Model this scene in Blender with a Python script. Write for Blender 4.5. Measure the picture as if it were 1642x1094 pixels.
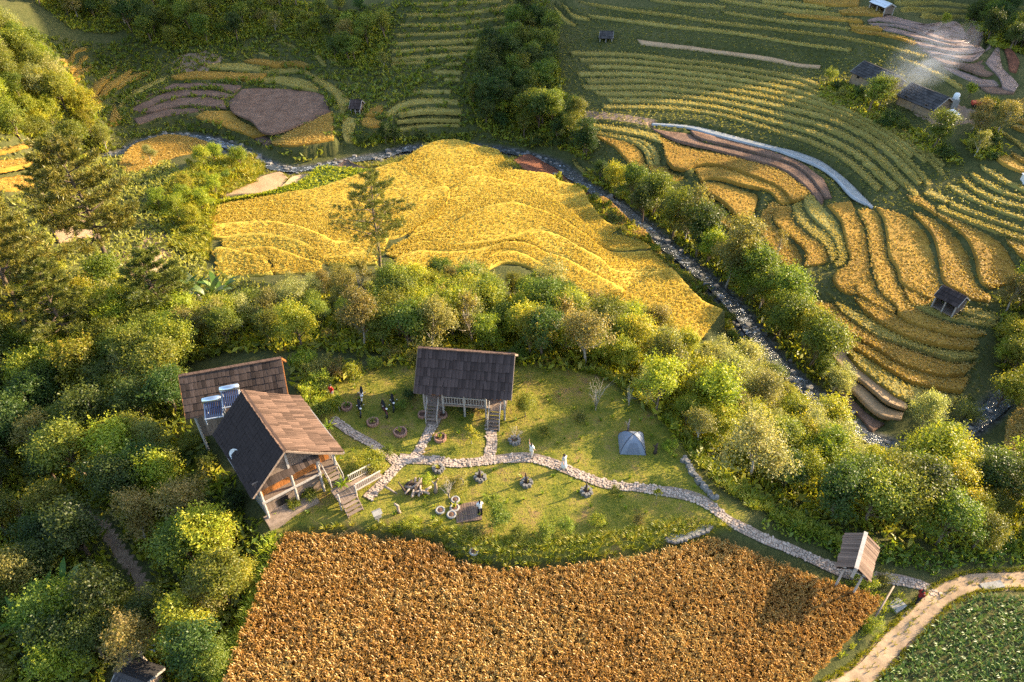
import bpy, bmesh, math, random
import numpy as np
from mathutils import Vector, Matrix

# ------------------------------------------------------------------ camera, sky, sun, exposure
R = math.radians
scene = bpy.context.scene
for o in list(bpy.data.objects):
    bpy.data.objects.remove(o)
col = scene.collection
CAM_H = 42.0
PITCH = 40.0
FPX = 1150.0
SUN_AZ = 21.5      # degrees from +X towards +Y (towards the sun)
SUN_EL = 20.0
cd = bpy.data.cameras.new('camera')
cd.sensor_width = 36.0
cd.lens = 36.0 * FPX / 1642.0
cd.clip_start = 0.5
cd.clip_end = 3000.0
cam = bpy.data.objects.new('camera', cd)
cam.location = (0, 0, CAM_H)
cam.rotation_euler = (R(90 - PITCH), 0, 0)
col.objects.link(cam)
scene.camera = cam

world = bpy.data.worlds.new('World')
scene.world = world
world.use_nodes = True
wn = world.node_tree
sky = wn.nodes.new('ShaderNodeTexSky')
sky.sky_type = 'NISHITA'
sky.sun_disc = False
sky.sun_elevation = R(SUN_EL)
sky.sun_rotation = R(90 - SUN_AZ)
sky.air_density = 1.0
sky.dust_density = 1.5
bgn = wn.nodes['Background']
bgn.inputs['Strength'].default_value = 0.15
wn.links.new(sky.outputs[0], bgn.inputs[0])

sl = bpy.data.lights.new('sun', 'SUN')
sl.energy = 4.4
sl.angle = R(0.5)
sl.color = (1.0, 0.80, 0.52)
sun = bpy.data.objects.new('sun', sl)
sd = Vector((math.cos(R(SUN_AZ)) * math.cos(R(SUN_EL)), math.sin(R(SUN_AZ)) * math.cos(R(SUN_EL)), math.sin(R(SUN_EL))))
sun.rotation_euler = sd.to_track_quat('Z', 'Y').to_euler()
sun.location = (60, 40, 80)
col.objects.link(sun)

vs = scene.view_settings
vs.view_transform = 'Standard'
vs.look = 'None'
vs.exposure = 1.85
vs.gamma = 1.0
vs.use_curve_mapping = False
scene.cycles.max_bounces = 5
scene.cycles.diffuse_bounces = 2
scene.cycles.glossy_bounces = 2
scene.cycles.transmission_bounces = 3
scene.cycles.transparent_max_bounces = 6
scene.cycles.use_denoising = False
scene.render.film_transparent = False

rng = np.random.default_rng(7)
random.seed(7)

# ------------------------------------------------------------------ projection helpers
_f = np.array([0, math.cos(R(PITCH)), -math.sin(R(PITCH))])
_u = np.array([0, math.sin(R(PITCH)), math.cos(R(PITCH))])
CAMP = np.array([0, 0, CAM_H])

def ray(px, py):
    return np.array([(px - 821) / FPX, 0, 0]) + _u * ((547 - py) / FPX) + _f

def at(px, py, z):
    d = ray(px, py)
    t = (z - CAM_H) / d[2]
    return CAMP + d * t

def proj(p):
    v = np.asarray(p, float) - CAMP
    D = v @ _f
    return 821 + FPX * v[..., 0] / D, 547 - FPX * (v @ _u) / D

def smooth(t):
    t = np.clip(t, 0, 1)
    return t * t * (3 - 2 * t)

def vnoise(x, y, seed=0):
    """cheap value noise, vectorised"""
    xi = np.floor(x).astype(np.int64); yi = np.floor(y).astype(np.int64)
    xf = x - xi; yf = y - yi
    def h(a, b):
        n = (a * 374761393 + b * 668265263 + seed * 1442695041) & 0xffffffff
        n = ((n ^ (n >> 13)) * 1274126177) & 0xffffffff
        return ((n ^ (n >> 16)) & 0xffff) / 65535.0
    u = xf * xf * (3 - 2 * xf); v = yf * yf * (3 - 2 * yf)
    return (h(xi, yi) * (1 - u) + h(xi + 1, yi) * u) * (1 - v) + (h(xi, yi + 1) * (1 - u) + h(xi + 1, yi + 1) * u) * v

# ------------------------------------------------------------------ mesh helpers
def mesh_np(name, V, F, smooth_shade=False, cols=None):
    """V (n,3) array, F list/array of faces (all quads or all tris array, or python list)"""
    me = bpy.data.meshes.new(name)
    V = np.asarray(V, np.float32)
    if isinstance(F, np.ndarray):
        k = F.shape[1]; nf = F.shape[0]
        me.vertices.add(len(V)); me.vertices.foreach_set('co', V.ravel())
        me.loops.add(nf * k); me.loops.foreach_set('vertex_index', F.astype(np.int32).ravel())
        me.polygons.add(nf)
        me.polygons.foreach_set('loop_start', np.arange(0, nf * k, k, dtype=np.int32))
        me.polygons.foreach_set('loop_total', np.full(nf, k, np.int32))
        me.update(calc_edges=True)
    else:
        me.from_pydata([tuple(v) for v in V.tolist()], [], F)
        me.update()
    if smooth_shade:
        me.polygons.foreach_set('use_smooth', np.ones(len(me.polygons), bool))
    if cols is not None:
        for cname, arr in cols.items():
            a = me.attributes.new(cname, 'FLOAT', 'POINT')
            a.data.foreach_set('value', np.asarray(arr, np.float32).ravel())
    return me

def link(name, me, mat=None, parent=None, kind=None, label=None, cat=None, group=None):
    o = bpy.data.objects.new(name, me)
    col.objects.link(o)
    if mat is not None and me is not None and len(me.materials) == 0:
        me.materials.append(mat)
    if parent is not None:
        o.parent = parent
    tag(o, label, cat, group, kind)
    return o

def tag(o, label=None, cat=None, group=None, kind=None):
    if label: o['label'] = label
    if cat: o['category'] = cat
    if group: o['group'] = group
    if kind: o['kind'] = kind
    return o

def thing(name, loc, label, cat, group=None, rz=0.0):
    o = bpy.data.objects.new(name, None)
    o.empty_display_size = 0.3
    col.objects.link(o)
    o.location = loc
    o.rotation_euler = (0, 0, rz)
    return tag(o, label, cat, group)

# ------------------------------------------------------------------ materials
def newmat(name):
    m = bpy.data.materials.new(name)
    m.use_nodes = True
    nt = m.node_tree
    nt.nodes.clear()
    out = nt.nodes.new('ShaderNodeOutputMaterial')
    return m, nt, out

def N(nt, t, **kw):
    n = nt.nodes.new(t)
    for k, v in kw.items():
        if k in n.inputs:
            n.inputs[k].default_value = v
        else:
            setattr(n, k, v)
    return n

def ramp(nt, fac, stops):
    r = nt.nodes.new('ShaderNodeValToRGB')
    cr = r.color_ramp
    while len(cr.elements) < len(stops):
        cr.elements.new(0.5)
    for e, (p, c) in zip(cr.elements, stops):
        e.position = p
        e.color = (*c, 1) if len(c) == 3 else c
    nt.links.new(fac, r.inputs[0])
    return r.outputs[0]

def noise(nt, scale, detail=4, rough=0.6, vec=None, coord='Object', dist=0.0):
    n = nt.nodes.new('ShaderNodeTexNoise')
    n.inputs['Scale'].default_value = scale
    n.inputs['Detail'].default_value = detail
    n.inputs['Roughness'].default_value = rough
    n.inputs['Distortion'].default_value = dist
    if vec is None:
        if coord == 'World':
            g = nt.nodes.new('ShaderNodeNewGeometry'); vec = g.outputs['Position']
        else:
            tc = nt.nodes.new('ShaderNodeTexCoord'); vec = tc.outputs[coord]
    nt.links.new(vec, n.inputs['Vector'])
    return n.outputs['Fac']

def mixc(nt, fac, a, b, mode='MIX'):
    m = nt.nodes.new('ShaderNodeMix'); m.data_type = 'RGBA'; m.blend_type = mode
    def put(s, v):
        if isinstance(v, (tuple, list)): s.default_value = (*v, 1) if len(v) == 3 else v
        elif isinstance(v, (int, float)): s.default_value = v
        else: nt.links.new(v, s)
    put(m.inputs[0], fac); put(m.inputs[6], a); put(m.inputs[7], b)
    return m.outputs[2]

def attr(nt, name):
    a = nt.nodes.new('ShaderNodeAttribute'); a.attribute_name = name
    return a.outputs['Fac']

def math_(nt, op, a, b=None, c=None):
    m = nt.nodes.new('ShaderNodeMath'); m.operation = op
    for i, v in enumerate((a, b, c)):
        if v is None: continue
        if isinstance(v, (int, float)): m.inputs[i].default_value = v
        else: nt.links.new(v, m.inputs[i])
    return m.outputs[0]

def bump(nt, h, dist=0.05, strength=1.0):
    b = nt.nodes.new('ShaderNodeBump')
    b.inputs['Strength'].default_value = strength
    b.inputs['Distance'].default_value = dist
    nt.links.new(h, b.inputs['Height'])
    return b.outputs[0]

def principled(nt, out, base, rough=0.85, spec=0.2, normal=None, metallic=0.0):
    p = nt.nodes.new('ShaderNodeBsdfPrincipled')
    if isinstance(base, (tuple, list)): p.inputs['Base Color'].default_value = (*base, 1)
    else: nt.links.new(base, p.inputs['Base Color'])
    if isinstance(rough, (int, float)): p.inputs['Roughness'].default_value = rough
    else: nt.links.new(rough, p.inputs['Roughness'])
    p.inputs['Specular IOR Level'].default_value = spec
    p.inputs['Metallic'].default_value = metallic
    if normal is not None: nt.links.new(normal, p.inputs['Normal'])
    nt.links.new(p.outputs[0], out.inputs[0])
    return p

def simple_mat(name, c, rough=0.8, spec=0.25, var=0.25, scale=6.0, metallic=0.0, bmp=0.01, rnd=0.0):
    m, nt, out = newmat(name)
    f = noise(nt, scale, 5, 0.65)
    lo = tuple(x * (1 - var) for x in c); hi = tuple(min(1, x * (1 + var)) for x in c)
    base = ramp(nt, f, [(0.3, lo), (0.7, hi)])
    if rnd:
        oi = nt.nodes.new('ShaderNodeObjectInfo')
        v = math_(nt, 'MULTIPLY_ADD', oi.outputs['Random'], 2 * rnd, 1 - rnd)
        hsv = nt.nodes.new('ShaderNodeHueSaturation')
        nt.links.new(v, hsv.inputs['Value']); nt.links.new(base, hsv.inputs['Color'])
        base = hsv.outputs[0]
    nrm = bump(nt, f, bmp) if bmp else None
    principled(nt, out, base, rough, spec, nrm, metallic)
    return m

def leaf_mat(name, stops, trans=0.48, rough=0.45, spec=0.4, hue=0.03, val=0.25):
    """foliage: per-leaf tint attribute 'tint' (0..1) runs through the stops, per-plant variation from Object Info"""
    m, nt, out = newmat(name)
    c = ramp(nt, attr(nt, 'tint'), stops)
    oi = nt.nodes.new('ShaderNodeObjectInfo')
    hsv = nt.nodes.new('ShaderNodeHueSaturation')
    nt.links.new(math_(nt, 'MULTIPLY_ADD', oi.outputs['Random'], -2 * hue, 0.5 + hue), hsv.inputs['Hue'])
    r2 = math_(nt, 'FRACT', math_(nt, 'MULTIPLY', oi.outputs['Random'], 7.31))
    nt.links.new(math_(nt, 'MULTIPLY_ADD', r2, 2 * val, 1 - val), hsv.inputs['Value'])
    nt.links.new(c, hsv.inputs['Color'])
    d = nt.nodes.new('ShaderNodeBsdfPrincipled')
    d.inputs['Roughness'].default_value = rough
    d.inputs['Specular IOR Level'].default_value = spec
    nt.links.new(hsv.outputs[0], d.inputs['Base Color'])
    t = nt.nodes.new('ShaderNodeBsdfTranslucent')
    tc = mixc(nt, 1.0, hsv.outputs[0], (1.15, 1.1, 0.55), 'MULTIPLY')
    nt.links.new(tc, t.inputs[0])
    mx = nt.nodes.new('ShaderNodeMixShader')
    mx.inputs[0].default_value = trans
    nt.links.new(d.outputs[0], mx.inputs[1]); nt.links.new(t.outputs[0], mx.inputs[2])
    nt.links.new(mx.outputs[0], out.inputs[0])
    return m

# ------------------------------------------------------------------ terrain: smooth valley surface through surveyed points (pixel, pixel, height)
CTRL = """560 640 0;600 700 0;640 610 0;700 600 0;830 610 0;700 700 0;850 720 0;950 640 -.2;1050 700 -.2;900 800 -.2;700 840 -.3;1090 770 -.3;1150 840 -.6;1250 880 -1;1380 920 -1.6;1480 945 -2;1600 930 -2.2;1400 1060 -2.3;1550 1060 -2.5;1640 960 -2.4;1640 1094 -2.6
470 860 -.7;430 1000 -.9;380 1094 -1.1;700 900 -.8;900 920 -.9;900 1094 -1.2;1200 1094 -1.7;1380 960 -1.8;1150 860 -.9
420 860 -.9;400 950 -2;330 1094 -2.6;230 950 -4;210 1060 -4;150 830 -4.5;100 950 -4.5;0 1094 -5;0 900 -5.5;250 800 -3.5;300 720 -2.5;360 800 -1.5;200 680 -4.5;60 680 -6.5;290 620 -3;380 570 -2;480 570 -1;540 590 -.4;0 560 -7.5
200 560 -5.5;275 530 -6;330 480 -7.5;450 500 -5;450 440 -9;600 480 -5.5;610 430 -9;700 520 -3.5;700 450 -8.5;830 500 -4;850 450 -8.5;950 560 -2.5;960 490 -6.5;1060 520 -8;1050 600 -2.5;1130 560 -8.5;1200 620 -7.5;1130 680 -2;1250 700 -4.5;1330 640 -9.5;1400 740 -6.5;1250 790 -2;1400 850 -2.4;1560 780 -5.5;1500 860 -2.8;1640 860 -3.2;1640 700 -9.5;1560 700 -11
350 330 -11;340 400 -10.5;450 350 -10.5;450 400 -9.8;600 330 -10.4;600 400 -9.6;680 260 -11;760 250 -11.2;750 330 -10.2;800 400 -9.3;850 290 -11;950 340 -11;950 430 -9.6;1040 430 -10.8;1100 480 -11.5;1000 360 -11.6;1150 510 -12
195 243 -11.2;241 221 -11.2;336 223 -11.3;382 240 -11.4;462 270 -11.5;532 262 -11.6;622 248 -11.7;651 237 -11.7;762 235 -11.8;823 243 -11.9;886 259 -12;925 288 -12.1;964 313 -12.2;998 332 -12.3;1042 369 -12.5;1076 400 -12.7;1130 443 -12.9;1189 505 -13.2;1214 541 -13.4;1542 686 -13.2;1602 645 -12.6;1400 700 -12.5
700 215 -10.8;650 200 -10;740 170 -9;640 130 -7.5;640 105 -6.5;830 100 -6;640 0 .5;730 50 -2.8;830 0 .5;560 150 -9.5;550 80 -6;540 0 -.5;860 200 -11;860 120 -7;880 50 -4;900 0 -.5;960 75 -4.8;910 180 -8.6
330 200 -10.3;450 170 -10;520 220 -10.3;420 215 -10.4;250 170 -9.8;420 120 -8.8;330 120 -8.8;480 100 -8.3;540 130 -9;300 80 -6.5;400 60 -5.5;470 30 -3;300 0 0;400 0 -.8;200 60 -5;170 130 -8;130 110 -7.5;230 110 -8.5;150 20 -1.5;190 180 -10.3;250 260 -10.8;300 250 -10.6
100 220 -6.5;60 170 -3.5;0 120 0;40 60 .5;0 30 3;0 220 -2.5;0 290 -5;100 270 -8;60 340 -7;0 380 -6.5;160 240 -9.5;130 310 -9.5;190 400 -9;190 455 -8;100 430 -7.5;240 380 -9.8;300 300 -9.2;380 260 -9.8;260 330 -9.5;330 360 -10;0 460 -7;60 560 -7
1000 250 -10;960 230 -9.8;1000 300 -12;1100 350 -12;1080 280 -10;1200 300 -9.6;1150 250 -9;1300 300 -8.7;1280 400 -10.2;1200 400 -11.6;1250 470 -12;1290 540 -12.6;1350 450 -10.4;1450 400 -9;1530 400 -8.4;1600 420 -8.2;1640 450 -8.4;1525 478 -9.8;1440 500 -10.6;1400 560 -11.6;1500 560 -11.4;1560 540 -10.8;1350 600 -12.4;1450 640 -12.6;1640 560 -11;1600 500 -9.8
1045 198 -8;1240 237 -8;1330 275 -8;1395 330 -8
1100 150 -6.2;1250 175 -5.6;1400 215 -5.2;1480 270 -5.4;1530 300 -5.8;1480 330 -6.8;1000 90 -5.2;1150 100 -4.4;1300 130 -3.8;1310 100 -3;1400 150 -2.9;1500 200 -3.2;1570 250 -4;1640 300 -4.5;1600 350 -6;1640 240 -3;1640 180 -1
1000 40 -2.6;1150 50 -1;1000 0 -.3;1150 0 1.2;1300 60 -.2;1300 0 2.5;1400 60 1;1400 20 2.8;1450 110 -1;1500 120 -.8;1560 140 -.5;1540 80 1.2;1600 130 0;1620 100 .6;1500 50 2;1640 150 -.4;1450 0 0;1640 0 -2;1560 10 -3;1640 50 -6;1600 75 -4"""
cp = []
for ln in CTRL.replace('\n', ';').split(';'):
    a, b, z = map(float, ln.split())
    cp.append(at(a, b, z))
cp = np.array(cp)
# far anchors so that the sheet runs on calmly outside the picture
ANCH = [(-150, 30, -9), (-150, 80, -6), (-150, 130, 4), (-150, 190, 12), (-80, 200, 14), (0, 210, 14), (80, 210, 8), (150, 200, 6), (160, 150, 6), (160, 100, 2),
        (150, 60, -2), (120, 20, -4), (60, 5, -4), (0, 0, -2), (-60, 5, -8), (-110, 10, -10), (60, 40, -5), (75, 60, -8), (-60, 40, -8), (-85, 70, -7), (-100, 100, -1)]
pts = np.vstack([cp, np.array(ANCH, float)])
SC = 50.0
def tps_k(r2):
    return np.where(r2 > 1e-12, 0.5 * r2 * np.log(np.maximum(r2, 1e-12)), 0)
def tps_fit(P, z, lam):
    n = len(P)
    d2 = ((P[:, None] - P[None]) ** 2).sum(-1)
    K = tps_k(d2) + lam * np.eye(n)
    Q = np.hstack([np.ones((n, 1)), P])
    M = np.zeros((n + 3, n + 3)); M[:n, :n] = K; M[:n, n:] = Q; M[n:, :n] = Q.T
    return np.linalg.solve(M, np.concatenate([z, np.zeros(3)]))
PP = pts[:, :2] / SC
W = tps_fit(PP, pts[:, 2], 0.0015)
GX0, GX1, GY0, GY1, GD = -140.0, 150.0, 6.0, 196.0, 0.5
gx = np.arange(GX0, GX1 + 1e-6, GD); gy = np.arange(GY0, GY1 + 1e-6, GD)
NX, NY = len(gx), len(gy)
cx = np.arange(GX0, GX1 + 2.1, 2.0); cy = np.arange(GY0, GY1 + 2.1, 2.0)
XX, YY = np.meshgrid(cx, cy)
q = np.stack([XX.ravel(), YY.ravel()], 1) / SC
zc = np.empty(len(q))
for i in range(0, len(q), 2000):
    qq = q[i:i + 2000]
    zc[i:i + 2000] = tps_k(((qq[:, None] - PP[None]) ** 2).sum(-1)) @ W[:-3] + W[-3] + qq @ W[-2:]
zc = zc.reshape(XX.shape)
def bilin(Z, x0, y0, d, x, y):
    u = np.clip((np.asarray(x, float) - x0) / d, 0, Z.shape[1] - 1.001); v = np.clip((np.asarray(y, float) - y0) / d, 0, Z.shape[0] - 1.001)
    i = u.astype(int); j = v.astype(int); u = u - i; v = v - j
    return (Z[j, i] * (1 - u) + Z[j, i + 1] * u) * (1 - v) + (Z[j + 1, i] * (1 - u) + Z[j + 1, i + 1] * u) * v
GXX, GYY = np.meshgrid(gx, gy)
Z0 = bilin(zc, GX0, GY0, 2.0, GXX, GYY)       # smooth base

def base_z(x, y):
    return bilin(Z0, GX0, GY0, GD, x, y)

def hit(px, py, dz=0.0):
    """point of the base terrain seen at a pixel of the survey photograph"""
    d = ray(px, py)
    ts = np.linspace(20, 260, 480)
    P = CAMP + d * ts[:, None]
    below = P[:, 2] < base_z(P[:, 0], P[:, 1]) + dz
    k = int(np.argmax(below)) if below.any() else len(ts) - 1
    k = max(k, 1)
    a, b = ts[k - 1], ts[k]
    for _ in range(14):
        m = (a + b) / 2
        p = CAMP + d * m
        if p[2] < base_z(p[0], p[1]) + dz: b = m
        else: a = m
    return CAMP + d * (a + b) / 2
def hits(L, dz=0.0):
    return np.array([hit(x, y, dz) for x, y in L])
def resample(P, n, closed=False):
    P = np.asarray(P, float)
    if closed: P = np.vstack([P, P[:1]])
    s = np.concatenate([[0], np.cumsum(np.linalg.norm(np.diff(P[:, :2], axis=0), axis=1))])
    t = np.linspace(0, s[-1], n + 1)[:-1] if closed else np.linspace(0, s[-1], n)
    return np.stack([np.interp(t, s, P[:, k]) for k in range(P.shape[1])], 1)
def plen(P):
    return np.linalg.norm(np.diff(np.asarray(P)[:, :2], axis=0), axis=1).sum()
def spline(P, per=6):
    """Catmull-Rom through the points"""
    P = np.asarray(P, float)
    if len(P) < 3: return resample(P, 2 * per)
    Q = np.vstack([2 * P[0] - P[1], P, 2 * P[-1] - P[-2]])
    out = []
    for i in range(1, len(Q) - 2):
        p0, p1, p2, p3 = Q[i - 1:i + 3]
        for t in np.linspace(0, 1, per, endpoint=False):
            out.append(0.5 * (2 * p1 + (p2 - p0) * t + (2 * p0 - 5 * p1 + 4 * p2 - p3) * t * t + (3 * p1 - p0 - 3 * p2 + p3) * t ** 3))
    out.append(P[-1])
    return np.array(out)
def inside(poly, x, y):
    poly = np.asarray(poly)
    r = np.zeros(np.shape(x), bool)
    n = len(poly)
    j = n - 1
    for i in range(n):
        xi, yi = poly[i][:2]; xj, yj = poly[j][:2]
        c = ((yi > y) != (yj > y)) & (x < (xj - xi) * (y - yi) / (yj - yi + 1e-12) + xi)
        r ^= c
        j = i
    return r
def dist_poly(P, x, y, closed=True):
    """distance to polyline"""
    P = np.asarray(P)[:, :2]
    best = np.full(np.shape(x), 1e9)
    n = len(P)
    for i in range(n if closed else n - 1):
        a = P[i]; b = P[(i + 1) % n]
        ab = b - a
        t = np.clip(((x - a[0]) * ab[0] + (y - a[1]) * ab[1]) / (ab @ ab + 1e-12), 0, 1)
        best = np.minimum(best, np.hypot(x - a[0] - t * ab[0], y - a[1] - t * ab[1]))
    return best

# ------------------------------------------------------------------ surveyed outlines (several map sheets, each with its own origin and scale)
SHEET = dict(A=(1242, 460, 4.105), B=(920, 170, 4.105), C=(330, 230, 4.105), D=(730, 230, 4.105), E=(180, 60, 4.105), F=(1382, 0, 6.315),
             G=(1402, 150, 3.529), H=(0, 180, 3.646), P=(0, 0, 1.0), Q=(0, 0, 3.907), S=(410, 0, 3.907), T=(820, 0, 3.907), U=(1222, 0, 3.907), V=(1222, 270, 3.907))
def L(s):
    """'C 10,20 30,40 D 5,6' -> list of survey pixels; a capital letter switches the sheet"""
    out = []; sh = SHEET['P']
    for w in s.split():
        if w in SHEET: sh = SHEET[w]
        else:
            x, y = w.split(',')
            out.append((sh[0] + float(x) / sh[2], sh[1] + float(y) / sh[2]))
    def ext(a, b):
        d = np.array(a) - np.array(b); d = d / (np.linalg.norm(d) + 1e-9) * 110
        return (a[0] + d[0], a[1] + d[1])
    if out[-1][0] > 1634: out.append(ext(out[-1], out[-2]))
    if out[0][0] < 6: out.insert(0, ext(out[0], out[1]))
    return out

# added unseen ridge east of the view, crest shaped to shade the far slopes
CS, SS = math.cos(R(SUN_AZ)), math.sin(R(SUN_AZ))
RU = np.array([-400, 20, 45, 55, 63, 70, 78, 88, 97, 105, 115, 128, 145, 170, 210, 300, 600.])
RHt = np.array([12, 14, 20, 29, 31, 33, 34, 25, 29, 35, 47, 61, 70, 76, 80, 76, 60.])
def shade_ridge_z(x, y):
    s_ = x * CS + y * SS; u_ = -x * SS + y * CS
    h = np.interp(u_, RU, RHt) + 3.2 * (vnoise(u_ / 5.0, u_ * 0 + 3, 31) - 0.5) + 2.0 * (vnoise(u_ / 1.9, u_ * 0 + 7, 32) - 0.5)
    d = s_ - 200.0
    return h * np.where(d < 0, np.exp(-(d / 26.0) ** 2), np.exp(-(d / 90.0) ** 2))
Z0 = Z0 + shade_ridge_z(GXX, GYY)

# river course and a smaller stream from the east
RIV = "P 120,262 160,252 195,243 241,222 290,217 336,223 382,240 425,262 462,271 500,268 532,262 575,254 622,247 651,238 700,234 762,235 823,243 886,260 925,288 964,313 998,333 1042,370 1076,401 1130,444 1189,505 1214,541 1250,585 1300,630 1360,680 1420,715"
STR = "P 1720,560 1660,600 1632,616 1602,646 1575,668 1542,690 1500,705 1450,716 1420,715"
def water_line(s, z0, z1):
    px = L(s)
    n = len(px)
    P = np.array([at(x, y, z0 + (z1 - z0) * i / (n - 1)) for i, (x, y) in enumerate(px)])
    return spline(P, 5)
river = water_line(RIV, -11.5, -14.0)
stream = water_line(STR, -12.2, -14.0)
def channel(Z, P, w, depth):
    best = np.full(Z.shape, 1e9); zz = np.zeros(Z.shape)
    for a, b in zip(P[:-1], P[1:]):
        lo = np.minimum(a, b) - 9; hi = np.maximum(a, b) + 9
        i0, i1 = max(0, int((lo[0] - GX0) / GD)), min(NX, int((hi[0] - GX0) / GD) + 2)
        j0, j1 = max(0, int((lo[1] - GY0) / GD)), min(NY, int((hi[1] - GY0) / GD) + 2)
        if i0 >= i1 or j0 >= j1: continue
        x = GXX[j0:j1, i0:i1]; y = GYY[j0:j1, i0:i1]
        ab = (b - a)[:2]
        t = np.clip(((x - a[0]) * ab[0] + (y - a[1]) * ab[1]) / (ab @ ab + 1e-9), 0, 1)
        d = np.hypot(x - a[0] - t * ab[0], y - a[1] - t * ab[1])
        s = best[j0:j1, i0:i1]; m = d < s
        s[m] = d[m]; zz[j0:j1, i0:i1][m] = (a[2] + t * (b[2] - a[2]))[m]
    t = smooth((best - w) / 6.0)
    bed = zz - depth + 0.25 * (vnoise(GXX * 1.3, GYY * 1.3, 5) - 0.5)
    return np.where(best < w + 6, np.where(Z > zz - depth - 2, bed * (1 - t) + Z * t, Z), Z), best
Z1, riv_d = channel(Z0, river, 1.0, 0.45)
Z1, str_d = channel(Z1, stream, 0.6, 0.4)
Z0 = Z1

# the yard and the near field lie nearly level
yard_poly = hits(L("P 520,700 535,625 600,598 680,588 840,592 930,600 1000,640 1075,700 1100,745 1125,790 1180,830 1140,842 1000,872 880,885 780,880 720,850 640,835 540,830 470,842 440,840"))
def flatten(poly, zf, soft):
    global Z0
    ins = inside(poly, GXX, GYY)
    d = dist_poly(poly, GXX, GYY)
    t = np.where(ins, 1.0, 1 - smooth(d / soft))
    Z0 = Z0 * (1 - t) + zf * t
flatten(yard_poly, -0.1 - 0.012 * (GXX + 10), 3.5)
near_poly = hits(L("P 455,852 560,855 640,862 700,868 718,890 745,905 800,914 900,908 1000,893 1090,875 1145,858 1200,885 1300,932 1400,968 1405,975 1370,1020 1300,1094 1260,1150 330,1160 372,1094 405,1000 430,930"))
flatten(near_poly, -1.05 - 0.012 * (GXX + 5), 1.2)
Z0 += 0.10 * (vnoise(GXX / 2.2, GYY / 2.2, 2) - 0.5) + 0.05 * (vnoise(GXX / 0.9, GYY / 0.9, 3) - 0.5)

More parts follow.
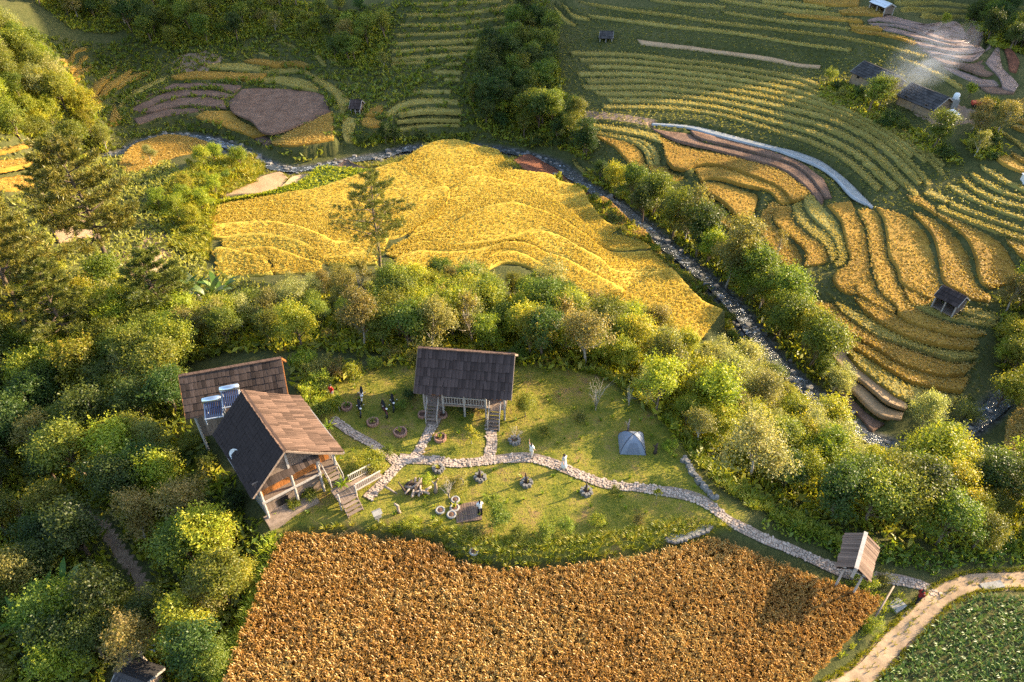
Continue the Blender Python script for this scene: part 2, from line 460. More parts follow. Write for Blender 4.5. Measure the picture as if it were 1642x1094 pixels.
# terrace edges: kind | upper edge | lower edge | optional count
PADDY = """
pond|P 1045,197 1089,197 1127,202 1178,217 1240,233 1273,239 1312,252 1337,269 1358,285 1381,308 1401,331|P 1045,199.5 1102,203 1140,214.5 1191,228.5 1240,240 1268,250 1304,264 1324,275 1342,290 1365,316 1400,333
soil|B 770,162 900,192 1100,247 1300,302 1480,372 1600,455 1642,495 V 430,190|B 790,195 860,228 1000,260 1200,310 1400,365 1525,435 1610,535 V 400,190
soil|B 520,150 620,170 760,180 850,243 1000,275 1200,325 1400,380 1525,450 1600,540 V 385,205|B 560,178 700,240 900,284 1100,338 1300,388 1430,450 1520,525 1560,565 V 375,230
gold|B 540,190 700,252 900,300 1100,352 1300,402 1430,465 1520,545 1550,570|B 592,255 602,350 650,430 740,440 800,402 900,388 1050,418 1200,478 1330,530 1400,585 1430,635 1500,620
olive|B 50,108 250,135 440,160 560,195|B 60,135 280,175 450,205 575,250
olive|B 60,150 280,190 440,225 520,260 558,330 565,390|B 80,180 250,210 385,240 465,300 485,380 500,400|2
gold|B 250,222 380,252 440,302 463,370 488,405|B 150,212 270,282 340,362 400,432 470,440
gold|B 600,400 660,450 720,470|B 500,410 560,480 640,520
olive|B 0,350 60,420 150,480|B 0,380 60,440 140,490
gold|B 800,418 900,398 1050,428 1200,488 1330,542 1398,600 1425,640|B 830,498 900,480 1000,495 1100,525 1210,545 1300,575 1345,625 1370,650
gold|B 850,512 950,502 1100,548 1193,568 1207,600 1187,680 1150,768|B 860,568 940,618 1010,678 1070,738 1100,778 1140,780
goldb|B 860,592 940,642 1010,702 1060,752|B 860,658 920,718 970,788 1020,818
goldb|V 98,238 58,300 73,360 168,440 243,520 253,588 228,640|V 70,215 10,290 -25,370 0,440 60,520 110,590 170,660
gold|V 178,242 198,330 288,420 388,500 413,590|V 112,242 77,300 92,360 192,440 272,520 282,590 268,632
olive|V 250,192 258,260 318,340 398,400 448,480 463,570|V 192,242 217,330 307,420 407,500 432,590
olive|V 300,157 388,238 468,322 498,402 518,500 528,565 498,612|V 262,192 277,260 337,340 417,400 467,480 482,570 452,622
gold|V 550,202 593,292 638,390 653,500 673,620 688,690 600,730 588,793|V 412,242 492,330 517,410 537,500 557,570 532,620 462,670 452,718 492,773 560,798
goldb|V 693,707 738,800 820,890|V 587,737 612,800 702,850 820,905
gold|V 700,252 743,332 763,442 778,560 828,652 858,732 900,822 960,892 1150,972 1300,1012 1390,1040|V 607,272 662,380 677,500 697,620 717,700 757,790 842,870 862,928 960,983 1200,1043 1380,1050
goldb|V 880,292 958,332 1028,412 1063,502 1093,620 1108,720 1060,818|V 722,257 767,330 787,440 802,560 852,640 882,730 1050,823
goldb|V 890,748 970,792 1050,832|V 902,800 942,850 985,865
goldb|V 950,282 1108,332 1198,402 1278,490 1308,590 1318,670 1358,750 1418,800 1410,838|V 962,302 1052,402 1092,500 1117,620 1147,730 1280,800 1320,830
goldb|V 1110,292 1250,342 1400,402 1488,462 1548,540 1588,620 1558,700 1440,753|V 1102,302 1212,380 1292,470 1337,580 1352,660 1382,730 1430,758
gold|V 910,172 1000,192 1078,270|V 922,200 1000,240 1095,297
goldb|V 1535,452 1600,450 1642,442|V 1572,502 1602,562 1642,590
olive|A 1060,132 1200,192 1320,217 1440,257|A 900,130 1100,202 1250,238 1430,266
olive|A 1260,142 1440,172 1468,212|A 1222,170 1330,202 1450,240
gold|A 600,112 700,152 800,192 850,232 1000,282 1150,332 1320,360 1325,388|A 542,92 612,170 700,237 850,320 1000,370 1150,400 1310,410
olive|A 410,117 520,162 600,192 700,264 850,344 1000,394 1150,427 1330,432|A 412,132 480,195 570,262 700,335 850,378 1000,430 1160,480 1320,475
gold|A 110,12 200,52 290,102 390,127 460,202 560,277 700,357 850,402 1000,457 1160,502 1310,512|A 110,45 200,110 330,200 450,290 560,345 680,410 800,490 950,550 1100,590 1250,580
gold|A 130,82 330,222 450,312 560,377 680,432 800,512 950,572 1100,607 1280,592|A 170,190 300,270 420,350 520,400 640,470 760,550 900,625 1020,660 1230,700
olive|A 490,422 600,482 720,562 850,642 1000,682 1200,722|A 490,440 560,530 660,610 760,680 830,730 1050,800 1150,800
stub|A 290,342 470,422 480,452 560,547 660,627 770,702 850,762 870,800|A 330,410 450,560 560,620 660,700 740,770 860,810
stub|A 420,582 560,637 650,707 740,787 850,832|A 400,610 500,680 590,780 700,860 830,880
soil|A 400,642 480,702 560,792 640,862 720,902|A 430,720 520,820 600,900 640,960
olive|G 600,402 680,442 760,492 847,532|G 610,430 720,500 847,555
olive|G 540,442 640,502 720,542 847,592|G 560,480 640,530 720,565 847,605
olive|G 495,472 580,537 700,592 847,642|G 500,500 560,555 700,620 847,655
olive|G 420,522 480,532 560,592 700,657 847,697|G 440,550 560,610 700,670 847,720
olive|G 290,542 350,562 415,602|G 280,570 340,600 400,620
olive|G 420,612 560,662 700,717 847,767|G 430,640 560,690 700,735 847,785
olive|G 370,642 540,707 700,757 847,812|G 360,660 420,690 560,745 680,790 780,820
goldb|P 1612,688 1630,660 1642,645|P 1622,712 1635,716 1642,722
goldb|G 700,60 760,42 847,32|G 700,72 760,105 847,120
goldb|G 800,150 847,147|G 790,157 847,172
goldb|G 780,187 847,192|G 800,205 847,225
olive|G 690,197 760,252 847,292|G 680,205 800,280 847,335
goldb|G 690,347 760,347 847,420|G 690,380 740,420 847,455
goldb|G 780,332 847,372|G 790,365 847,400
stub|T 790,247 1000,272 1300,312 1640,352 U 200,397 370,407|T 810,285 1000,305 1300,345 1640,390 U 200,420 360,430
olive|T 480,92 800,127 1100,167 1640,237 U 300,282 560,300|T 510,115 800,155 1100,190 1640,258 U 300,300 550,318
olive|T 430,2 600,42 900,82 1300,132 1640,177 U 300,207 600,242 850,302 1020,357|T 500,40 700,75 1000,110 1300,150 1640,195 U 400,235 700,280 900,335 1000,368
olive|T 870,-8 1100,17 1340,40|T 870,8 1100,40 1330,56
olive|T 1330,77 1500,97 1640,117 U 300,142 540,177|T 1345,90 1500,115 1640,140 U 300,165 540,190
olive|T 1290,-8 1500,17 1640,37 U 200,60 480,87|T 1310,10 1500,45 1640,60 U 200,80 490,105
olive|U 0,3 180,13 390,40|U 0,22 180,35 410,58
goldb|U 250,-20 420,-25 610,0|U 260,15 430,40 600,40
goldb|U 480,72 620,48 760,58|U 500,95 640,105 755,105
gold|U 140,90 400,105 600,122|U 200,107 400,127 630,142
gold|U 550,155 700,165 760,185|U 560,175 700,190 740,197
goldb|U 560,190 750,205 900,235 960,280|U 600,210 750,230 900,265 950,290
olive|U 840,350 1000,410 1150,480 1260,560|U 850,370 1000,430 1140,500 1230,560
olive|T 270,20 300,60 400,158|T 283,90 310,130 390,170
olive|T 320,10 380,80 490,120|T 340,70 390,120 480,132
olive|S 1000,22 1300,12 1540,0|S 1000,40 1300,30 1540,15
olive|S 945,88 1200,88 1400,63 1640,23 T 40,0|S 950,108 1200,108 1400,90 1640,50 T 110,10
olive|S 905,148 1100,148 1300,138 1640,93 T 30,80|S 910,172 1100,170 1300,160 1640,120 T 40,105
olive|S 880,213 1100,203 1300,193 1640,158 T 30,150|S 885,238 1100,225 1300,215 1640,185 T 35,175
olive|S 860,268 1100,253 1400,243 1640,223|S 865,292 1100,278 1400,265 1640,248
olive|S 850,318 1100,298 1400,288 1620,283|S 855,340 1100,320 1400,310 1600,302
olive|S 850,363 1100,343 1400,328|S 855,385 1100,365 1400,348
olive|S 845,398 1070,383|S 850,418 1060,402
olive|S 1190,393 1290,390|S 1190,420 1290,418
olive|S 1110,443 1290,440|S 1110,468 1290,470
olive|S 1180,488 1280,488|S 1180,512 1280,515
olive|S 1000,568 1220,563|S 1000,592 1220,590
olive|S 810,718 900,648 1050,618 1270,628|S 820,742 920,682 1060,652 1270,662
olive|S 890,708 1050,678 1290,688|S 900,735 1050,715 1290,725
olive|S 880,748 1050,733 1285,738|S 885,775 1050,765 1280,767
olive|S 880,788 1050,773 1280,773|S 870,845 1040,805 1280,802
gold|S 690,730 740,680 790,660|S 730,730 770,718 797,690
gold|S 665,750 720,735 790,770|S 665,785 720,815 780,802
olive|E 620,178 850,166 1010,193|E 620,202 850,220 980,224
gold|E 870,160 950,133 1100,158 1230,153 1310,188|E 900,172 1050,197 1200,190 1310,207
gold|E 390,263 520,223 680,223 900,238 1020,243|E 410,280 640,280 800,287 965,294
olive|E 975,285 1050,258 1180,260 1290,288 1360,345|E 985,297 1100,307 1230,337 1350,352
olive|E 980,223 1100,203 1250,213 1370,268 1480,338 1550,408 1540,470 1520,515|E 1020,240 1130,240 1260,240 1350,305 1440,370 1500,450 1500,500
soil|E 390,297 600,300 850,322|E 160,440 300,370 450,338 650,332 810,368
soil|E 120,482 250,412 400,357 650,352 800,390|E 180,492 280,440 420,393 600,383 740,400
soil|E 180,502 300,452 430,407 600,397 730,412|E 270,490 400,455 560,450 750,465
soil|E 140,532 300,482 430,467 600,467|E 170,590 300,550 430,525 560,495
soil|E 850,340 1000,330 1200,345 1380,380 1430,480|E 770,430 800,500 920,565 1060,660 1440,490
gold|E 600,480 780,475 830,530 930,580 1005,630|E 560,545 640,595 740,615 850,645 930,670
gold|E 1055,705 1090,660 1250,580 1450,490|E 1070,720 1180,755 1330,757 1470,745
olive|E 1530,530 1600,540 1580,640 1600,690|E 1520,560 1520,640 1540,700 1590,705
soil|E 940,670 1000,640 1060,668|E 960,690 1020,725 1050,700
olive|E 40,460 70,420 200,330 355,260|E 60,500 82,432 210,347 350,277
gold|E 50,840 140,750 250,700 360,670 480,670 630,700|E 90,890 180,880 300,830 420,780 520,760 620,745
olive|E 1335,125 1380,180|E 1370,125 1410,190
olive|E 1420,125 1460,185|E 1450,120 1505,190
olive|E 1090,15 1210,60|E 1090,30 1205,75
olive|E 960,105 1030,125|E 985,96 1036,113
gold|Q 380,380 450,320 540,303|Q 400,412 470,347 540,322
gold|Q 430,440 500,370 550,353|Q 450,462 520,402 552,372
gold|Q 440,530 520,440 575,398|Q 465,560 542,472 572,422
gold|Q 520,640 600,520 730,410|Q 562,655 632,552 732,432
gold|Q 570,665 680,520 830,420|Q 612,665 702,562 832,442
gold|Q 720,560 780,490 945,443|Q 752,560 802,522 942,457
gold|Q 715,650 740,720 765,740|Q 680,780 740,785 765,750
olive|S 210,68 300,78 380,142|S 215,55 320,70 405,140
olive|S 205,107 310,137 350,182 440,188|S 215,93 320,118 370,163 445,173
olive|S 390,87 420,122 490,142|S 405,76 430,108 497,128
olive|S 430,52 460,87 530,102|S 450,42 480,77 533,90
yel|C 30,428 200,392 500,347 730,322 900,272 1100,202 1250,152 1305,172|C 100,455 300,440 520,445 700,490 850,510 1050,480 1250,420 1420,330 1560,290
yel|C 20,480 100,461 300,446 520,453 700,498 850,518 1050,490 1250,430 1420,340 1580,300 1600,380 1500,490|C 10,520 200,525 400,515 600,545 750,600 860,650 1000,640 1150,630 1290,600 1400,540
yel|C 0,535 200,532 400,522 600,552 750,607 860,657 1000,648 1200,640|C 20,620 120,630 250,605 400,600 600,640 700,690 770,750 900,740 1050,715 1170,710
yelg|C 100,645 250,612 400,607 600,647 700,697 770,757 900,750 1100,725|C 130,700 200,700 400,690 500,710 620,755 760,785 900,800 1130,790
yel|C 130,715 280,705 400,697 500,717 620,762 760,795|C 280,750 400,765 450,800 460,850 600,850 760,850
yelg|C 60,720 130,715 280,745 390,765|C 80,880 200,860 350,860 440,850
yel|C 1260,152 1360,97 1500,67 1642,57 D 150,77 280,97 345,165|C 1325,182 1420,225 1560,285 1640,280 D 90,235 200,222 300,215 370,178
yel|D 225,232 370,190 480,203 620,247 690,292 820,357 880,417 980,522 1080,582|D 235,238 340,260 540,320 650,380 740,442 820,502 930,582 1000,600
yel|C 1625,305 D 50,262 110,234 200,234 340,268 540,328 650,388 820,510 930,590 1050,602|C 1330,608 1560,556 1642,516 D 140,438 370,388 550,433 700,493 860,593 1020,688 1270,735
yel|C 1280,667 1400,612 1560,572 D 0,522 150,450 370,405 550,450 700,510 860,610 1020,710 1280,750|C 1190,713 1300,683 1450,643 1640,660 D 300,630 480,581 580,571 700,610 800,670 950,750 1060,820 1410,865
yel|C 1190,730 1300,699 1450,659 1640,680 D 300,650 480,600 580,590 700,630 800,690 950,770 1060,840 1300,860 1420,880|C 1250,753 1400,713 1640,711 D 200,681 340,641 480,656 600,710 740,760 860,830 1000,910 1150,960 1350,960 1480,985
yel|C 1250,772 1400,729 1640,729 D 200,699 340,659 480,674 600,729 740,779 860,849 1000,929 1100,985|C 1240,860 1400,840 1640,830 D 130,823 270,723 370,703 470,733 630,823 750,900 850,985
yel|D 130,842 270,742 370,720 470,750 630,840 740,910|D 100,900 180,850 280,795 400,790 560,850 650,930
yel|P 1072,448 1095,474 1122,500 1152,524|P 955,470 1005,492 1060,516 1112,545
red|D 385,125 480,100 600,150 730,220 850,310 960,385|D 480,188 620,238 690,283 830,343 890,402
brown|D 895,405 970,392 1080,480 1180,570 1240,590 1330,720 1420,830 1640,985|D 905,422 995,520 1095,580 1195,660 1305,750 1425,870 1510,985
stub|C 80,330 220,240 300,240 480,225 540,245|C 60,350 200,345 330,335 440,315 510,270
stub|C 530,270 580,240 720,207|C 400,340 560,300 700,222
leafy|C 30,402 300,372 500,322 650,262 760,207 900,192 1080,200|C 30,422 200,386 500,341 730,315 900,265 1075,208
soil|C 760,190 840,135 930,132 960,155|C 780,195 900,182 1060,187 1130,170
gold|H 0,220 150,165 300,135 440,115|H 0,240 150,200 300,160 430,130
goldb|H 0,265 200,237 380,227|H 0,360 150,330 300,290 400,250
goldb|H 0,372 150,342 280,322|H 0,470 100,470 200,450 290,390
stub|H 300,690 420,640 520,640|H 340,760 480,740 560,720
goldb|H 500,950 530,910 560,880|H 600,1090 620,1000 640,960
stub|H 760,960 850,880 948,830|H 770,1010 880,960 948,920
wet|F 240,140 400,190 540,230 680,260 850,270 960,310 1040,370 1040,390|F 60,225 200,215 400,238 540,268 700,322 850,382 960,398 1030,391
wet|F 70,242 200,235 400,252 540,285 700,340 850,400 960,414 1045,405 1050,350|F 130,255 270,247 450,287 600,332 750,387 900,427 1080,425 1100,385
wet|F 130,268 270,263 450,303 600,348 750,403 900,443 1085,440|F 250,318 430,367 540,393 650,402 800,447 960,472 1130,472
wet|F 540,410 650,420 800,465 960,490 1130,490 1190,470|F 540,435 600,482 720,487 850,517 980,537 1150,527 1240,505
wet|F 610,505 720,505 850,535 980,555 1150,545 1240,525|F 690,548 830,562 960,597 1100,622 1180,590
soil|F 700,570 830,585 960,618 1110,640 1230,600|F 720,590 830,660 960,680 1090,730 1230,785 1320,770
wet|F 840,680 960,700 1090,750 1230,803 1360,810 1400,860|F 860,702 980,772 1100,827 1200,872 1400,868
wet|F 1300,570 1370,490 1410,600 1440,690 1520,770 1590,860|F 1250,640 1300,720 1370,790 1410,860 1430,900 1540,940
soil|F 1210,890 1400,885 1440,905 1540,925|F 1260,935 1350,955 1500,952 1540,945
wet|F 1215,397 1330,442 1300,490|F 1195,475 1220,508 1280,497
soil|F 1060,340 1180,370 1195,440 1150,485|F 1060,350 1110,390 1110,430 1130,470
red|F 1440,510 1500,530 1580,620 1585,680|F 1480,590 1490,650 1500,720 1560,745
olive|F 330,20 700,15 1000,45 1240,90|F 350,45 700,40 1000,70 1200,105
olive|F 400,93 700,88 1000,103 1120,130|F 400,117 700,117 1000,127 1110,142
olive|F 600,158 900,168 1090,173|F 600,182 900,190 1090,195
olive|F 820,238 1110,228|F 830,258 1110,257
olive|F 1220,-5 1400,25 1640,75|F 1240,10 1400,50 1640,95
"""
# strip family on the big slope above the pond: top, middle and bottom line, with the number of terraces between them
FAM = [("P 902,84 999,84 1076,91 1152,101 1240,115 1302,128 1345,150 1400,178 1450,208 1490,240 1515,268 1529,285",
        "P 922,140 1025,136 1076,139 1152,149 1240,164 1330,184 1400,217 1445,252 1475,288 1488,312", 5),
       ("P 922,140 1025,136 1076,139 1152,149 1240,164 1330,184 1400,217 1445,252 1475,288 1488,312",
        "P 965,180 1050,180 1127,186 1180,198 1240,218 1300,238 1345,262 1378,290 1408,320 1445,343", 4)]

def rice_mat(name, lo, mid, hi, bdist=0.12, rough=0.75):
    m, nt, out = newmat(name)
    f1 = noise(nt, 0.35, 3, 0.6, coord='World')
    f2 = noise(nt, 5.0, 3, 0.7, coord='World')
    f = math_(nt, 'ADD', math_(nt, 'MULTIPLY', f1, 0.45), math_(nt, 'MULTIPLY', f2, 0.55))
    oi = nt.nodes.new('ShaderNodeObjectInfo')
    f = math_(nt, 'ADD', f, math_(nt, 'MULTIPLY_ADD', oi.outputs['Random'], 0.14, -0.07))
    base = ramp(nt, f, [(0.30, lo), (0.5, mid), (0.68, hi)])
    fb = noise(nt, 7.0, 2, 0.7, coord='World')
    principled(nt, out, base, rough, 0.15, bump(nt, fb, bdist))
    return m
def soil_mat(name, lo, hi, wet=0.0):
    m, nt, out = newmat(name)
    f1 = noise(nt, 0.5, 4, 0.65, coord='World'); f2 = noise(nt, 4.5, 4, 0.7, coord='World')
    f = math_(nt, 'ADD', math_(nt, 'MULTIPLY', f1, 0.5), math_(nt, 'MULTIPLY', f2, 0.5))
    base = ramp(nt, f, [(0.36, lo), (0.62, hi)])
    if wet:
        w = noise(nt, 0.8, 3, 0.6, coord='World')
        rg = nt.nodes.new('ShaderNodeMapRange')
        nt.links.new(w, rg.inputs[0]); rg.inputs[1].default_value = 0.42; rg.inputs[2].default_value = 0.55
        rg.inputs[3].default_value = 0.12; rg.inputs[4].default_value = 0.8
        principled(nt, out, base, rg.outputs[0], 0.5, bump(nt, f2, 0.05))
    else:
        principled(nt, out, base, 0.95, 0.1, bump(nt, f2, 0.15))
    return m
PM = dict(
    gold=rice_mat('ripe_rice', (0.20, 0.105, 0.018), (0.34, 0.185, 0.025), (0.46, 0.27, 0.045)),
    yel=rice_mat('yellow_rice', (0.38, 0.24, 0.03), (0.51, 0.335, 0.042), (0.62, 0.44, 0.075)),
    yelg=rice_mat('yellow_green_rice', (0.26, 0.21, 0.03), (0.42, 0.32, 0.045), (0.54, 0.42, 0.08)),
    olive=rice_mat('olive_rice', (0.15, 0.125, 0.03), (0.26, 0.21, 0.05), (0.36, 0.30, 0.08)),
    brown=rice_mat('brown_rice', (0.17, 0.095, 0.025), (0.27, 0.15, 0.04), (0.36, 0.2, 0.06)),
    stub=rice_mat('rice_stubble', (0.26, 0.165, 0.085), (0.37, 0.24, 0.125), (0.47, 0.32, 0.18), 0.05),
    leafy=rice_mat('leafy_crop', (0.06, 0.08, 0.016), (0.12, 0.15, 0.025), (0.22, 0.25, 0.05), 0.25),
    soil=soil_mat('tilled_soil', (0.115, 0.066, 0.042), (0.25, 0.155, 0.105)),
    red=soil_mat('red_soil', (0.12, 0.045, 0.025), (0.24, 0.10, 0.055)),
    wet=soil_mat('wet_soil', (0.13, 0.08, 0.06), (0.27, 0.17, 0.13), 1.0))
PM['goldb'] = PM['gold']
PH = dict(gold=0.22, goldb=0.22, yel=0.2, yelg=0.2, olive=0.16, brown=0.2, stub=0.12, leafy=0.5, soil=0.06, red=0.06, wet=0.05, pond=0.02)
pname = dict(stub='stubble_field', leafy='leafy_crop_plot', soil='tilled_field', red='tilled_field', wet='flooded_field', pond='pond')

def boxsmooth(a, w):
    w = max(1, int(w)) | 1
    p = np.pad(a, w // 2, mode='edge')
    return np.convolve(p, np.ones(w) / w, 'valid')

ZC = Z0.copy()                    # carved terrain
rib = []
def add_ribbon(kind, A, B):
    A = spline(hits(A), 6); B = spline(hits(B), 6)
    n = int(max(5, max(plen(A), plen(B)) / 0.33))
    A = resample(A, n); B = resample(B, n)
    gw = (A - B); gw[:, 2] = 0; gw = gw / (np.linalg.norm(gw, axis=1)[:, None] + 0.3) * (0.0 if kind == 'pond' else 0.12 if kind.startswith('yel') else 0.18 if kind == 'olive' else 0.22)
    A = A + gw; B = B - gw
    wd = np.linalg.norm(A[:, :2] - B[:, :2], axis=1)
    m = int(np.clip(np.percentile(wd, 80) / 0.33, 2, 90)) + 1
    mid = (A + B) / 2
    zl = boxsmooth(base_z(mid[:, 0], mid[:, 1]), n * 0.3)
    if kind == 'pond': zl[:] = -8.0
    t = np.linspace(0, 1, m)[None, :, None]
    G = A[:, None, :2] * (1 - t) + B[:, None, :2] * t
    rib.append((kind, G, zl))
    xs = G[..., 0].ravel(); ys = G[..., 1].ravel(); zz = np.repeat(zl, m)
    for dx, dy in ((0, 0), (.2, 0), (-.2, 0), (0, .2), (0, -.2)):
        i = np.clip(np.rint((xs + dx - GX0) / GD).astype(int), 0, NX - 1); j = np.clip(np.rint((ys + dy - GY0) / GD).astype(int), 0, NY - 1)
        ZC[j, i] = zz - (0.5 if kind == 'pond' else 0.12)
for ln in PADDY.strip().splitlines():
    f = ln.split('|')
    A, B = L(f[1]), L(f[2])
    k = int(f[3]) if len(f) > 3 else 1
    if k == 1: add_ribbon(f[0], A, B)
    else:
        a = resample(spline(A), 40); b = resample(spline(B), 40)
        for q_ in range(k):
            add_ribbon(f[0], (a + (b - a) * ((q_ + 0.12) / k))[::3], (a + (b - a) * ((q_ + 0.85) / k))[::3])
for top, bot, k in FAM:
    a = resample(spline(L(top)), 60); b = resample(spline(L(bot)), 60)
    for q_ in range(k):
        s0 = 0.06 * ((q_ * 37) % 5) / 5
        A = a + (b - a) * ((q_ + 0.04) / k); B = a + (b - a) * ((q_ + 0.6) / k)
        i0 = int(1 + 5 * s0 * 10); i1 = 60 - int((q_ * 29) % 4)
        add_ribbon('olive', A[i0:i1:4], B[i0:i1:4])

def ground_z(x, y):
    return bilin(ZC, GX0, GY0, GD, x, y)

# ------------------------------------------------------------------ lines in the yard: stone path, side paths, dirt tracks
def track(s, dz=0.0):
    return spline(hits(L(s)), 6)
PATHS = [("P 590,800 612,775 640,745 668,728 690,690 700,668 708,648 712,640", 0.42), ("P 640,742 600,715 565,695 545,680 532,672", 0.42),
         ("P 640,736 690,738 740,743 790,738 840,734 880,742 930,762 985,778 1040,784 1100,795 1140,812 1175,838 1215,858 1260,878 1310,900 1350,915 1400,925 1450,932 1485,940 1505,958", 0.45),
         ("P 784,740 788,715 787,690 788,672", 0.45)]
path_l = [(track(s), w) for s, w in PATHS]
DIRT = [("P 1330,1120 1380,1085 1430,1035 1470,995 1505,960 1530,945 1570,932 1615,930 1700,925", 0.66), ("P 190,1100 205,1050 228,1000 232,950 215,915 190,880 165,845 130,825 90,810", 0.4),
        ("P 878,176 930,182 1000,189 1045,197", 0.9)]
dirt_l = [(track(s), w) for s, w in DIRT]
lawn = np.where(inside(yard_poly, GXX, GYY), 1.0, 1 - smooth(dist_poly(yard_poly, GXX, GYY) / 1.2))
dirt = np.zeros_like(ZC)
for P, w in dirt_l:
    d = dist_poly(P, GXX, GYY, False)
    dirt = np.maximum(dirt, 1 - smooth((d - w * 0.8) / (w * 0.7)))
bare_poly = hits(L("P 1385,158 1440,165 1500,195 1560,200 1560,185 1520,170 1500,205 1470,190"))
dirt = np.maximum(dirt, np.where(inside(hits(L("P 1445,160 1470,185 1505,205 1560,198 1570,180 1530,165 1500,178")), GXX, GYY), 1, 0))
dirt = np.maximum(dirt, np.where(inside(hits(L("P 285,90 330,82 360,92 330,115 285,120 275,105")), GXX, GYY), 0.9, 0))
rp = hits(L("P 215,395 240,370 290,380 275,420 200,455 150,420")); dirt = np.maximum(dirt, np.where(inside(rp, GXX, GYY), 0.55, 0))
wetm = np.maximum(1 - smooth((riv_d - 1.2) / 1.2), 1 - smooth((str_d - .8) / 1.0))
# flatten under the paths a little
for P, w in path_l + dirt_l:
    d = dist_poly(P, GXX, GYY, False); ZC -= 0.05 * (1 - smooth((d - w * 0.5) / 0.5))

m, nt, out = newmat('hillside_ground')
f1 = noise(nt, 0.12, 4, 0.6, coord='World'); f2 = noise(nt, 1.6, 5, 0.7, coord='World'); f3 = noise(nt, 9.0, 3, 0.7, coord='World')
fm = math_(nt, 'ADD', math_(nt, 'MULTIPLY', f1, 0.35), math_(nt, 'ADD', math_(nt, 'MULTIPLY', f2, 0.35), math_(nt, 'MULTIPLY', f3, 0.3)))
wild = ramp(nt, fm, [(0.34, (0.042, 0.050, 0.016)), (0.5, (0.085, 0.088, 0.028)), (0.66, (0.16, 0.135, 0.055))])
lawnc = ramp(nt, math_(nt, 'ADD', math_(nt, 'MULTIPLY', noise(nt, 0.45, 6, 0.75, coord='World'), 0.7), math_(nt, 'MULTIPLY', f3, 0.3)),
             [(0.37, (0.075, 0.10, 0.014)), (0.46, (0.17, 0.17, 0.024)), (0.54, (0.26, 0.215, 0.04)), (0.61, (0.26, 0.165, 0.065)), (0.69, (0.18, 0.10, 0.052))])
dirtc = ramp(nt, math_(nt, 'ADD', math_(nt, 'MULTIPLY', f2, 0.6), math_(nt, 'MULTIPLY', f3, 0.4)), [(0.35, (0.20, 0.12, 0.075)), (0.65, (0.42, 0.29, 0.19))])
rockc = ramp(nt, f2, [(0.4, (0.05, 0.045, 0.04)), (0.62, (0.16, 0.15, 0.14))])
c = mixc(nt, attr(nt, 'lawn'), wild, lawnc)
c = mixc(nt, attr(nt, 'wet'), c, rockc)
edge = math_(nt, 'ADD', attr(nt, 'dirt'), math_(nt, 'MULTIPLY_ADD', f2, 0.7, -0.35))
edge = ramp(nt, edge, [(0.4, (0, 0, 0)), (0.6, (1, 1, 1))])
c = mixc(nt, edge, c, dirtc)
principled(nt, out, c, 0.95, 0.1, bump(nt, math_(nt, 'ADD', f2, math_(nt, 'MULTIPLY', f3, 0.6)), 0.16))
MAT_GROUND = m
idx = np.arange(NX * NY).reshape(NY, NX)
quad = np.stack([idx[:-1, :-1], idx[:-1, 1:], idx[1:, 1:], idx[1:, :-1]], -1).reshape(-1, 4)
me = mesh_np('terraced_hillside', np.stack([GXX, GYY, ZC], -1).reshape(-1, 3), quad, True, dict(lawn=lawn, dirt=dirt, wet=wetm))
ground = link('terraced_hillside_ground', me, MAT_GROUND, kind='structure')

# the land beyond the surveyed part
ox = np.unique(np.concatenate([np.arange(-700, 701, 20.0), np.arange(120, 260, 4.0)])); oy = np.unique(np.concatenate([np.arange(-500, 901, 20.0), np.arange(-60, 260, 4.0)]))
OX, OY = np.meshgrid(ox, oy)
dx = np.maximum(np.maximum(GX0 - OX, OX - GX1), 0); dy = np.maximum(np.maximum(GY0 - OY, OY - GY1), 0); dd = np.hypot(dx, dy)
ez = bilin(Z0 - shade_ridge_z(GXX, GYY), GX0, GY0, GD, np.clip(OX, GX0, GX1), np.clip(OY, GY0, GY1))
t_ = smooth(dd / 160.0)
OZ = ez * (1 - t_) + t_ * (14 + 0.10 * np.abs(OX) + 26 * (vnoise(OX / 140, OY / 140, 41) - 0.5)) + shade_ridge_z(OX, OY)
OZ = np.where(dd <= 0, OZ - 14, OZ)
ii = np.arange(OX.size).reshape(OX.shape)
oq = np.stack([ii[:-1, :-1], ii[:-1, 1:], ii[1:, 1:], ii[1:, :-1]], -1).reshape(-1, 4)
ones = np.zeros(OX.size)
link('surrounding_hills', mesh_np('surrounding_hills', np.stack([OX, OY, OZ], -1).reshape(-1, 3), oq, True, dict(lawn=ones, dirt=ones, wet=ones)), MAT_GROUND, kind='structure')

# water
m, nt, out = newmat('pond_water')
fw = noise(nt, 1.2, 4, 0.6, coord='World')
principled(nt, out, ramp(nt, fw, [(0.3, (0.26, 0.26, 0.25)), (0.7, (0.36, 0.36, 0.35))]), 0.06, 0.8, bump(nt, noise(nt, 6, 2, 0.5, coord='World'), 0.01))  # pale grey base: the sky's reflection is partly put into the colour
MAT_POND = m
m, nt, out = newmat('river_water')
fw = noise(nt, 0.9, 5, 0.7, coord='World', dist=1.2); fw2 = noise(nt, 4.0, 4, 0.75, coord='World', dist=0.6)
foam = ramp(nt, math_(nt, 'ADD', math_(nt, 'MULTIPLY', fw, 0.55), math_(nt, 'MULTIPLY', fw2, 0.45)), [(0.55, (0, 0, 0)), (0.60, (1, 1, 1))])
base = mixc(nt, foam, ramp(nt, fw2, [(0.3, (0.03, 0.035, 0.035)), (0.7, (0.07, 0.075, 0.07))]), (0.5, 0.52, 0.55))
principled(nt, out, base, 0.2, 0.5, bump(nt, fw2, 0.12))
MAT_RIVER = m
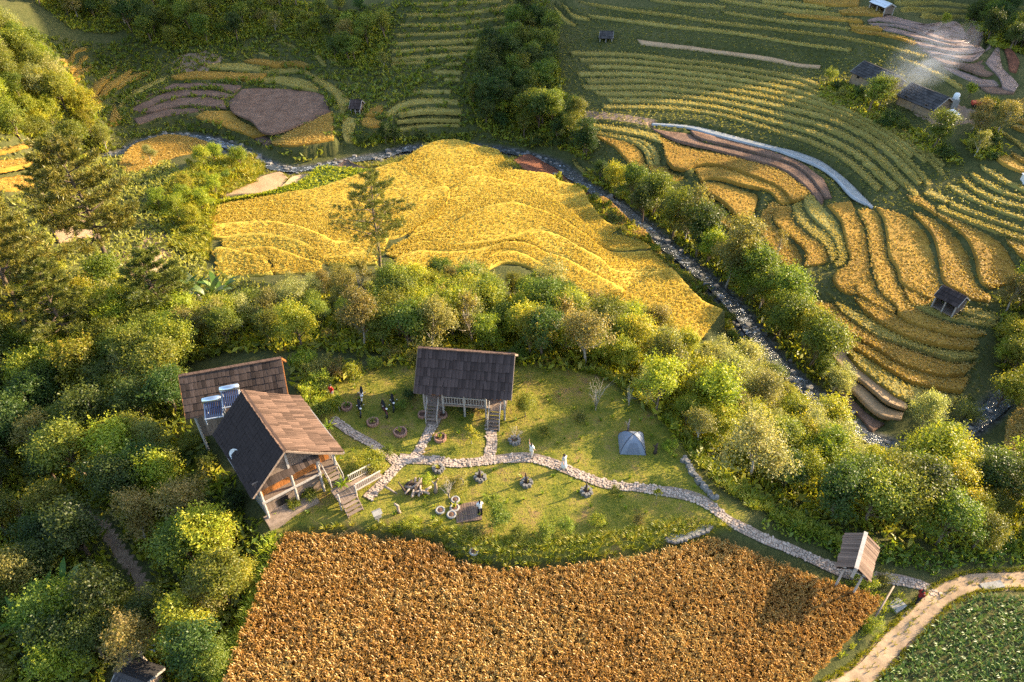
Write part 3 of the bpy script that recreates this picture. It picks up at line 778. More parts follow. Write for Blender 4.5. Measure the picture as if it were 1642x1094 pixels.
def ribbon_mesh(name, P, w, mat, dz, step=0.6, wob=0.3, kind='structure', parent=None, cols=None):
    n = int(plen(P) / step); P = resample(P, n)
    T = np.gradient(P[:, :2], axis=0); T /= np.linalg.norm(T, axis=1)[:, None] + 1e-9
    Nn = np.stack([-T[:, 1], T[:, 0]], 1)
    mm = 7
    t = np.linspace(-1, 1, mm)
    wl = w * (1 + wob * (vnoise(np.arange(n) * 0.23, np.zeros(n), 3) - 0.5)); wr = w * (1 + wob * (vnoise(np.arange(n) * 0.23, np.zeros(n), 9) - 0.5))
    W_ = np.where(t[None] < 0, wl[:, None], wr[:, None]) * t[None]
    XY = P[:, None, :2] + Nn[:, None] * W_[..., None]
    Zz = dz(XY[..., 0], XY[..., 1], np.repeat(P[:, 2:3], mm, 1))
    V = np.concatenate([XY, Zz[..., None]], -1).reshape(-1, 3)
    ii = np.arange(n * mm).reshape(n, mm)
    Fq = np.stack([ii[:-1, :-1], ii[:-1, 1:], ii[1:, 1:], ii[1:, :-1]], -1).reshape(-1, 4)
    Fq = Fq[:, ::-1]
    return link(name, mesh_np(name, V, Fq, True), mat, kind=kind, parent=parent)
ribbon_mesh('river_water', river, 0.9, MAT_RIVER, lambda x, y, z: z - 0.12 + 0.12 * (vnoise(x * 1.4, y * 1.4, 8) - 0.5))
ribbon_mesh('stream_water', stream, 0.9, MAT_RIVER, lambda x, y, z: z - 0.12 + 0.1 * (vnoise(x * 1.4, y * 1.4, 8) - 0.5))

# paddies: each a body of standing crop of its own on its terrace
for kind, G, zl in rib:
    n, mm = G.shape[:2]
    h = PH[kind]
    x, y = G[..., 0], G[..., 1]
    jit = 0.0 if kind == 'pond' else (0.05 if kind in ('soil', 'red', 'wet', 'stub') else 0.15)
    Zt = zl[:, None] + h + jit * (rng.random((n, mm)) - 0.5) + (0.07 if jit > 0.1 else 0.05) * (vnoise(x / 1.5, y / 1.5, 11) - 0.5) * (kind != 'pond')
    if kind in ('soil', 'red'): Zt[:, ::2] += 0.07
    if jit > 0.1:
        Zt[0] -= 0.05; Zt[-1] -= 0.05; Zt[:, 0] -= 0.05; Zt[:, -1] -= 0.05
    V = np.concatenate([np.stack([x, y, Zt], -1).reshape(-1, 3)])
    ii = np.arange(n * mm).reshape(n, mm)
    Fq = np.stack([ii[:-1, :-1], ii[:-1, 1:], ii[1:, 1:], ii[1:, :-1]], -1).reshape(-1, 4)
    a, b_, c_ = V[Fq[0, 0]], V[Fq[0, 1]], V[Fq[0, 3]]
    pa = G[n // 2, 0]; pb = G[n // 2, -1]; pc = G[min(n // 2 + 1, n - 1), 0]
    cr = (pb[0] - pa[0]) * (pc[1] - pa[1]) - (pb[1] - pa[1]) * (pc[0] - pa[0])
    loop = np.concatenate([ii[0, :], ii[1:, -1], ii[-1, -2::-1], ii[-2:0:-1, 0]])
    S = V[loop].copy(); S[:, 2] = np.minimum(S[:, 2] - h - 0.3, S[:, 2] - 0.3)
    k0 = len(V); nl = len(loop)
    V = np.vstack([V, S])
    sq = np.stack([loop, k0 + np.arange(nl), k0 + (np.arange(nl) + 1) % nl, np.roll(loop, -1)], -1)
    Fq = np.vstack([Fq, sq])
    if cr < 0: Fq = Fq[:, ::-1]
    nm = pname.get(kind, 'rice_paddy')
    me = mesh_np(nm, V, np.ascontiguousarray(Fq), False)
    link(nm, me, MAT_POND if kind == 'pond' else PM[kind], parent=ground)

# ------------------------------------------------------------------ plant prototypes
def unit(v):
    return v / (np.linalg.norm(v, axis=-1, keepdims=True) + 1e-9)
def leaf_quads(C, D, Nrm, ln, wd, fold=0.25):
    """diamond leaves: centres C, directions D, normals Nrm, length and width arrays -> V, F"""
    n = len(C)
    D = unit(D); S = unit(np.cross(D, Nrm)); U_ = np.cross(S, D)
    ln = np.broadcast_to(ln, n)[:, None]; wd = np.broadcast_to(wd, n)[:, None]
    a = C - D * ln * 0.5; t = C + D * ln * 0.5 - U_ * ln * 0.12
    m1 = C + S * wd * 0.5 + U_ * wd * fold; m2 = C - S * wd * 0.5 + U_ * wd * fold
    V = np.stack([a, m1, t, m2], 1).reshape(-1, 3)
    F = np.arange(n * 4).reshape(n, 4)
    return V, F
def tube(P, r, k=6, cap=True):
    """tapered tube along points P with radii r"""
    P = np.asarray(P, float); r = np.broadcast_to(np.asarray(r, float), len(P))
    T = unit(np.gradient(P, axis=0))
    ref = np.where(np.abs(T[:, 2:3]) > 0.9, np.array([[1., 0, 0]]), np.array([[0, 0, 1.]]))
    X = unit(np.cross(T, ref)); Y = np.cross(T, X)
    a = np.linspace(0, 2 * np.pi, k, endpoint=False)
    V = P[:, None] + (X[:, None] * np.cos(a)[None, :, None] + Y[:, None] * np.sin(a)[None, :, None]) * r[:, None, None]
    n = len(P)
    ii = np.arange(n * k).reshape(n, k)
    jj = np.roll(ii, -1, 1)
    F = np.stack([ii[:-1], jj[:-1], jj[1:], ii[1:]], -1).reshape(-1, 4)
    V = V.reshape(-1, 3)
    if cap:
        V = np.vstack([V, P[-1:], P[:1]])
        e = n * k
        top = np.stack([ii[-1], jj[-1], np.full(k, e), np.full(k, e)], -1)
        # keep quads: degenerate caps avoided by pairing
        F = F.tolist() + [[int(x), int(y), e] for x, y in zip(ii[-1], jj[-1])] + [[int(y), int(x), e + 1] for x, y in zip(ii[0], jj[0])]
        return V, F
    return V, F
class MB:
    """collects shapes into one mesh"""
    def __init__(s): s.V = []; s.F = []; s.n = 0
    def add(s, V, F):
        V = np.asarray(V, float); s.V.append(V)
        F = F.tolist() if isinstance(F, np.ndarray) else F
        s.F += [[i + s.n for i in f] for f in F]; s.n += len(V); return s
    def tube(s, P, r, k=6): return s.add(*tube(P, r, k))
    def box(s, lo, hi, M=None):
        x0, y0, z0 = lo; x1, y1, z1 = hi
        V = np.array([(x0, y0, z0), (x1, y0, z0), (x1, y1, z0), (x0, y1, z0), (x0, y0, z1), (x1, y0, z1), (x1, y1, z1), (x0, y1, z1)], float)
        if M is not None: V = V @ np.asarray(M)[:3, :3].T + np.asarray(M)[:3, 3]
        return s.add(V, [[0, 3, 2, 1], [4, 5, 6, 7], [0, 1, 5, 4], [1, 2, 6, 5], [2, 3, 7, 6], [3, 0, 4, 7]])
    def beam(s, a, b, w, h, up=(0, 0, 1)):
        a = np.array(a, float); b = np.array(b, float); d = unit(b - a); u_ = np.array(up, float)
        if abs(d @ u_) > 0.95: u_ = np.array([1., 0, 0])
        sx = unit(np.cross(d, u_)); sz = np.cross(sx, d)
        V = []
        for p in (a, b):
            for i, j in ((-1, -1), (1, -1), (1, 1), (-1, 1)): V.append(p + sx * i * w / 2 + sz * j * h / 2)
        return s.add(np.array(V), [[0, 1, 2, 3], [7, 6, 5, 4], [0, 4, 5, 1], [1, 5, 6, 2], [2, 6, 7, 3], [3, 7, 4, 0]])
    def lathe(s, prof, c=(0, 0, 0), k=12):
        a = np.linspace(0, 2 * np.pi, k, endpoint=False); prof = np.asarray(prof, float); n = len(prof)
        V = np.stack([prof[:, None, 0] * np.cos(a) + c[0], prof[:, None, 0] * np.sin(a) + c[1], np.repeat(prof[:, 1:2], k, 1) + c[2]], -1).reshape(-1, 3)
        ii = np.arange(n * k).reshape(n, k); jj = np.roll(ii, -1, 1)
        return s.add(V, np.stack([ii[:-1], jj[:-1], jj[1:], ii[1:]], -1).reshape(-1, 4))
    def ell(s, c, r, k=10, m=7, squash=None):
        th = np.linspace(0.08, np.pi - 0.08, m)
        s.lathe(np.stack([np.sin(th) * r[0], -np.cos(th) * r[2]], 1), (0, 0, 0), k)
        s.V[-1] = s.V[-1] * np.array([1, r[1] / r[0], 1]) + np.array(c); return s
    def mesh(s, name, smooth_shade=False):
        me = bpy.data.meshes.new(name); me.from_pydata(np.vstack(s.V).tolist(), [], s.F); me.update()
        if smooth_shade: me.polygons.foreach_set('use_smooth', np.ones(len(me.polygons), bool))
        return me
    def obj(s, name, mat, parent=None, smooth_shade=False, **kw):
        return link(name, s.mesh(name, smooth_shade), mat, parent, **kw)

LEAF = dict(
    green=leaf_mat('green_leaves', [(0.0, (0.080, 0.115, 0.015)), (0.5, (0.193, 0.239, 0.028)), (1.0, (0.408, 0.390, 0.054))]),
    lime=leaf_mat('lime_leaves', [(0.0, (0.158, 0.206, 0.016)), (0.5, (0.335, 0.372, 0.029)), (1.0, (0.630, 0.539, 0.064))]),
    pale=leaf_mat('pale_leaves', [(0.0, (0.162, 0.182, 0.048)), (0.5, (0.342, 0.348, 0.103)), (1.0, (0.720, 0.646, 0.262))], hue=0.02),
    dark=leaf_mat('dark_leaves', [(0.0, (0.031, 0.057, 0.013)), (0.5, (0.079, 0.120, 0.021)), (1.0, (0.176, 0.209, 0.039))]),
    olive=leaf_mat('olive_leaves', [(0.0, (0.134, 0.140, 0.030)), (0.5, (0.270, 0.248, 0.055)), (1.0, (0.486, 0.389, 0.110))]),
    pine=leaf_mat('pine_needles', [(0.0, (0.070, 0.088, 0.013)), (0.5, (0.164, 0.174, 0.021)), (1.0, (0.352, 0.305, 0.042))], trans=0.2),
    banana=leaf_mat('banana_leaves', [(0.0, (0.06, 0.13, 0.015)), (0.5, (0.13, 0.23, 0.03)), (1.0, (0.32, 0.36, 0.12))], trans=0.4, rough=0.4, spec=0.5),
    grass=leaf_mat('grass_blades', [(0.0, (0.116, 0.166, 0.011)), (0.5, (0.281, 0.324, 0.018)), (1.0, (0.544, 0.469, 0.046))], trans=0.4),
    dry=leaf_mat('dry_twigs', [(0.0, (0.12, 0.08, 0.045)), (0.5, (0.22, 0.16, 0.10)), (1.0, (0.36, 0.28, 0.19))], trans=0.1, hue=0.01),
    corn=leaf_mat('maize_leaves', [(0.0, (0.052, 0.111, 0.018)), (0.5, (0.117, 0.208, 0.033)), (1.0, (0.260, 0.351, 0.078))], trans=0.35),
    rice=leaf_mat('ripe_rice_ears', [(0.0, (0.17, 0.075, 0.018)), (0.35, (0.36, 0.165, 0.03)), (0.7, (0.50, 0.27, 0.06)), (0.9, (0.62, 0.40, 0.12)), (1.0, (0.32, 0.29, 0.06))], trans=0.3, val=0.0, hue=0.0),
    gold=leaf_mat('golden_ears', [(0.0, (0.34, 0.22, 0.055)), (0.5, (0.50, 0.345, 0.09)), (1.0, (0.66, 0.49, 0.16))], trans=0.3, val=0.0, hue=0.0),
    yel=leaf_mat('yellow_ears', [(0.0, (0.42, 0.275, 0.04)), (0.5, (0.57, 0.405, 0.065)), (1.0, (0.72, 0.56, 0.13))], trans=0.35, val=0.0, hue=0.0),
    oliv=leaf_mat('olive_ears', [(0.0, (0.34, 0.255, 0.055)), (0.5, (0.52, 0.395, 0.09)), (1.0, (0.66, 0.53, 0.15))], trans=0.3, val=0.0, hue=0.0),
    red=leaf_mat('red_leaves', [(0.0, (0.14, 0.04, 0.02)), (0.5, (0.3, 0.09, 0.05)), (1.0, (0.4, 0.2, 0.12))], trans=0.3))
MAT_BARK = simple_mat('bark', (0.16, 0.115, 0.08), 0.9, 0.1, 0.35, 5, bmp=0.03, rnd=0.2)
MAT_PALEBARK = simple_mat('pale_bark', (0.42, 0.36, 0.29), 0.9, 0.1, 0.25, 5, bmp=0.02, rnd=0.15)

def crown(r, nclump, per, leaf, height, width, shape='round', droop=0.0, trunk=0.3):
    """leaf clumps on a lumpy crown. returns leaf V,F,tint and clump centres"""
    C = []
    lob = []
    k = {'round': 10, 'tall': 10, 'wide': 9, 'bush': 9}[shape]
    for i in range(k):
        a = r.random() * 6.283; q_ = r.random()
        if shape == 'tall':
            zc_ = height * (trunk + (1 - trunk) * (0.12 + 0.8 * i / k)); rr = width * 0.5 * (1.0 - 0.55 * (i / k)) * 0.75; off = width * 0.22 * (1 - 0.5 * i / k)
        elif shape == 'wide':
            zc_ = height * (0.62 + 0.26 * r.random()); rr = width * 0.25; off = width * 0.34 * q_ ** 0.5
        elif shape == 'bush':
            zc_ = height * (0.25 + 0.45 * r.random()); rr = width * 0.3; off = width * 0.3 * q_ ** 0.5
        else:
            zc_ = height * (trunk + (1 - trunk) * (0.15 + 0.62 * r.random())); rr = width * 0.24; off = width * 0.36 * q_ ** 0.5 * (1.1 - 0.5 * (zc_ / height))
        lob.append((np.array([off * math.cos(a), off * math.sin(a), zc_]), rr * (0.55 + 0.75 * r.random())))
    if shape in ('round',):
        lob.append((np.array([0, 0, height * 0.82]), width * 0.26))
    per_l = max(1, nclump // len(lob))
    cc, cn = [], []
    for c, rr in lob:
        for _ in range(per_l):
            d = r.normal(size=3); d[2] = abs(d[2]) * 0.9 + 0.05 if r.random() < 0.8 else d[2]
            d = d / np.linalg.norm(d)
            cc.append(c + d * rr * np.array([1, 1, 0.85]) * (0.65 + 0.45 * r.random())); cn.append(d)
    cc = np.array(cc); cn = np.array(cn)
    keep = cc[:, 2] > height * 0.06
    cc, cn = cc[keep], cn[keep]
    n = len(cc) * per
    ci = np.repeat(np.arange(len(cc)), per)
    sp = width * 0.075
    P = cc[ci] + r.normal(size=(n, 3)) * sp * np.array([1, 1, 0.7])
    nr = unit(cn[ci] * 0.7 + r.normal(size=(n, 3)) * 0.55 + np.array([0, 0, 0.45]))
    D = r.normal(size=(n, 3)); D -= nr * (D * nr).sum(1, keepdims=True); D = unit(D); D[:, 2] -= droop
    ct = r.random(len(cc))
    tint = np.clip(0.5 * ct[ci] + 0.5 * r.random(n), 0, 1)
    # shoots that break the outline
    ns, nk = 26, 16
    si = r.choice(len(cc), ns); sd2 = unit(cn[si] * 0.8 + np.array([0, 0, 0.9]) + r.normal(size=(ns, 3)) * 0.35)
    f_ = np.linspace(0, 1, nk)[None, :, None]
    sp_ = (cc[si][:, None] + sd2[:, None] * f_ * width * (0.14 + 0.12 * r.random((ns, 1, 1))) + r.normal(size=(ns, nk, 3)) * width * 0.018).reshape(-1, 3)
    P = np.vstack([P, sp_]); m2 = len(sp_)
    nr = np.vstack([nr, unit(r.normal(size=(m2, 3)) + [0, 0, 0.6])]); D = np.vstack([D, unit(r.normal(size=(m2, 3)) + np.repeat(sd2, nk, 0) * 0.8)])
    tint = np.concatenate([tint, np.clip(0.35 + 0.65 * r.random(m2), 0, 1)]); n = len(P)
    ln = leaf * (0.7 + 0.6 * r.random(n))
    V, F = leaf_quads(P, D, nr, ln, ln * 0.5)
    return V, F, np.repeat(tint, 4), cc
def limbs(r, cc, height, width, k, rad):
    mb = MB()
    lean = r.normal(size=2) * 0.04 * height
    top = height * 0.72
    zs = np.linspace(-0.4, top, 7)
    T = np.stack([lean[0] * (zs / top) ** 2 + 0.03 * height * np.sin(zs * 1.1 + r.random() * 6), lean[1] * (zs / top) ** 2, zs], 1)
    T[0, :2] = T[1, :2] * 0
    mb.tube(T, np.linspace(rad * 1.25, rad * 0.3, 7), 7)
    for i in r.choice(len(cc), min(k, len(cc)), replace=False):
        e = cc[i]; s0 = np.clip(e[2] * (0.3 + 0.35 * r.random()), height * 0.12, top * 0.9)
        b = np.array([np.interp(s0, zs, T[:, 0]), np.interp(s0, zs, T[:, 1]), s0])
        mid_ = (b + e) / 2 + np.array([0, 0, -0.06 * height * (r.random() - 0.3)])
        mb.tube([b, mid_, e], [rad * 0.42, rad * 0.28, rad * 0.08], 5)
    return mb
PROTO = {}
def tree_proto(key, mat, bark, height, width, shape, nclump, per, leaf, rad, seed, droop=0.0, nl=14, trunk=0.3):
    r = np.random.default_rng(seed)
    V, F, t, cc = crown(r, nclump, per, leaf, height, width, shape, droop, trunk)
    me = mesh_np('crown', V, F, False, dict(tint=t)); me.materials.append(LEAF[mat])
    tm = limbs(r, cc, height, width, nl, rad).mesh('trunk', True); tm.materials.append(bark)
    PROTO[key] = (me, tm, height, width)
for i in range(3):
    tree_proto(f'broad{i}', 'green', MAT_BARK, 6.0, 4.6, 'round', 150, 48, 0.19, 0.13, 100 + i)
    tree_proto(f'lime{i}', 'lime', MAT_BARK, 5.5, 4.4, 'round', 140, 48, 0.19, 0.12, 110 + i)
    tree_proto(f'pale{i}', 'pale', MAT_PALEBARK, 6.4, 4.6, 'tall' if i == 1 else 'round', 160, 46, 0.17, 0.10, 120 + i, droop=0.3)
    tree_proto(f'dark{i}', 'dark', MAT_BARK, 6.0, 4.4, 'round', 140, 50, 0.19, 0.14, 130 + i)
    tree_proto(f'olive{i}', 'olive', MAT_PALEBARK, 6.0, 4.2, 'tall' if i == 0 else 'round', 130, 42, 0.18, 0.11, 140 + i)
    tree_proto(f'bush{i}', ('green', 'lime', 'olive')[i], MAT_BARK, 2.2, 2.6, 'bush', 80, 34, 0.14, 0.05, 150 + i, nl=6)
for i in range(2):
    tree_proto(f'darkbush{i}', 'dark', MAT_BARK, 2.4, 2.8, 'bush', 90, 32, 0.15, 0.05, 160 + i, nl=6)
    tree_proto(f'sparse{i}', 'olive', MAT_PALEBARK, 6.5, 3.4, 'tall', 60, 22, 0.2, 0.09, 165 + i, nl=22)
    tree_proto(f'slim{i}', 'lime', MAT_PALEBARK, 3.4, 1.7, 'tall', 60, 26, 0.16, 0.05, 170 + i, nl=8)

def needle_proto(key, height, width, seed, clear=0.45, nbr=34, rad=0.2, dense=26):
    """pine: bare lower stem, whorls of level limbs carrying needle tufts"""
    r = np.random.default_rng(seed)
    mb = MB()
    lean = r.normal(size=2) * 0.02 * height
    zs = np.linspace(-0.5, height, 12)
    T = np.stack([lean[0] * (zs / height) ** 2 + 0.08 * np.sin(zs * 0.7 + 1), lean[1] * (zs / height) ** 2 + 0.06 * np.cos(zs * 0.9), zs], 1)
    mb.tube(T, np.linspace(rad, 0.03, 12), 8)
    tips, dirs = [], []
    for i in range(nbr):
        t = (i + r.random() * 0.6) / nbr
        z = height * (clear + (1 - clear) * t * 0.98)
        ln = width * 0.5 * (1 - t) ** 0.6 * (0.6 + 0.55 * r.random()) + 0.25
        a = i * 2.4 + r.random() * 0.9
        b = np.array([np.interp(z, zs, T[:, 0]), np.interp(z, zs, T[:, 1]), z])
        d = np.array([math.cos(a), math.sin(a), 0.12 + 0.25 * t - 0.1 * r.random()])
        pts_ = [b + d * ln * s + np.array([0, 0, 0.12 * ln * s * s]) for s in (0, 0.35, 0.7, 1.0)]
        mb.tube(pts_, [0.055 * (1 - t) + 0.02, 0.04 * (1 - t) + 0.015, 0.02, 0.008], 5)
        for s in np.linspace(0.3, 1.0, 4 + int(ln * 2.2)):
            p = b + d * ln * s + np.array([0, 0, 0.12 * ln * s * s])
            side = np.array([-d[1], d[0], 0])
            for q_ in range(2):
                off = side * (r.random() - 0.5) * 0.62 * ln * (1.15 - 0.75 * s) + np.array([0, 0, 0.1 * r.random()])
                tips.append(p + off); dirs.append(unit(d + side * np.sign((off @ side) + 1e-6) * 0.6 + np.array([0, 0, 0.35])))
    tips = np.array(tips); dirs = np.array(dirs)
    ci = np.repeat(np.arange(len(tips)), dense); n = len(ci)
    D = unit(dirs[ci] * 0.7 + r.normal(size=(n, 3)) * 0.6)
    P = tips[ci] + D * 0.12 + r.normal(size=(n, 3)) * 0.07
    V, F = leaf_quads(P, D, r.normal(size=(n, 3)), 0.24 + 0.12 * r.random(n), 0.03 + 0.02 * r.random(n), 0.0)
    tint = np.repeat(np.clip(0.5 * r.random(len(tips))[ci] + 0.5 * r.random(n), 0, 1), 4)
    me = mesh_np('crown', V, F, False, dict(tint=tint)); me.materials.append(LEAF['pine'])
    tm = mb.mesh('trunk', True); tm.materials.append(MAT_BARK)
    PROTO[key] = (me, tm, height, width)
needle_proto('pine0', 11.5, 8.5, 200, 0.36, 40, 0.16, 26)
needle_proto('pine1', 10.0, 7.0, 201, 0.42, 40, 0.2, 40)
needle_proto('pine2', 8.0, 5.6, 202, 0.4, 34, 0.15, 38)

def blade_proto(key, mat, nb, ln, wd, arch, seed, spread=0.25, segs=3):
    """tuft of arching blades (tall grass, bamboo-like canes, banana, maize)"""
    r = np.random.default_rng(seed)
    V = []; F = []; t = []
    for i in range(nb):
        a = r.random() * 6.283; l_ = ln * (0.65 + 0.5 * r.random()); w_ = wd * (0.8 + 0.4 * r.random())
        o = np.array([math.cos(a), math.sin(a), 0]); sd_ = np.array([-o[1], o[0], 0])
        tl = arch * (0.5 + 0.8 * r.random())
        b = o * spread * r.random(); ang = 0.15 + 0.25 * r.random()
        p = b.copy(); tt = r.random(); base = len(V)
        for s in range(segs + 1):
            f = s / segs
            w2 = w_ * (0.55 + 0.9 * f) * (1 - f) ** 0.5 * 1.2 + 0.004 if s else w_ * 0.35
            V += [p + sd_ * w2 / 2, p - sd_ * w2 / 2]; t += [tt, tt]
            an = ang + tl * f
            p = p + (o * math.sin(an) + np.array([0, 0, math.cos(an)])) * l_ / segs
        for s in range(segs):
            F.append([base + 2 * s, base + 2 * s + 1, base + 2 * s + 3, base + 2 * s + 2])
    return np.array(V), np.array(F), np.array(t)
BL = dict(
    grass=blade_proto('grass', 'grass', 9, 0.42, 0.05, 1.0, 300, 0.12, 2),
    tall=blade_proto('tall', 'grass', 14, 1.0, 0.09, 1.3, 301, 0.2, 3),
    rice=blade_proto('rice', 'rice', 7, 0.62, 0.055, 1.25, 302, 0.10, 2),
    fern=blade_proto('fern', 'green', 9, 0.75, 0.20, 1.5, 303, 0.12, 2),
    maize=blade_proto('maize', 'corn', 9, 0.85, 0.11, 1.7, 304, 0.05, 3),
    banana=blade_proto('banana', 'banana', 11, 2.3, 0.5, 1.35, 305, 0.1, 5),
    palm=blade_proto('palm', 'lime', 13, 1.5, 0.22, 1.7, 306, 0.05, 4))

_r = np.random.default_rng(99)
_C = np.column_stack([_r.normal(size=6) * 0.05, _r.normal(size=6) * 0.05, 0.5 + 0.12 * _r.random(6)])
_D = _r.normal(size=(6, 3)); _D[:, 2] = -0.5 - 0.6 * _r.random(6)
_V, _F = leaf_quads(_C, _D, _r.normal(size=(6, 3)) * 0.3 + [0, 0, 1], 0.17 + 0.07 * _r.random(6), 0.05)
_V2, _F2 = leaf_quads(np.array([[0, 0, 0.28]]), np.array([[0.2, 0.1, 1.0]]), np.array([[0.3, -1.0, 0.1]]), 0.55, 0.12)
BL['rice'] = (np.vstack([_V, _V2]), np.vstack([_F, _F2 + len(_V)]), np.concatenate([np.repeat(0.25 + 0.6 * _r.random(6), 4), np.repeat([0.15], 4)]))
_C = np.column_stack([_r.normal(size=4) * 0.10, _r.normal(size=4) * 0.10, 0.02 + 0.14 * _r.random(4)])
_V, _F = leaf_quads(_C, _r.normal(size=(4, 3)) + [0, 0, 0.4], _r.normal(size=(4, 3)) + [0, 0, 0.4], 0.34, 0.13)
BL['ears'] = (_V, _F, np.repeat([0.1, 0.4, 0.7, 1.0], 4))
_C = np.column_stack([_r.normal(size=6) * 0.2, _r.normal(size=6) * 0.2, 0.15 + 0.25 * _r.random(6)])
_V, _F = leaf_quads(_C, _r.normal(size=(6, 3)) + [0, 0, 0.9], _r.normal(size=(6, 3)) + [0, 0, 0.3], 0.55, 0.2)
BL['tuft'] = (_V, _F, np.repeat(_r.random(6), 4))
def not_in_fields(P):
    for kind, G, zl in rib:
        poly = np.vstack([G[:, 0], G[::-1, -1]]); lo = poly.min(0); hi = poly.max(0)
        m_ = (P[:, 0] > lo[0]) & (P[:, 0] < hi[0]) & (P[:, 1] > lo[1]) & (P[:, 1] < hi[1])
        if not m_.any(): continue
        ins = np.zeros(len(P), bool); ins[m_] = inside(poly, P[m_, 0], P[m_, 1]); P = P[~ins]
    return P
def scatter(name, key, mat, P, size, kind='stuff', parent=None, tilt=0.25, tint_by=None, label=None, zoff=0.0):
    """one mesh holding many copies of a tuft"""
    V0, F0, t0 = BL[key]
    n = len(P)
    if n == 0: return None
    a = rng.random(n) * 6.283; s = size * (0.7 + 0.6 * rng.random(n))
    ca, sa = np.cos(a), np.sin(a)
    V = np.empty((n, len(V0), 3))
    V[..., 0] = (V0[None, :, 0] * ca[:, None] - V0[None, :, 1] * sa[:, None]) * s[:, None]
    V[..., 1] = (V0[None, :, 0] * sa[:, None] + V0[None, :, 1] * ca[:, None]) * s[:, None]
    V[..., 2] = V0[None, :, 2] * s[:, None]
    tx, ty = tilt * (rng.random(n) - 0.5), tilt * (rng.random(n) - 0.5)
    V[..., 0] += V[..., 2] * tx[:, None]; V[..., 1] += V[..., 2] * ty[:, None]
    V += P[:, None]; V[..., 2] += zoff
    F = (F0[None] + (np.arange(n) * len(V0))[:, None, None]).reshape(-1, 4)
    base = rng.random(n) if tint_by is None else tint_by
    t = np.clip(0.5 * base[:, None] + 0.5 * t0[None], 0, 1)
    me = mesh_np(name, V.reshape(-1, 3), F, False, dict(tint=t.ravel()))
    return link(name, me, LEAF[mat], parent, kind)

occ = []      # no-tree zones: (polyline, width)
def fill_poly(poly, spacing, jitter=0.8, clear=()):
    """jittered grid of ground points inside a world polygon"""
    poly = np.asarray(poly)
    lo = poly[:, :2].min(0); hi = poly[:, :2].max(0)
    x = np.arange(lo[0], hi[0], spacing); y = np.arange(lo[1], hi[1], spacing)
    X, Y = np.meshgrid(x, y); X = X.ravel() + (rng.random(X.size) - 0.5) * spacing * jitter; Y = Y.ravel() + (rng.random(Y.size) - 0.5) * spacing * jitter
    k = inside(poly, X, Y)
    X, Y = X[k], Y[k]
    for P, w in clear:
        k = dist_poly(P, X, Y, False) > w
        X, Y = X[k], Y[k]
    return np.stack([X, Y, ground_z(X, Y)], 1)

# ------------------------------------------------------------------ trees
ONES = "zeroth first second third fourth fifth sixth seventh eighth ninth tenth eleventh twelfth thirteenth fourteenth fifteenth sixteenth seventeenth eighteenth nineteenth".split()
TENS = {2: 'twent', 3: 'thirt', 4: 'fort', 5: 'fift', 6: 'sixt', 7: 'sevent', 8: 'eight', 9: 'ninet'}
def ordinal(n):
    if n < 20: return ONES[n]
    t, u_ = divmod(n, 10)
    return TENS[t] + 'ieth' if u_ == 0 else TENS[t] + 'y-' + ONES[u_]
KIND = dict(broad=('leafy_tree', 'green leafy tree'), lime=('bright_tree', 'bright yellow-green tree'), pale=('pale_tree', 'pale silvery tree'),
            dark=('dark_tree', 'dark green tree'), olive=('olive_tree', 'olive-brown tree'), bush=('bush', 'low rounded bush'), darkbush=('dark_bush', 'low dark bush'),
            sparse=('thin_tree', 'thin sparse tree'), slim=('slim_tree', 'slim young tree'), pine=('pine_tree', 'tall pine'))
def kind_of(key):
    return KIND[key.rstrip('0123456789')]
def plant(key, p, s, label, cat, group=None, rz=None, lean=(0, 0), name=None):
    cm, tm, h, w = PROTO[key]
    o = thing(name or kind_of(key)[0], (p[0], p[1], p[2] - 0.05), label, cat, group, rng.random() * 6.283 if rz is None else rz)
    o.rotation_euler[0] = lean[0]; o.rotation_euler[1] = lean[1]
    o.scale = (s, s, s * (0.9 + 0.2 * rng.random()))
    for nm, me_ in (('trunk', tm), ('crown', cm)):
        c = bpy.data.objects.new(nm, me_); col.objects.link(c); c.parent = o
    return o
clear_paths = [(P, w + 0.7) for P, w in path_l] + [(P, w + 0.55) for P, w in dirt_l] + [(hits([(258, 505), (362, 505)]), 2.3)]
clear_water = [(river, 1.9), (stream, 0.9)]
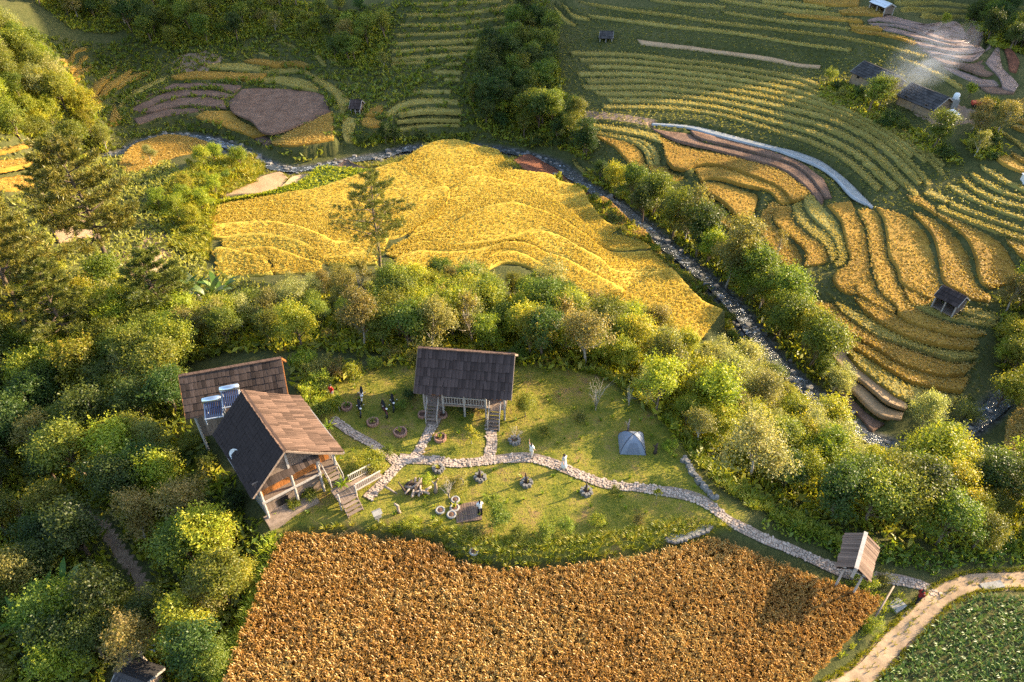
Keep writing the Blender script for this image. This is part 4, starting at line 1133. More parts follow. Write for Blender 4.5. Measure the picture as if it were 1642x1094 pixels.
ZONES = [
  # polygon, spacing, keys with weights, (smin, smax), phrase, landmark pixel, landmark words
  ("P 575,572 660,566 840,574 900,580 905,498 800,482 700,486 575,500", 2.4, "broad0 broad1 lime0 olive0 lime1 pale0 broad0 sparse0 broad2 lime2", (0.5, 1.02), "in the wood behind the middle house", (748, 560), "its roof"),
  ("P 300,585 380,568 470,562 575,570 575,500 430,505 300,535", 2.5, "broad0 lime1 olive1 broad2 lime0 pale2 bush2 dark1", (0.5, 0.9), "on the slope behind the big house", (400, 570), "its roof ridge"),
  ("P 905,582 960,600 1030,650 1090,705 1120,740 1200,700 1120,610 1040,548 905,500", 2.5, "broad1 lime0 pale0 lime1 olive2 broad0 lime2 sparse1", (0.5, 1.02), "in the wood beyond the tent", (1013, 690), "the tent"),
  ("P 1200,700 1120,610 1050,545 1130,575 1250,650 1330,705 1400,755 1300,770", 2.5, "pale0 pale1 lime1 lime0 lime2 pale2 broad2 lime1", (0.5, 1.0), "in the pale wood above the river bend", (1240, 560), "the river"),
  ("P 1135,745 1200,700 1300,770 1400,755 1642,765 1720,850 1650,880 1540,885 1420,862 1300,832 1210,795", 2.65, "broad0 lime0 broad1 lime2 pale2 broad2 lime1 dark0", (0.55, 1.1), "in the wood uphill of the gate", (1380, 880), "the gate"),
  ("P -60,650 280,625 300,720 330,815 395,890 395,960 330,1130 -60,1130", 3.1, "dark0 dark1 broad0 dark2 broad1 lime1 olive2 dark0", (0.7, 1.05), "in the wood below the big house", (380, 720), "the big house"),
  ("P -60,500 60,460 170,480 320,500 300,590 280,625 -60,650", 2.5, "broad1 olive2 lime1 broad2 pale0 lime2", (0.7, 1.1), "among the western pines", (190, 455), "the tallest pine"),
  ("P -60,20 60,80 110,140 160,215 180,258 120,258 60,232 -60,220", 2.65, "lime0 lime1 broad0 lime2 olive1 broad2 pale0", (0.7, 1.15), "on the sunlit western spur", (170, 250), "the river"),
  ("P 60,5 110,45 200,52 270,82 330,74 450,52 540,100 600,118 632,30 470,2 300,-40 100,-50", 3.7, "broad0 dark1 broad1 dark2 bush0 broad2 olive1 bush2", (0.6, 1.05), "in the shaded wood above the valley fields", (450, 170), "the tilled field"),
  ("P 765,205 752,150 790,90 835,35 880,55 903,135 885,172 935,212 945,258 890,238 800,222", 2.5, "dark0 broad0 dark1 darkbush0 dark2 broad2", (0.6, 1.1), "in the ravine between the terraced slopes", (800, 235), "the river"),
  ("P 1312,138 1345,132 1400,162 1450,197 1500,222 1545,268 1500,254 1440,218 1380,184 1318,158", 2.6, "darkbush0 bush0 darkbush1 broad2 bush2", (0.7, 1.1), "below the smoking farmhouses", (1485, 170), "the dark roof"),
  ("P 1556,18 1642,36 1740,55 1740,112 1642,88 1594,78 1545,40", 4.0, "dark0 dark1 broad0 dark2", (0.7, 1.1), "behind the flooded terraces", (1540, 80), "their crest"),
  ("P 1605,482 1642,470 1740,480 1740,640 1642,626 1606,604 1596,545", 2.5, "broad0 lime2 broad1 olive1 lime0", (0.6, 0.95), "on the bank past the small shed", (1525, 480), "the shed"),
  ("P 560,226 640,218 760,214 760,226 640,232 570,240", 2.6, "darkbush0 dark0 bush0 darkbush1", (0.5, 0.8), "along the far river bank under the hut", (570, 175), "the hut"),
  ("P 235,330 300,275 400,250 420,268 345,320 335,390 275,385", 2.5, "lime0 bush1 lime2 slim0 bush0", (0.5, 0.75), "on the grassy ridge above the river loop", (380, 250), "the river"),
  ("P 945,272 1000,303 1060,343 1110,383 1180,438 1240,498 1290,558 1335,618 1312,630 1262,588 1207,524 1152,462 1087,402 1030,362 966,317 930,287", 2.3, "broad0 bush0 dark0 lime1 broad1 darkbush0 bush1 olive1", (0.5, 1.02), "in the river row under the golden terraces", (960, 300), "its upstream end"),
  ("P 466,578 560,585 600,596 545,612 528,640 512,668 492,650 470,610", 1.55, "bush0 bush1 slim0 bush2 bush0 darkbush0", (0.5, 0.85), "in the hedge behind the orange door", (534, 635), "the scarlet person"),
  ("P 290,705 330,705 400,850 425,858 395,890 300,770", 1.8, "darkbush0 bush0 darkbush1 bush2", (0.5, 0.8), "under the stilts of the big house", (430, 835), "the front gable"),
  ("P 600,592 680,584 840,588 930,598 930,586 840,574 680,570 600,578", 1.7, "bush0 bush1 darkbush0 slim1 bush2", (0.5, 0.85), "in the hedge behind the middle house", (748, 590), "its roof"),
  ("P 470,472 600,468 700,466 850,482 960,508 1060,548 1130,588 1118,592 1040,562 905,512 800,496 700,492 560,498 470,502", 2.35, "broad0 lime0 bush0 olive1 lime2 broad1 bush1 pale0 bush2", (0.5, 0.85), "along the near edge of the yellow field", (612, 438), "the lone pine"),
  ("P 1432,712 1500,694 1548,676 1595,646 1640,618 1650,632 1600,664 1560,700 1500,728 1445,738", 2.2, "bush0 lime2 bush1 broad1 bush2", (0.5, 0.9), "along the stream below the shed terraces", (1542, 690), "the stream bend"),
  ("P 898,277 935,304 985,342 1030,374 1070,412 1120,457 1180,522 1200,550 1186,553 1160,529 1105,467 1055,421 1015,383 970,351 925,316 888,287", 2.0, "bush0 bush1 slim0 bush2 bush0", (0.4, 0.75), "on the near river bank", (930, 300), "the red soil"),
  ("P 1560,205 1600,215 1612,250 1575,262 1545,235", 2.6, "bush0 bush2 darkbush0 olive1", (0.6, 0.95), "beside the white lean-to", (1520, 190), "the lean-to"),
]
forest_polys = []
for zs_, sp, keys, (s0, s1), phrase, lm, lmw in ZONES:
    poly = hits(L(zs_)); forest_polys.append(poly)
    P = fill_poly(poly, sp, 0.85, clear_paths + clear_water)
    keys = keys.split(); ks = rng.choice(len(keys), len(P))
    lp = hit(*lm)
    order = np.argsort(np.hypot(P[:, 0] - lp[0], P[:, 1] - lp[1]))
    cnt = {}
    for i in order:
        key = keys[ks[i]]; nm, words_ = kind_of(key)
        cnt[nm] = cnt.get(nm, 0) + 1
        s = s0 + (s1 - s0) * rng.random()
        plant(key, P[i], s, f"{words_} {phrase}, {ordinal(cnt[nm])} from {lmw}", 'bush' if 'bush' in nm else 'tree', 'trees ' + phrase, lean=(rng.normal() * 0.05, rng.normal() * 0.05))
# single trees placed one by one: key, base pixel, scale, label
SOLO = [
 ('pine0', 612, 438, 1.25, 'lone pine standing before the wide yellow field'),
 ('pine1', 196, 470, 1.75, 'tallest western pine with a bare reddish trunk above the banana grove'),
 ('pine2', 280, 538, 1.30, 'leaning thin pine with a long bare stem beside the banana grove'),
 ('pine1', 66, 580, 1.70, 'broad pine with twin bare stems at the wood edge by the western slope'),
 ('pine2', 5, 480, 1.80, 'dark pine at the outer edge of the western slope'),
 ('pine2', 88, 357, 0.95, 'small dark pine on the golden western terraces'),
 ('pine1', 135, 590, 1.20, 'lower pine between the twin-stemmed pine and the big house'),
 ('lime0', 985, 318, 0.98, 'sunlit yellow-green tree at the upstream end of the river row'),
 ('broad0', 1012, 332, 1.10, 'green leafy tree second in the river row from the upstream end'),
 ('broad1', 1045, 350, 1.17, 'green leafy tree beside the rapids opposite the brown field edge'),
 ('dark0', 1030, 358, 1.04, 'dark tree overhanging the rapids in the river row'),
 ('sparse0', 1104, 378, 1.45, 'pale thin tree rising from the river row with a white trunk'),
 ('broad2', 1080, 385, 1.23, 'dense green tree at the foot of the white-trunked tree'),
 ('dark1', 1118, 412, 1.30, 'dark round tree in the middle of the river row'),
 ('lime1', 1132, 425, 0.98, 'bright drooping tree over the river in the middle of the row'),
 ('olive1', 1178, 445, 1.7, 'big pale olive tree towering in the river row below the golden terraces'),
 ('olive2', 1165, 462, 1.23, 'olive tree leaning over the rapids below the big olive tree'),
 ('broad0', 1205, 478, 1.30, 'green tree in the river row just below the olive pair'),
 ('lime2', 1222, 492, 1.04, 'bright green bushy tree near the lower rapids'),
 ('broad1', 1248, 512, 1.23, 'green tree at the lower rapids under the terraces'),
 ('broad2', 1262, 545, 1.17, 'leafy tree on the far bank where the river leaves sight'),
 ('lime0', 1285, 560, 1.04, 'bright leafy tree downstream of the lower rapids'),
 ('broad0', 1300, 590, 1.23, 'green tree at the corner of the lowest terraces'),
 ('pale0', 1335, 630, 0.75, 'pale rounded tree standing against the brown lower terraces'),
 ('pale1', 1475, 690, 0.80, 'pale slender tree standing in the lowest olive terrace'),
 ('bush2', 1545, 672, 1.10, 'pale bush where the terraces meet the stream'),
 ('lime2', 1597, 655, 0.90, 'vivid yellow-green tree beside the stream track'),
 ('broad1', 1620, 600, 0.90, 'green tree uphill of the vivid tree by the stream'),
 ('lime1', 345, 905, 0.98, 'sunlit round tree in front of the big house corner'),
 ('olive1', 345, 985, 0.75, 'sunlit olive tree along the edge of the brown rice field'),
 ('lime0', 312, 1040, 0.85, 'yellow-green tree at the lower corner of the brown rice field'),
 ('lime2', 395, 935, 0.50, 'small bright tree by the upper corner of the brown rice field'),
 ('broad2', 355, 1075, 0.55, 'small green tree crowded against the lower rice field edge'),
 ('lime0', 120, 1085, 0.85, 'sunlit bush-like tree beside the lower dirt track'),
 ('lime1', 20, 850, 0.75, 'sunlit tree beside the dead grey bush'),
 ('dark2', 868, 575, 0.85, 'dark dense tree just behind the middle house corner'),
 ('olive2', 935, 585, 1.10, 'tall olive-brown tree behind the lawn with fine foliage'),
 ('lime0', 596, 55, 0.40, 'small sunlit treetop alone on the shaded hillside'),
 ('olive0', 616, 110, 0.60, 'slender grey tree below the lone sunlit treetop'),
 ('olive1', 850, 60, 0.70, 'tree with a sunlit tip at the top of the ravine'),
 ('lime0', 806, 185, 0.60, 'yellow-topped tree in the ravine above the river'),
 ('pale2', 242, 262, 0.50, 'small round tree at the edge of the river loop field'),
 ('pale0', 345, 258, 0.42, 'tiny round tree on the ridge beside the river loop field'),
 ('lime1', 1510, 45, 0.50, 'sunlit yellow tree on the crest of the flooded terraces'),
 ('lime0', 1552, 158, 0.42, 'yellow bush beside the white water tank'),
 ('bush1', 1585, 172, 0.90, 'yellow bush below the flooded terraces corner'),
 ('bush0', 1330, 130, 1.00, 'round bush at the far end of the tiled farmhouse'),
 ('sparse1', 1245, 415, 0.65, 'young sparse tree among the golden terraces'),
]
for key, x, y, s, lab in SOLO:
    plant(key, hit(x, y), s, lab, 'tree', lean=(rng.normal() * 0.04, rng.normal() * 0.04))

# ------------------------------------------------------------------ ground cover
und = []
for poly in forest_polys:
    und.append(fill_poly(poly, 0.62, 0.95, clear_paths + clear_water))
und = np.vstack(und)
k_ = rng.random(len(und)) < 0.5
scatter('undergrowth', 'tuft', 'lime', und[k_], 1.35)
scatter('undergrowth', 'tuft', 'green', und[~k_], 1.5)
wildp = hits(L("P -60,225 60,232 150,248 260,250 330,330 330,430 480,470 560,480 560,500 430,505 300,535 -60,500"))
W1 = not_in_fields(fill_poly(wildp, 0.8, 0.9))
scatter('slope_scrub', 'tuft', 'olive', W1, 1.2)
banks = hits(L("P 450,848 560,842 640,838 710,838 760,850 800,862 880,868 1000,850 1080,832 1150,838 1175,850 1145,855 1090,872 1000,890 900,905 800,911 745,902 718,885 702,865 640,859 560,852 458,849"))
scatter('bank_grass', 'tall', 'grass', fill_poly(banks, 0.34, 0.95), 0.55)
bank2 = hits(L("P 930,595 980,612 1040,655 1080,695 1105,735 1150,780 1200,815 1290,858 1350,885 1350,870 1300,838 1205,790 1130,735 1085,680 1030,635 970,600"))
scatter('slope_grass', 'tall', 'grass', fill_poly(bank2, 0.36, 0.95, clear_paths), 0.75)
bank3 = hits(L("P 430,850 458,852 432,930 408,1000 375,1094 330,1180 300,1170 350,1080 385,990 405,920"))
scatter('field_edge_grass', 'tall', 'grass', fill_poly(bank3, 0.36, 0.95), 0.7)
bank4 = hits(L("P 1150,842 1200,872 1300,920 1400,960 1410,980 1370,1030 1310,1094 1290,1130 1345,1130 1400,1060 1450,1005 1480,975 1440,945 1350,925 1260,888 1190,850"))
scatter('path_edge_grass', 'grass', 'grass', fill_poly(bank4, 0.3, 0.95, clear_paths + [(P, w + 0.2) for P, w in dirt_l]), 0.9)
ridge = hits(L("P 225,340 290,280 400,248 425,265 415,290 345,325 335,420 270,395 300,340"))
scatter('ridge_grass', 'tall', 'grass', fill_poly(ridge, 0.5, 0.95), 1.1)
scatter('lawn_grass', 'grass', 'grass', fill_poly(yard_poly, 0.36, 0.95, [(P, w * 0.78) for P, w in path_l]), 0.33)
hillb = hits(L("P 880,0 1300,0 1420,60 1500,200 1560,280 1640,300 1740,300 1740,470 1600,470 1560,690 1340,640 1250,520 1180,400 1000,300 900,230 890,100"))
HB = not_in_fields(fill_poly(hillb, 0.62, 0.95, clear_water))
scatter('terrace_bank_grass', 'tuft', 'olive', HB, 0.5)
wild2 = hits(L("P -60,30 100,60 300,30 640,0 880,0 905,140 940,220 960,270 900,240 760,222 560,235 480,265 400,235 200,240 150,250 -60,240"))
VB = not_in_fields(fill_poly(wild2, 0.75, 0.95, clear_water))
scatter('valley_bank_grass', 'tuft', 'green', VB, 0.8)
scatter('valley_scrub', 'tuft', 'green', VB[rng.random(len(VB)) < 0.3], 1.7)
midp = hits(L("P 330,330 600,440 900,450 1170,530 1240,600 1180,560 1060,520 900,470 600,490 330,470"))
rb_ = hits(L("P 420,275 560,262 640,252 700,246 770,246 830,256 890,280 950,325 1000,350 1060,400 1110,450 1180,525 1160,525 1090,455 1040,412 980,365 930,330 870,285 800,262 700,256 600,270 430,300"))
scatter('river_bank_grass', 'tall', 'grass', not_in_fields(fill_poly(rb_, 0.5, 0.95, [(river, 1.3)])), 0.6)
# standing crop on the terraces: ears that stick up from each plot
EA = dict(gold=[], yel=[], oliv=[], grass=[])
for kind, G, zl in rib:
    k_ = dict(gold='gold', goldb='gold', brown='gold', yel='yel', yelg='yel', olive='oliv', leafy='grass').get(kind)
    if not k_: continue
    n, mm = G.shape[:2]
    P_ = np.concatenate([G, np.repeat(zl[:, None, None] + PH[kind], mm, 1)], -1)
    if mm > 9: P_ = P_[:, 2:-2] if k_ == 'yel' else P_[:, 1:-1]
    st_ = 1
    P_ = P_.reshape(-1, 3)
    d_ = np.hypot(P_[:, 0], P_[:, 1])
    P_ = P_[rng.random(len(P_)) < np.where(d_ < 95, 0.95, 0.55)]
    EA[k_].append(P_ + np.column_stack([rng.normal(size=(len(P_), 2)) * 0.11, np.zeros(len(P_))]))
for k_ in EA:
    P_ = np.vstack(EA[k_])
    scatter('standing_crop' if k_ == 'grass' else 'standing_rice', 'ears', k_, P_, 1.3 if k_ == 'grass' else 0.8 if k_ == 'yel' else 0.75, parent=ground, tint_by=np.clip(0.2 + 0.6 * vnoise(P_[:, 0] / 3, P_[:, 1] / 3, 17) + 0.4 * (rng.random(len(P_)) - 0.5), 0, 1))
gp = hits(L("P 1180,838 1300,888 1350,906 1400,915 1500,928 1640,922 1720,900 1640,862 1500,886 1400,868 1300,842"))
scatter('gate_undergrowth', 'tuft', 'green', fill_poly(gp, 0.42, 0.95, clear_paths), 0.9)
hp_ = hits(L("P 280,640 300,690 340,760 400,850 430,862 395,895 330,815 300,720"))
scatter('house_undergrowth', 'tuft', 'green', fill_poly(hp_, 0.45, 0.95), 1.1)

LH = fill_poly(yard_poly, 1.5, 1.0, [(P, w + 0.3) for P, w in path_l]); scatter('lawn_herbs', 'fern', 'grass', LH[rng.random(len(LH)) < 0.75], 0.5)
# near rice field
NP = fill_poly(near_poly, 0.117, 0.95)
patch = np.clip(0.22 + 0.55 * vnoise(NP[:, 0] / 3.5, NP[:, 1] / 2.5, 21) + 0.25 * vnoise(NP[:, 0] / 0.8, NP[:, 1] / 0.8, 22) + 0.5 * (rng.random(len(NP)) - 0.4), 0, 1)
NP[:, 2] += 0.16 * (vnoise(NP[:, 0] / 1.3, NP[:, 1] / 1.3, 23) - 0.5)
rice = scatter('ripe_rice_crop', 'rice', 'rice', NP, 1.0, tint_by=patch, tilt=0.5)
tr = dirt_l[0][0]; trq = resample(tr, 900)
tp_ = trq[rng.integers(0, 900, 900)] + np.column_stack([rng.normal(size=900) * 0.12, rng.normal(size=900) * 0.12, np.zeros(900)])
tn_ = unit(np.gradient(trq[:, :2], axis=0)); k2 = rng.integers(0, 900, 1500); sd3 = np.where(rng.random(1500) < 0.5, -1, 1) * (0.58 + 0.3 * rng.random(1500))
te_ = trq[k2][:, :2] + np.stack([-tn_[k2][:, 1], tn_[k2][:, 0]], 1) * sd3[:, None]
te_ = np.column_stack([te_, ground_z(te_[:, 0], te_[:, 1])]); tp_[:, 2] = ground_z(tp_[:, 0], tp_[:, 1]) + 0.04
scatter('track_verge_grass', 'grass', 'grass', np.vstack([te_, tp_[:120]]), 0.55)
# maize plot
mz = hits(L("P 1395,1110 1440,1062 1500,1000 1560,962 1600,955 1642,958 1740,965 1740,1150 1395,1150"))
scatter('maize_crop', 'maize', 'corn', fill_poly(mz, 0.36, 0.9), 0.62)

# ------------------------------------------------------------------ paths
MAT_MORTAR = simple_mat('path_earth', (0.27, 0.20, 0.15), 0.95, 0.1, 0.3, 3, bmp=0.02)
MAT_STONE = simple_mat('path_stone', (0.43, 0.335, 0.26), 0.85, 0.2, 0.4, 2.3, bmp=0.02)
MAT_DIRT = simple_mat('track_earth', (0.36, 0.25, 0.155), 0.95, 0.1, 0.3, 1.5, bmp=0.04)
MAT_ROCK = simple_mat('river_rock', (0.19, 0.175, 0.155), 0.8, 0.3, 0.4, 2.0, bmp=0.04)
def stone(r, k=6):
    a = np.sort(r.random(k) * 6.283) * 0.35 + np.linspace(0, 6.283, k, endpoint=False) * 0.65
    q_ = 0.8 + 0.4 * r.random(k)
    B = np.stack([np.cos(a) * q_, np.sin(a) * q_, np.zeros(k)], 1); T = B * 0.8; T[:, 2] = 1
    V = np.vstack([B, T]); F = [[i, (i + 1) % k, k + (i + 1) % k, k + i] for i in range(k)]
    return V, F + [[k + i for i in range(k)]]
for n_, (P, w) in enumerate(path_l):
    po = ribbon_mesh('stone_path', P, w, MAT_MORTAR, lambda x, y, z: ground_z(x, y) + 0.05 + 0.004 * n_, step=0.4, wob=0.55)
    L_ = plen(P); Q = resample(P, int(L_ / 0.05))
    T = unit(np.gradient(Q[:, :2], axis=0)); Nn = np.stack([-T[:, 1], T[:, 0]], 1)
    mb = MB(); st = [stone(np.random.default_rng(i)) for i in range(12)]
    s = 0.12
    while s < L_ - 0.1:
        c_ = -w + 0.1
        while c_ < w - 0.05:
            i = min(int((s + rng.normal() * 0.03) / 0.05), len(Q) - 1); i = max(i, 0)
            x, y = Q[i, :2] + Nn[i] * (c_ + rng.normal() * 0.025)
            V, F = st[rng.integers(12)]
            if rng.random() < (0.3 if abs(c_) > 0.7 * w else 0.04):
                c_ += 0.17; continue
            an = rng.random() * 6.28; sc_ = 0.085 + 0.045 * rng.random()
            V2 = V * [sc_, sc_ * (0.8 + 0.4 * rng.random()), 0.05]
            V2 = np.stack([V2[:, 0] * math.cos(an) - V2[:, 1] * math.sin(an) + x, V2[:, 0] * math.sin(an) + V2[:, 1] * math.cos(an) + y, V2[:, 2] + ground_z(x, y) + 0.04 + 0.03 * rng.random()], 1)
            mb.add(V2, F)
            c_ += 0.16 + 0.06 * rng.random()
        s += 0.18
    mb.obj('paving_stones', MAT_STONE, po, kind='stuff')
for (P, w), nm in zip(dirt_l[:1], ['concrete_track']):
    ribbon_mesh(nm, P, w, MAT_DIRT, lambda x, y, z: ground_z(x, y) + 0.06, step=0.4, wob=0.5)
# boulders in the river bed
mb = MB()
for P, w, k in ((river, 1.6, 420), (stream, 1.1, 110)):
    Q = resample(P, 800)
    for i in rng.integers(0, 800, k):
        x, y, z = Q[i]; a = rng.normal() * w * 0.55, rng.normal() * w * 0.55
        r_ = 0.12 + 0.45 * rng.random() ** 3
        V, F = stone(np.random.default_rng(int(i)), 7)
        mb.add(V * [r_, r_ * 0.8, r_ * 0.8] + [x + a[0], y + a[1], z - 0.3], F)
mb.obj('river_boulders', MAT_ROCK, None, kind='stuff')

# ------------------------------------------------------------------ buildings
def wood_mat(name, c, var=0.35, rnd=0.3, rough=0.85, stretch=(14, 1.2, 14), spec=0.15):
    m, nt, out = newmat(name)
    tc = nt.nodes.new('ShaderNodeTexCoord'); mp = nt.nodes.new('ShaderNodeMapping'); mp.inputs['Scale'].default_value = stretch
    nt.links.new(tc.outputs['Object'], mp.inputs[0])
    f = noise(nt, 1.0, 5, 0.7, vec=mp.outputs[0])
    base = ramp(nt, f, [(0.3, tuple(x * (1 - var) for x in c)), (0.7, tuple(x * (1 + var) for x in c))])
    oi = nt.nodes.new('ShaderNodeObjectInfo')
    hsv = nt.nodes.new('ShaderNodeHueSaturation')
    nt.links.new(math_(nt, 'MULTIPLY_ADD', oi.outputs['Random'], 2 * rnd, 1 - rnd), hsv.inputs['Value'])
    nt.links.new(base, hsv.inputs['Color'])
    principled(nt, out, hsv.outputs[0], rough, spec, bump(nt, f, 0.015))
    return m
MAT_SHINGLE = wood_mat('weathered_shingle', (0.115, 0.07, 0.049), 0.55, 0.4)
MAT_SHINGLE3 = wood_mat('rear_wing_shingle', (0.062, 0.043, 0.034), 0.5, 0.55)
MAT_SHINGLE2 = wood_mat('dark_shingle', (0.06, 0.042, 0.037), 0.4, 0.35)  # house slopes turned from the sun have their shade put into this tone
MAT_UNDER = wood_mat('roof_boarding', (0.06, 0.04, 0.03))
MAT_PLANK = wood_mat('grey_plank', (0.22, 0.16, 0.12), 0.35, 0.3, stretch=(10, 10, 1.5))
MAT_ORANGE = wood_mat('varnished_plank', (0.42, 0.155, 0.04), 0.3, 0.25, 0.5, (10, 10, 1.5), 0.4)
MAT_POST = simple_mat('pale_post', (0.38, 0.34, 0.30), 0.8, 0.2, 0.2, 5, bmp=0.005)
MAT_CONC = simple_mat('concrete', (0.30, 0.28, 0.25), 0.9, 0.15, 0.25, 4, bmp=0.01)
MAT_DARK = simple_mat('dark_opening', (0.02, 0.018, 0.016), 0.9, 0.05, 0.2, 4, bmp=0)
MAT_WHITE = simple_mat('white_paint', (0.75, 0.74, 0.71), 0.5, 0.4, 0.08, 6, bmp=0.002)
MAT_RED = simple_mat('red_paint', (0.45, 0.06, 0.035), 0.6, 0.3, 0.2, 6, bmp=0.002)
MAT_EARTHW = simple_mat('earth_wall', (0.27, 0.19, 0.12), 0.95, 0.1, 0.3, 3, bmp=0.02)
MAT_TILE = wood_mat('grey_tile', (0.062, 0.056, 0.054), 0.35, 0.3)
MAT_SHEET = simple_mat('metal_sheet', (0.62, 0.64, 0.66), 0.4, 0.5, 0.1, 5, bmp=0.003)
MAT_GLASS = simple_mat('window_glass', (0.10, 0.11, 0.12), 0.08, 0.6, 0.2, 3, bmp=0)
MAT_THATCH = simple_mat('thatch', (0.42, 0.33, 0.23), 0.95, 0.1, 0.3, 14, bmp=0.05)
MAT_BLUE = simple_mat('blue_glass_tube', (0.03, 0.05, 0.12), 0.15, 0.6, 0.3, 6, bmp=0)
MAT_STEEL = simple_mat('bright_steel', (0.66, 0.68, 0.70), 0.22, 0.5, 0.08, 5, metallic=0.9, bmp=0.002)

_boxcache = {}
def unit_box(w, l, t, mat):
    k = (round(w, 3), round(l, 3), round(t, 3), mat.name)
    if k not in _boxcache:
        me_ = MB().box((-w / 2, -l / 2, 0), (w / 2, l / 2, t)).mesh('piece'); me_.materials.append(mat); _boxcache[k] = me_
    return _boxcache[k]
def piece(name, me_, M, parent):
    o = bpy.data.objects.new(name, me_); col.objects.link(o); o.parent = parent
    o.matrix_local = M
    return o
def slope_frame(a, b, c):
    """a,b ridge ends, c eave under a -> matrix with x along ridge, y up the slope, z normal; origin at eave corner under a"""
    a, b, c = map(lambda v: np.array(v, float), (a, b, c))
    X = unit(b - a); Y = unit(a - c); Y = unit(Y - X * (Y @ X)); Zv = np.cross(X, Y)
    if Zv[2] < 0: Zv = -Zv
    return X, Y, Zv, np.linalg.norm(b - a), np.linalg.norm(a - c)
def roof_slope(parent, a, b, c, rows, cols, mat, thick=0.035, parts=True, name='shingle', under=True, lap=1.32, wf=0.94, seed=1, longit=True):
    """boarding + overlapping shingles. a,b: ridge ends; c: eave corner below a"""
    r = np.random.default_rng(seed)
    X, Y, Zv, w, l = slope_frame(a, b, c)
    c = np.array(c, float)
    if under:
        mb = MB(); o0 = c - Zv * 0.12
        mb.add(np.array([o0, o0 + X * w, o0 + X * w + Y * l, o0 + Y * l, o0 + Zv * .04, o0 + X * w + Zv * .04, o0 + X * w + Y * l + Zv * .04, o0 + Y * l + Zv * .04]),
               [[0, 3, 2, 1], [4, 5, 6, 7], [0, 1, 5, 4], [1, 2, 6, 5], [2, 3, 7, 6], [3, 0, 4, 7]])
        mb.obj('boarding', MAT_UNDER, parent)
    sw, sl_ = w / cols, l / rows
    joined = MB()
    for j in range(rows):
        for i in range(cols):
            ln = sl_ * lap * (0.95 + 0.12 * r.random())
            y0 = j * sl_ - (0.06 * sl_ * r.random() + 0.05)
            x0 = (i + 0.5) * sw + r.normal() * 0.01 * sw
            tiltA = math.atan2(thick * 1.3, sl_) 
            yaw = r.normal() * (0.09 if r.random() < 0.06 else 0.022)
            cen = c + X * x0 + Y * (y0 + ln / 2) + Zv * (0.012 + thick * 1.15 + r.random() * 0.016 - 0.07 * math.sin(math.pi * (i + 0.5) / cols) * (1 - 0.5 * j / rows) * (cols > 12))
            ys = Y * math.cos(tiltA) - Zv * math.sin(tiltA); zs2 = Zv * math.cos(tiltA) + Y * math.sin(tiltA)
            xs = X * math.cos(yaw) + ys * math.sin(yaw); ys = ys * math.cos(yaw) - X * math.sin(yaw)
            M = Matrix(((xs[0], ys[0], zs2[0], cen[0]), (xs[1], ys[1], zs2[1], cen[1]), (xs[2], ys[2], zs2[2], cen[2]), (0, 0, 0, 1)))
            wv = (0.90, 0.94, 0.985)[r.integers(3)]
            if parts: piece(name, unit_box(sw * wv, sl_ * lap, thick, mat), M, parent)
            else: joined.box((-sw * wv / 2, -ln / 2, 0), (sw * wv / 2, ln / 2, thick), np.array(M))
    if not parts: joined.obj('far_' + name + 's' if False else 'lower_shingles', mat, parent, kind='stuff')
def plank_wall(parent, a, b, h, mat, n, thick=0.05, vertical=True, part='wall', gap=0.012, zskew=0.0):
    """wall from a to b (local xyz, base line) of height h; each board a piece of its own over a backing board"""
    a = np.array(a, float); b = np.array(b, float); X = unit(b - a); w = np.linalg.norm(b - a); Nn = np.array([X[1], -X[0], 0])
    wl = MB().beam(a + [0, 0, h / 2], b + [0, 0, h / 2], thick * 0.5, h).obj(part, MAT_UNDER, parent)
    for i in range(n):
        if vertical:
            bw = w / n
            cen = a + X * (i + 0.5) * bw + np.array([0, 0, h / 2]) + Nn * (thick * 0.5 + 0.006 * rng.random())
            me_ = unit_box(bw - gap, thick * 0.7, h * 0.985, mat)
            M = Matrix(((X[0], -Nn[0], 0, cen[0]), (X[1], -Nn[1], 0, cen[1]), (0, 0, 1, cen[2] - h * 0.985 / 2), (0, 0, 0, 1)))
        else:
            bh = h / n
            cen = a + X * w / 2 + np.array([0, 0, i * bh + gap / 2]) + Nn * (thick * 0.5 + 0.006 * rng.random())
            me_ = unit_box(w * 0.995, thick * 0.7, bh - gap, mat)
            M = Matrix(((X[0], -Nn[0], 0, cen[0]), (X[1], -Nn[1], 0, cen[1]), (0, 0, 1, cen[2]), (0, 0, 0, 1)))
        piece('plank', me_, M, wl)
    return wl
def posts(parent, pts_, r=0.09, mat=None, name='post', zb=None):
    for x, y, z0, z1 in pts_:
        MB().tube([(x, y, z0), (x, y, z1)], [r, r], 8).obj(name, mat or MAT_POST, parent)
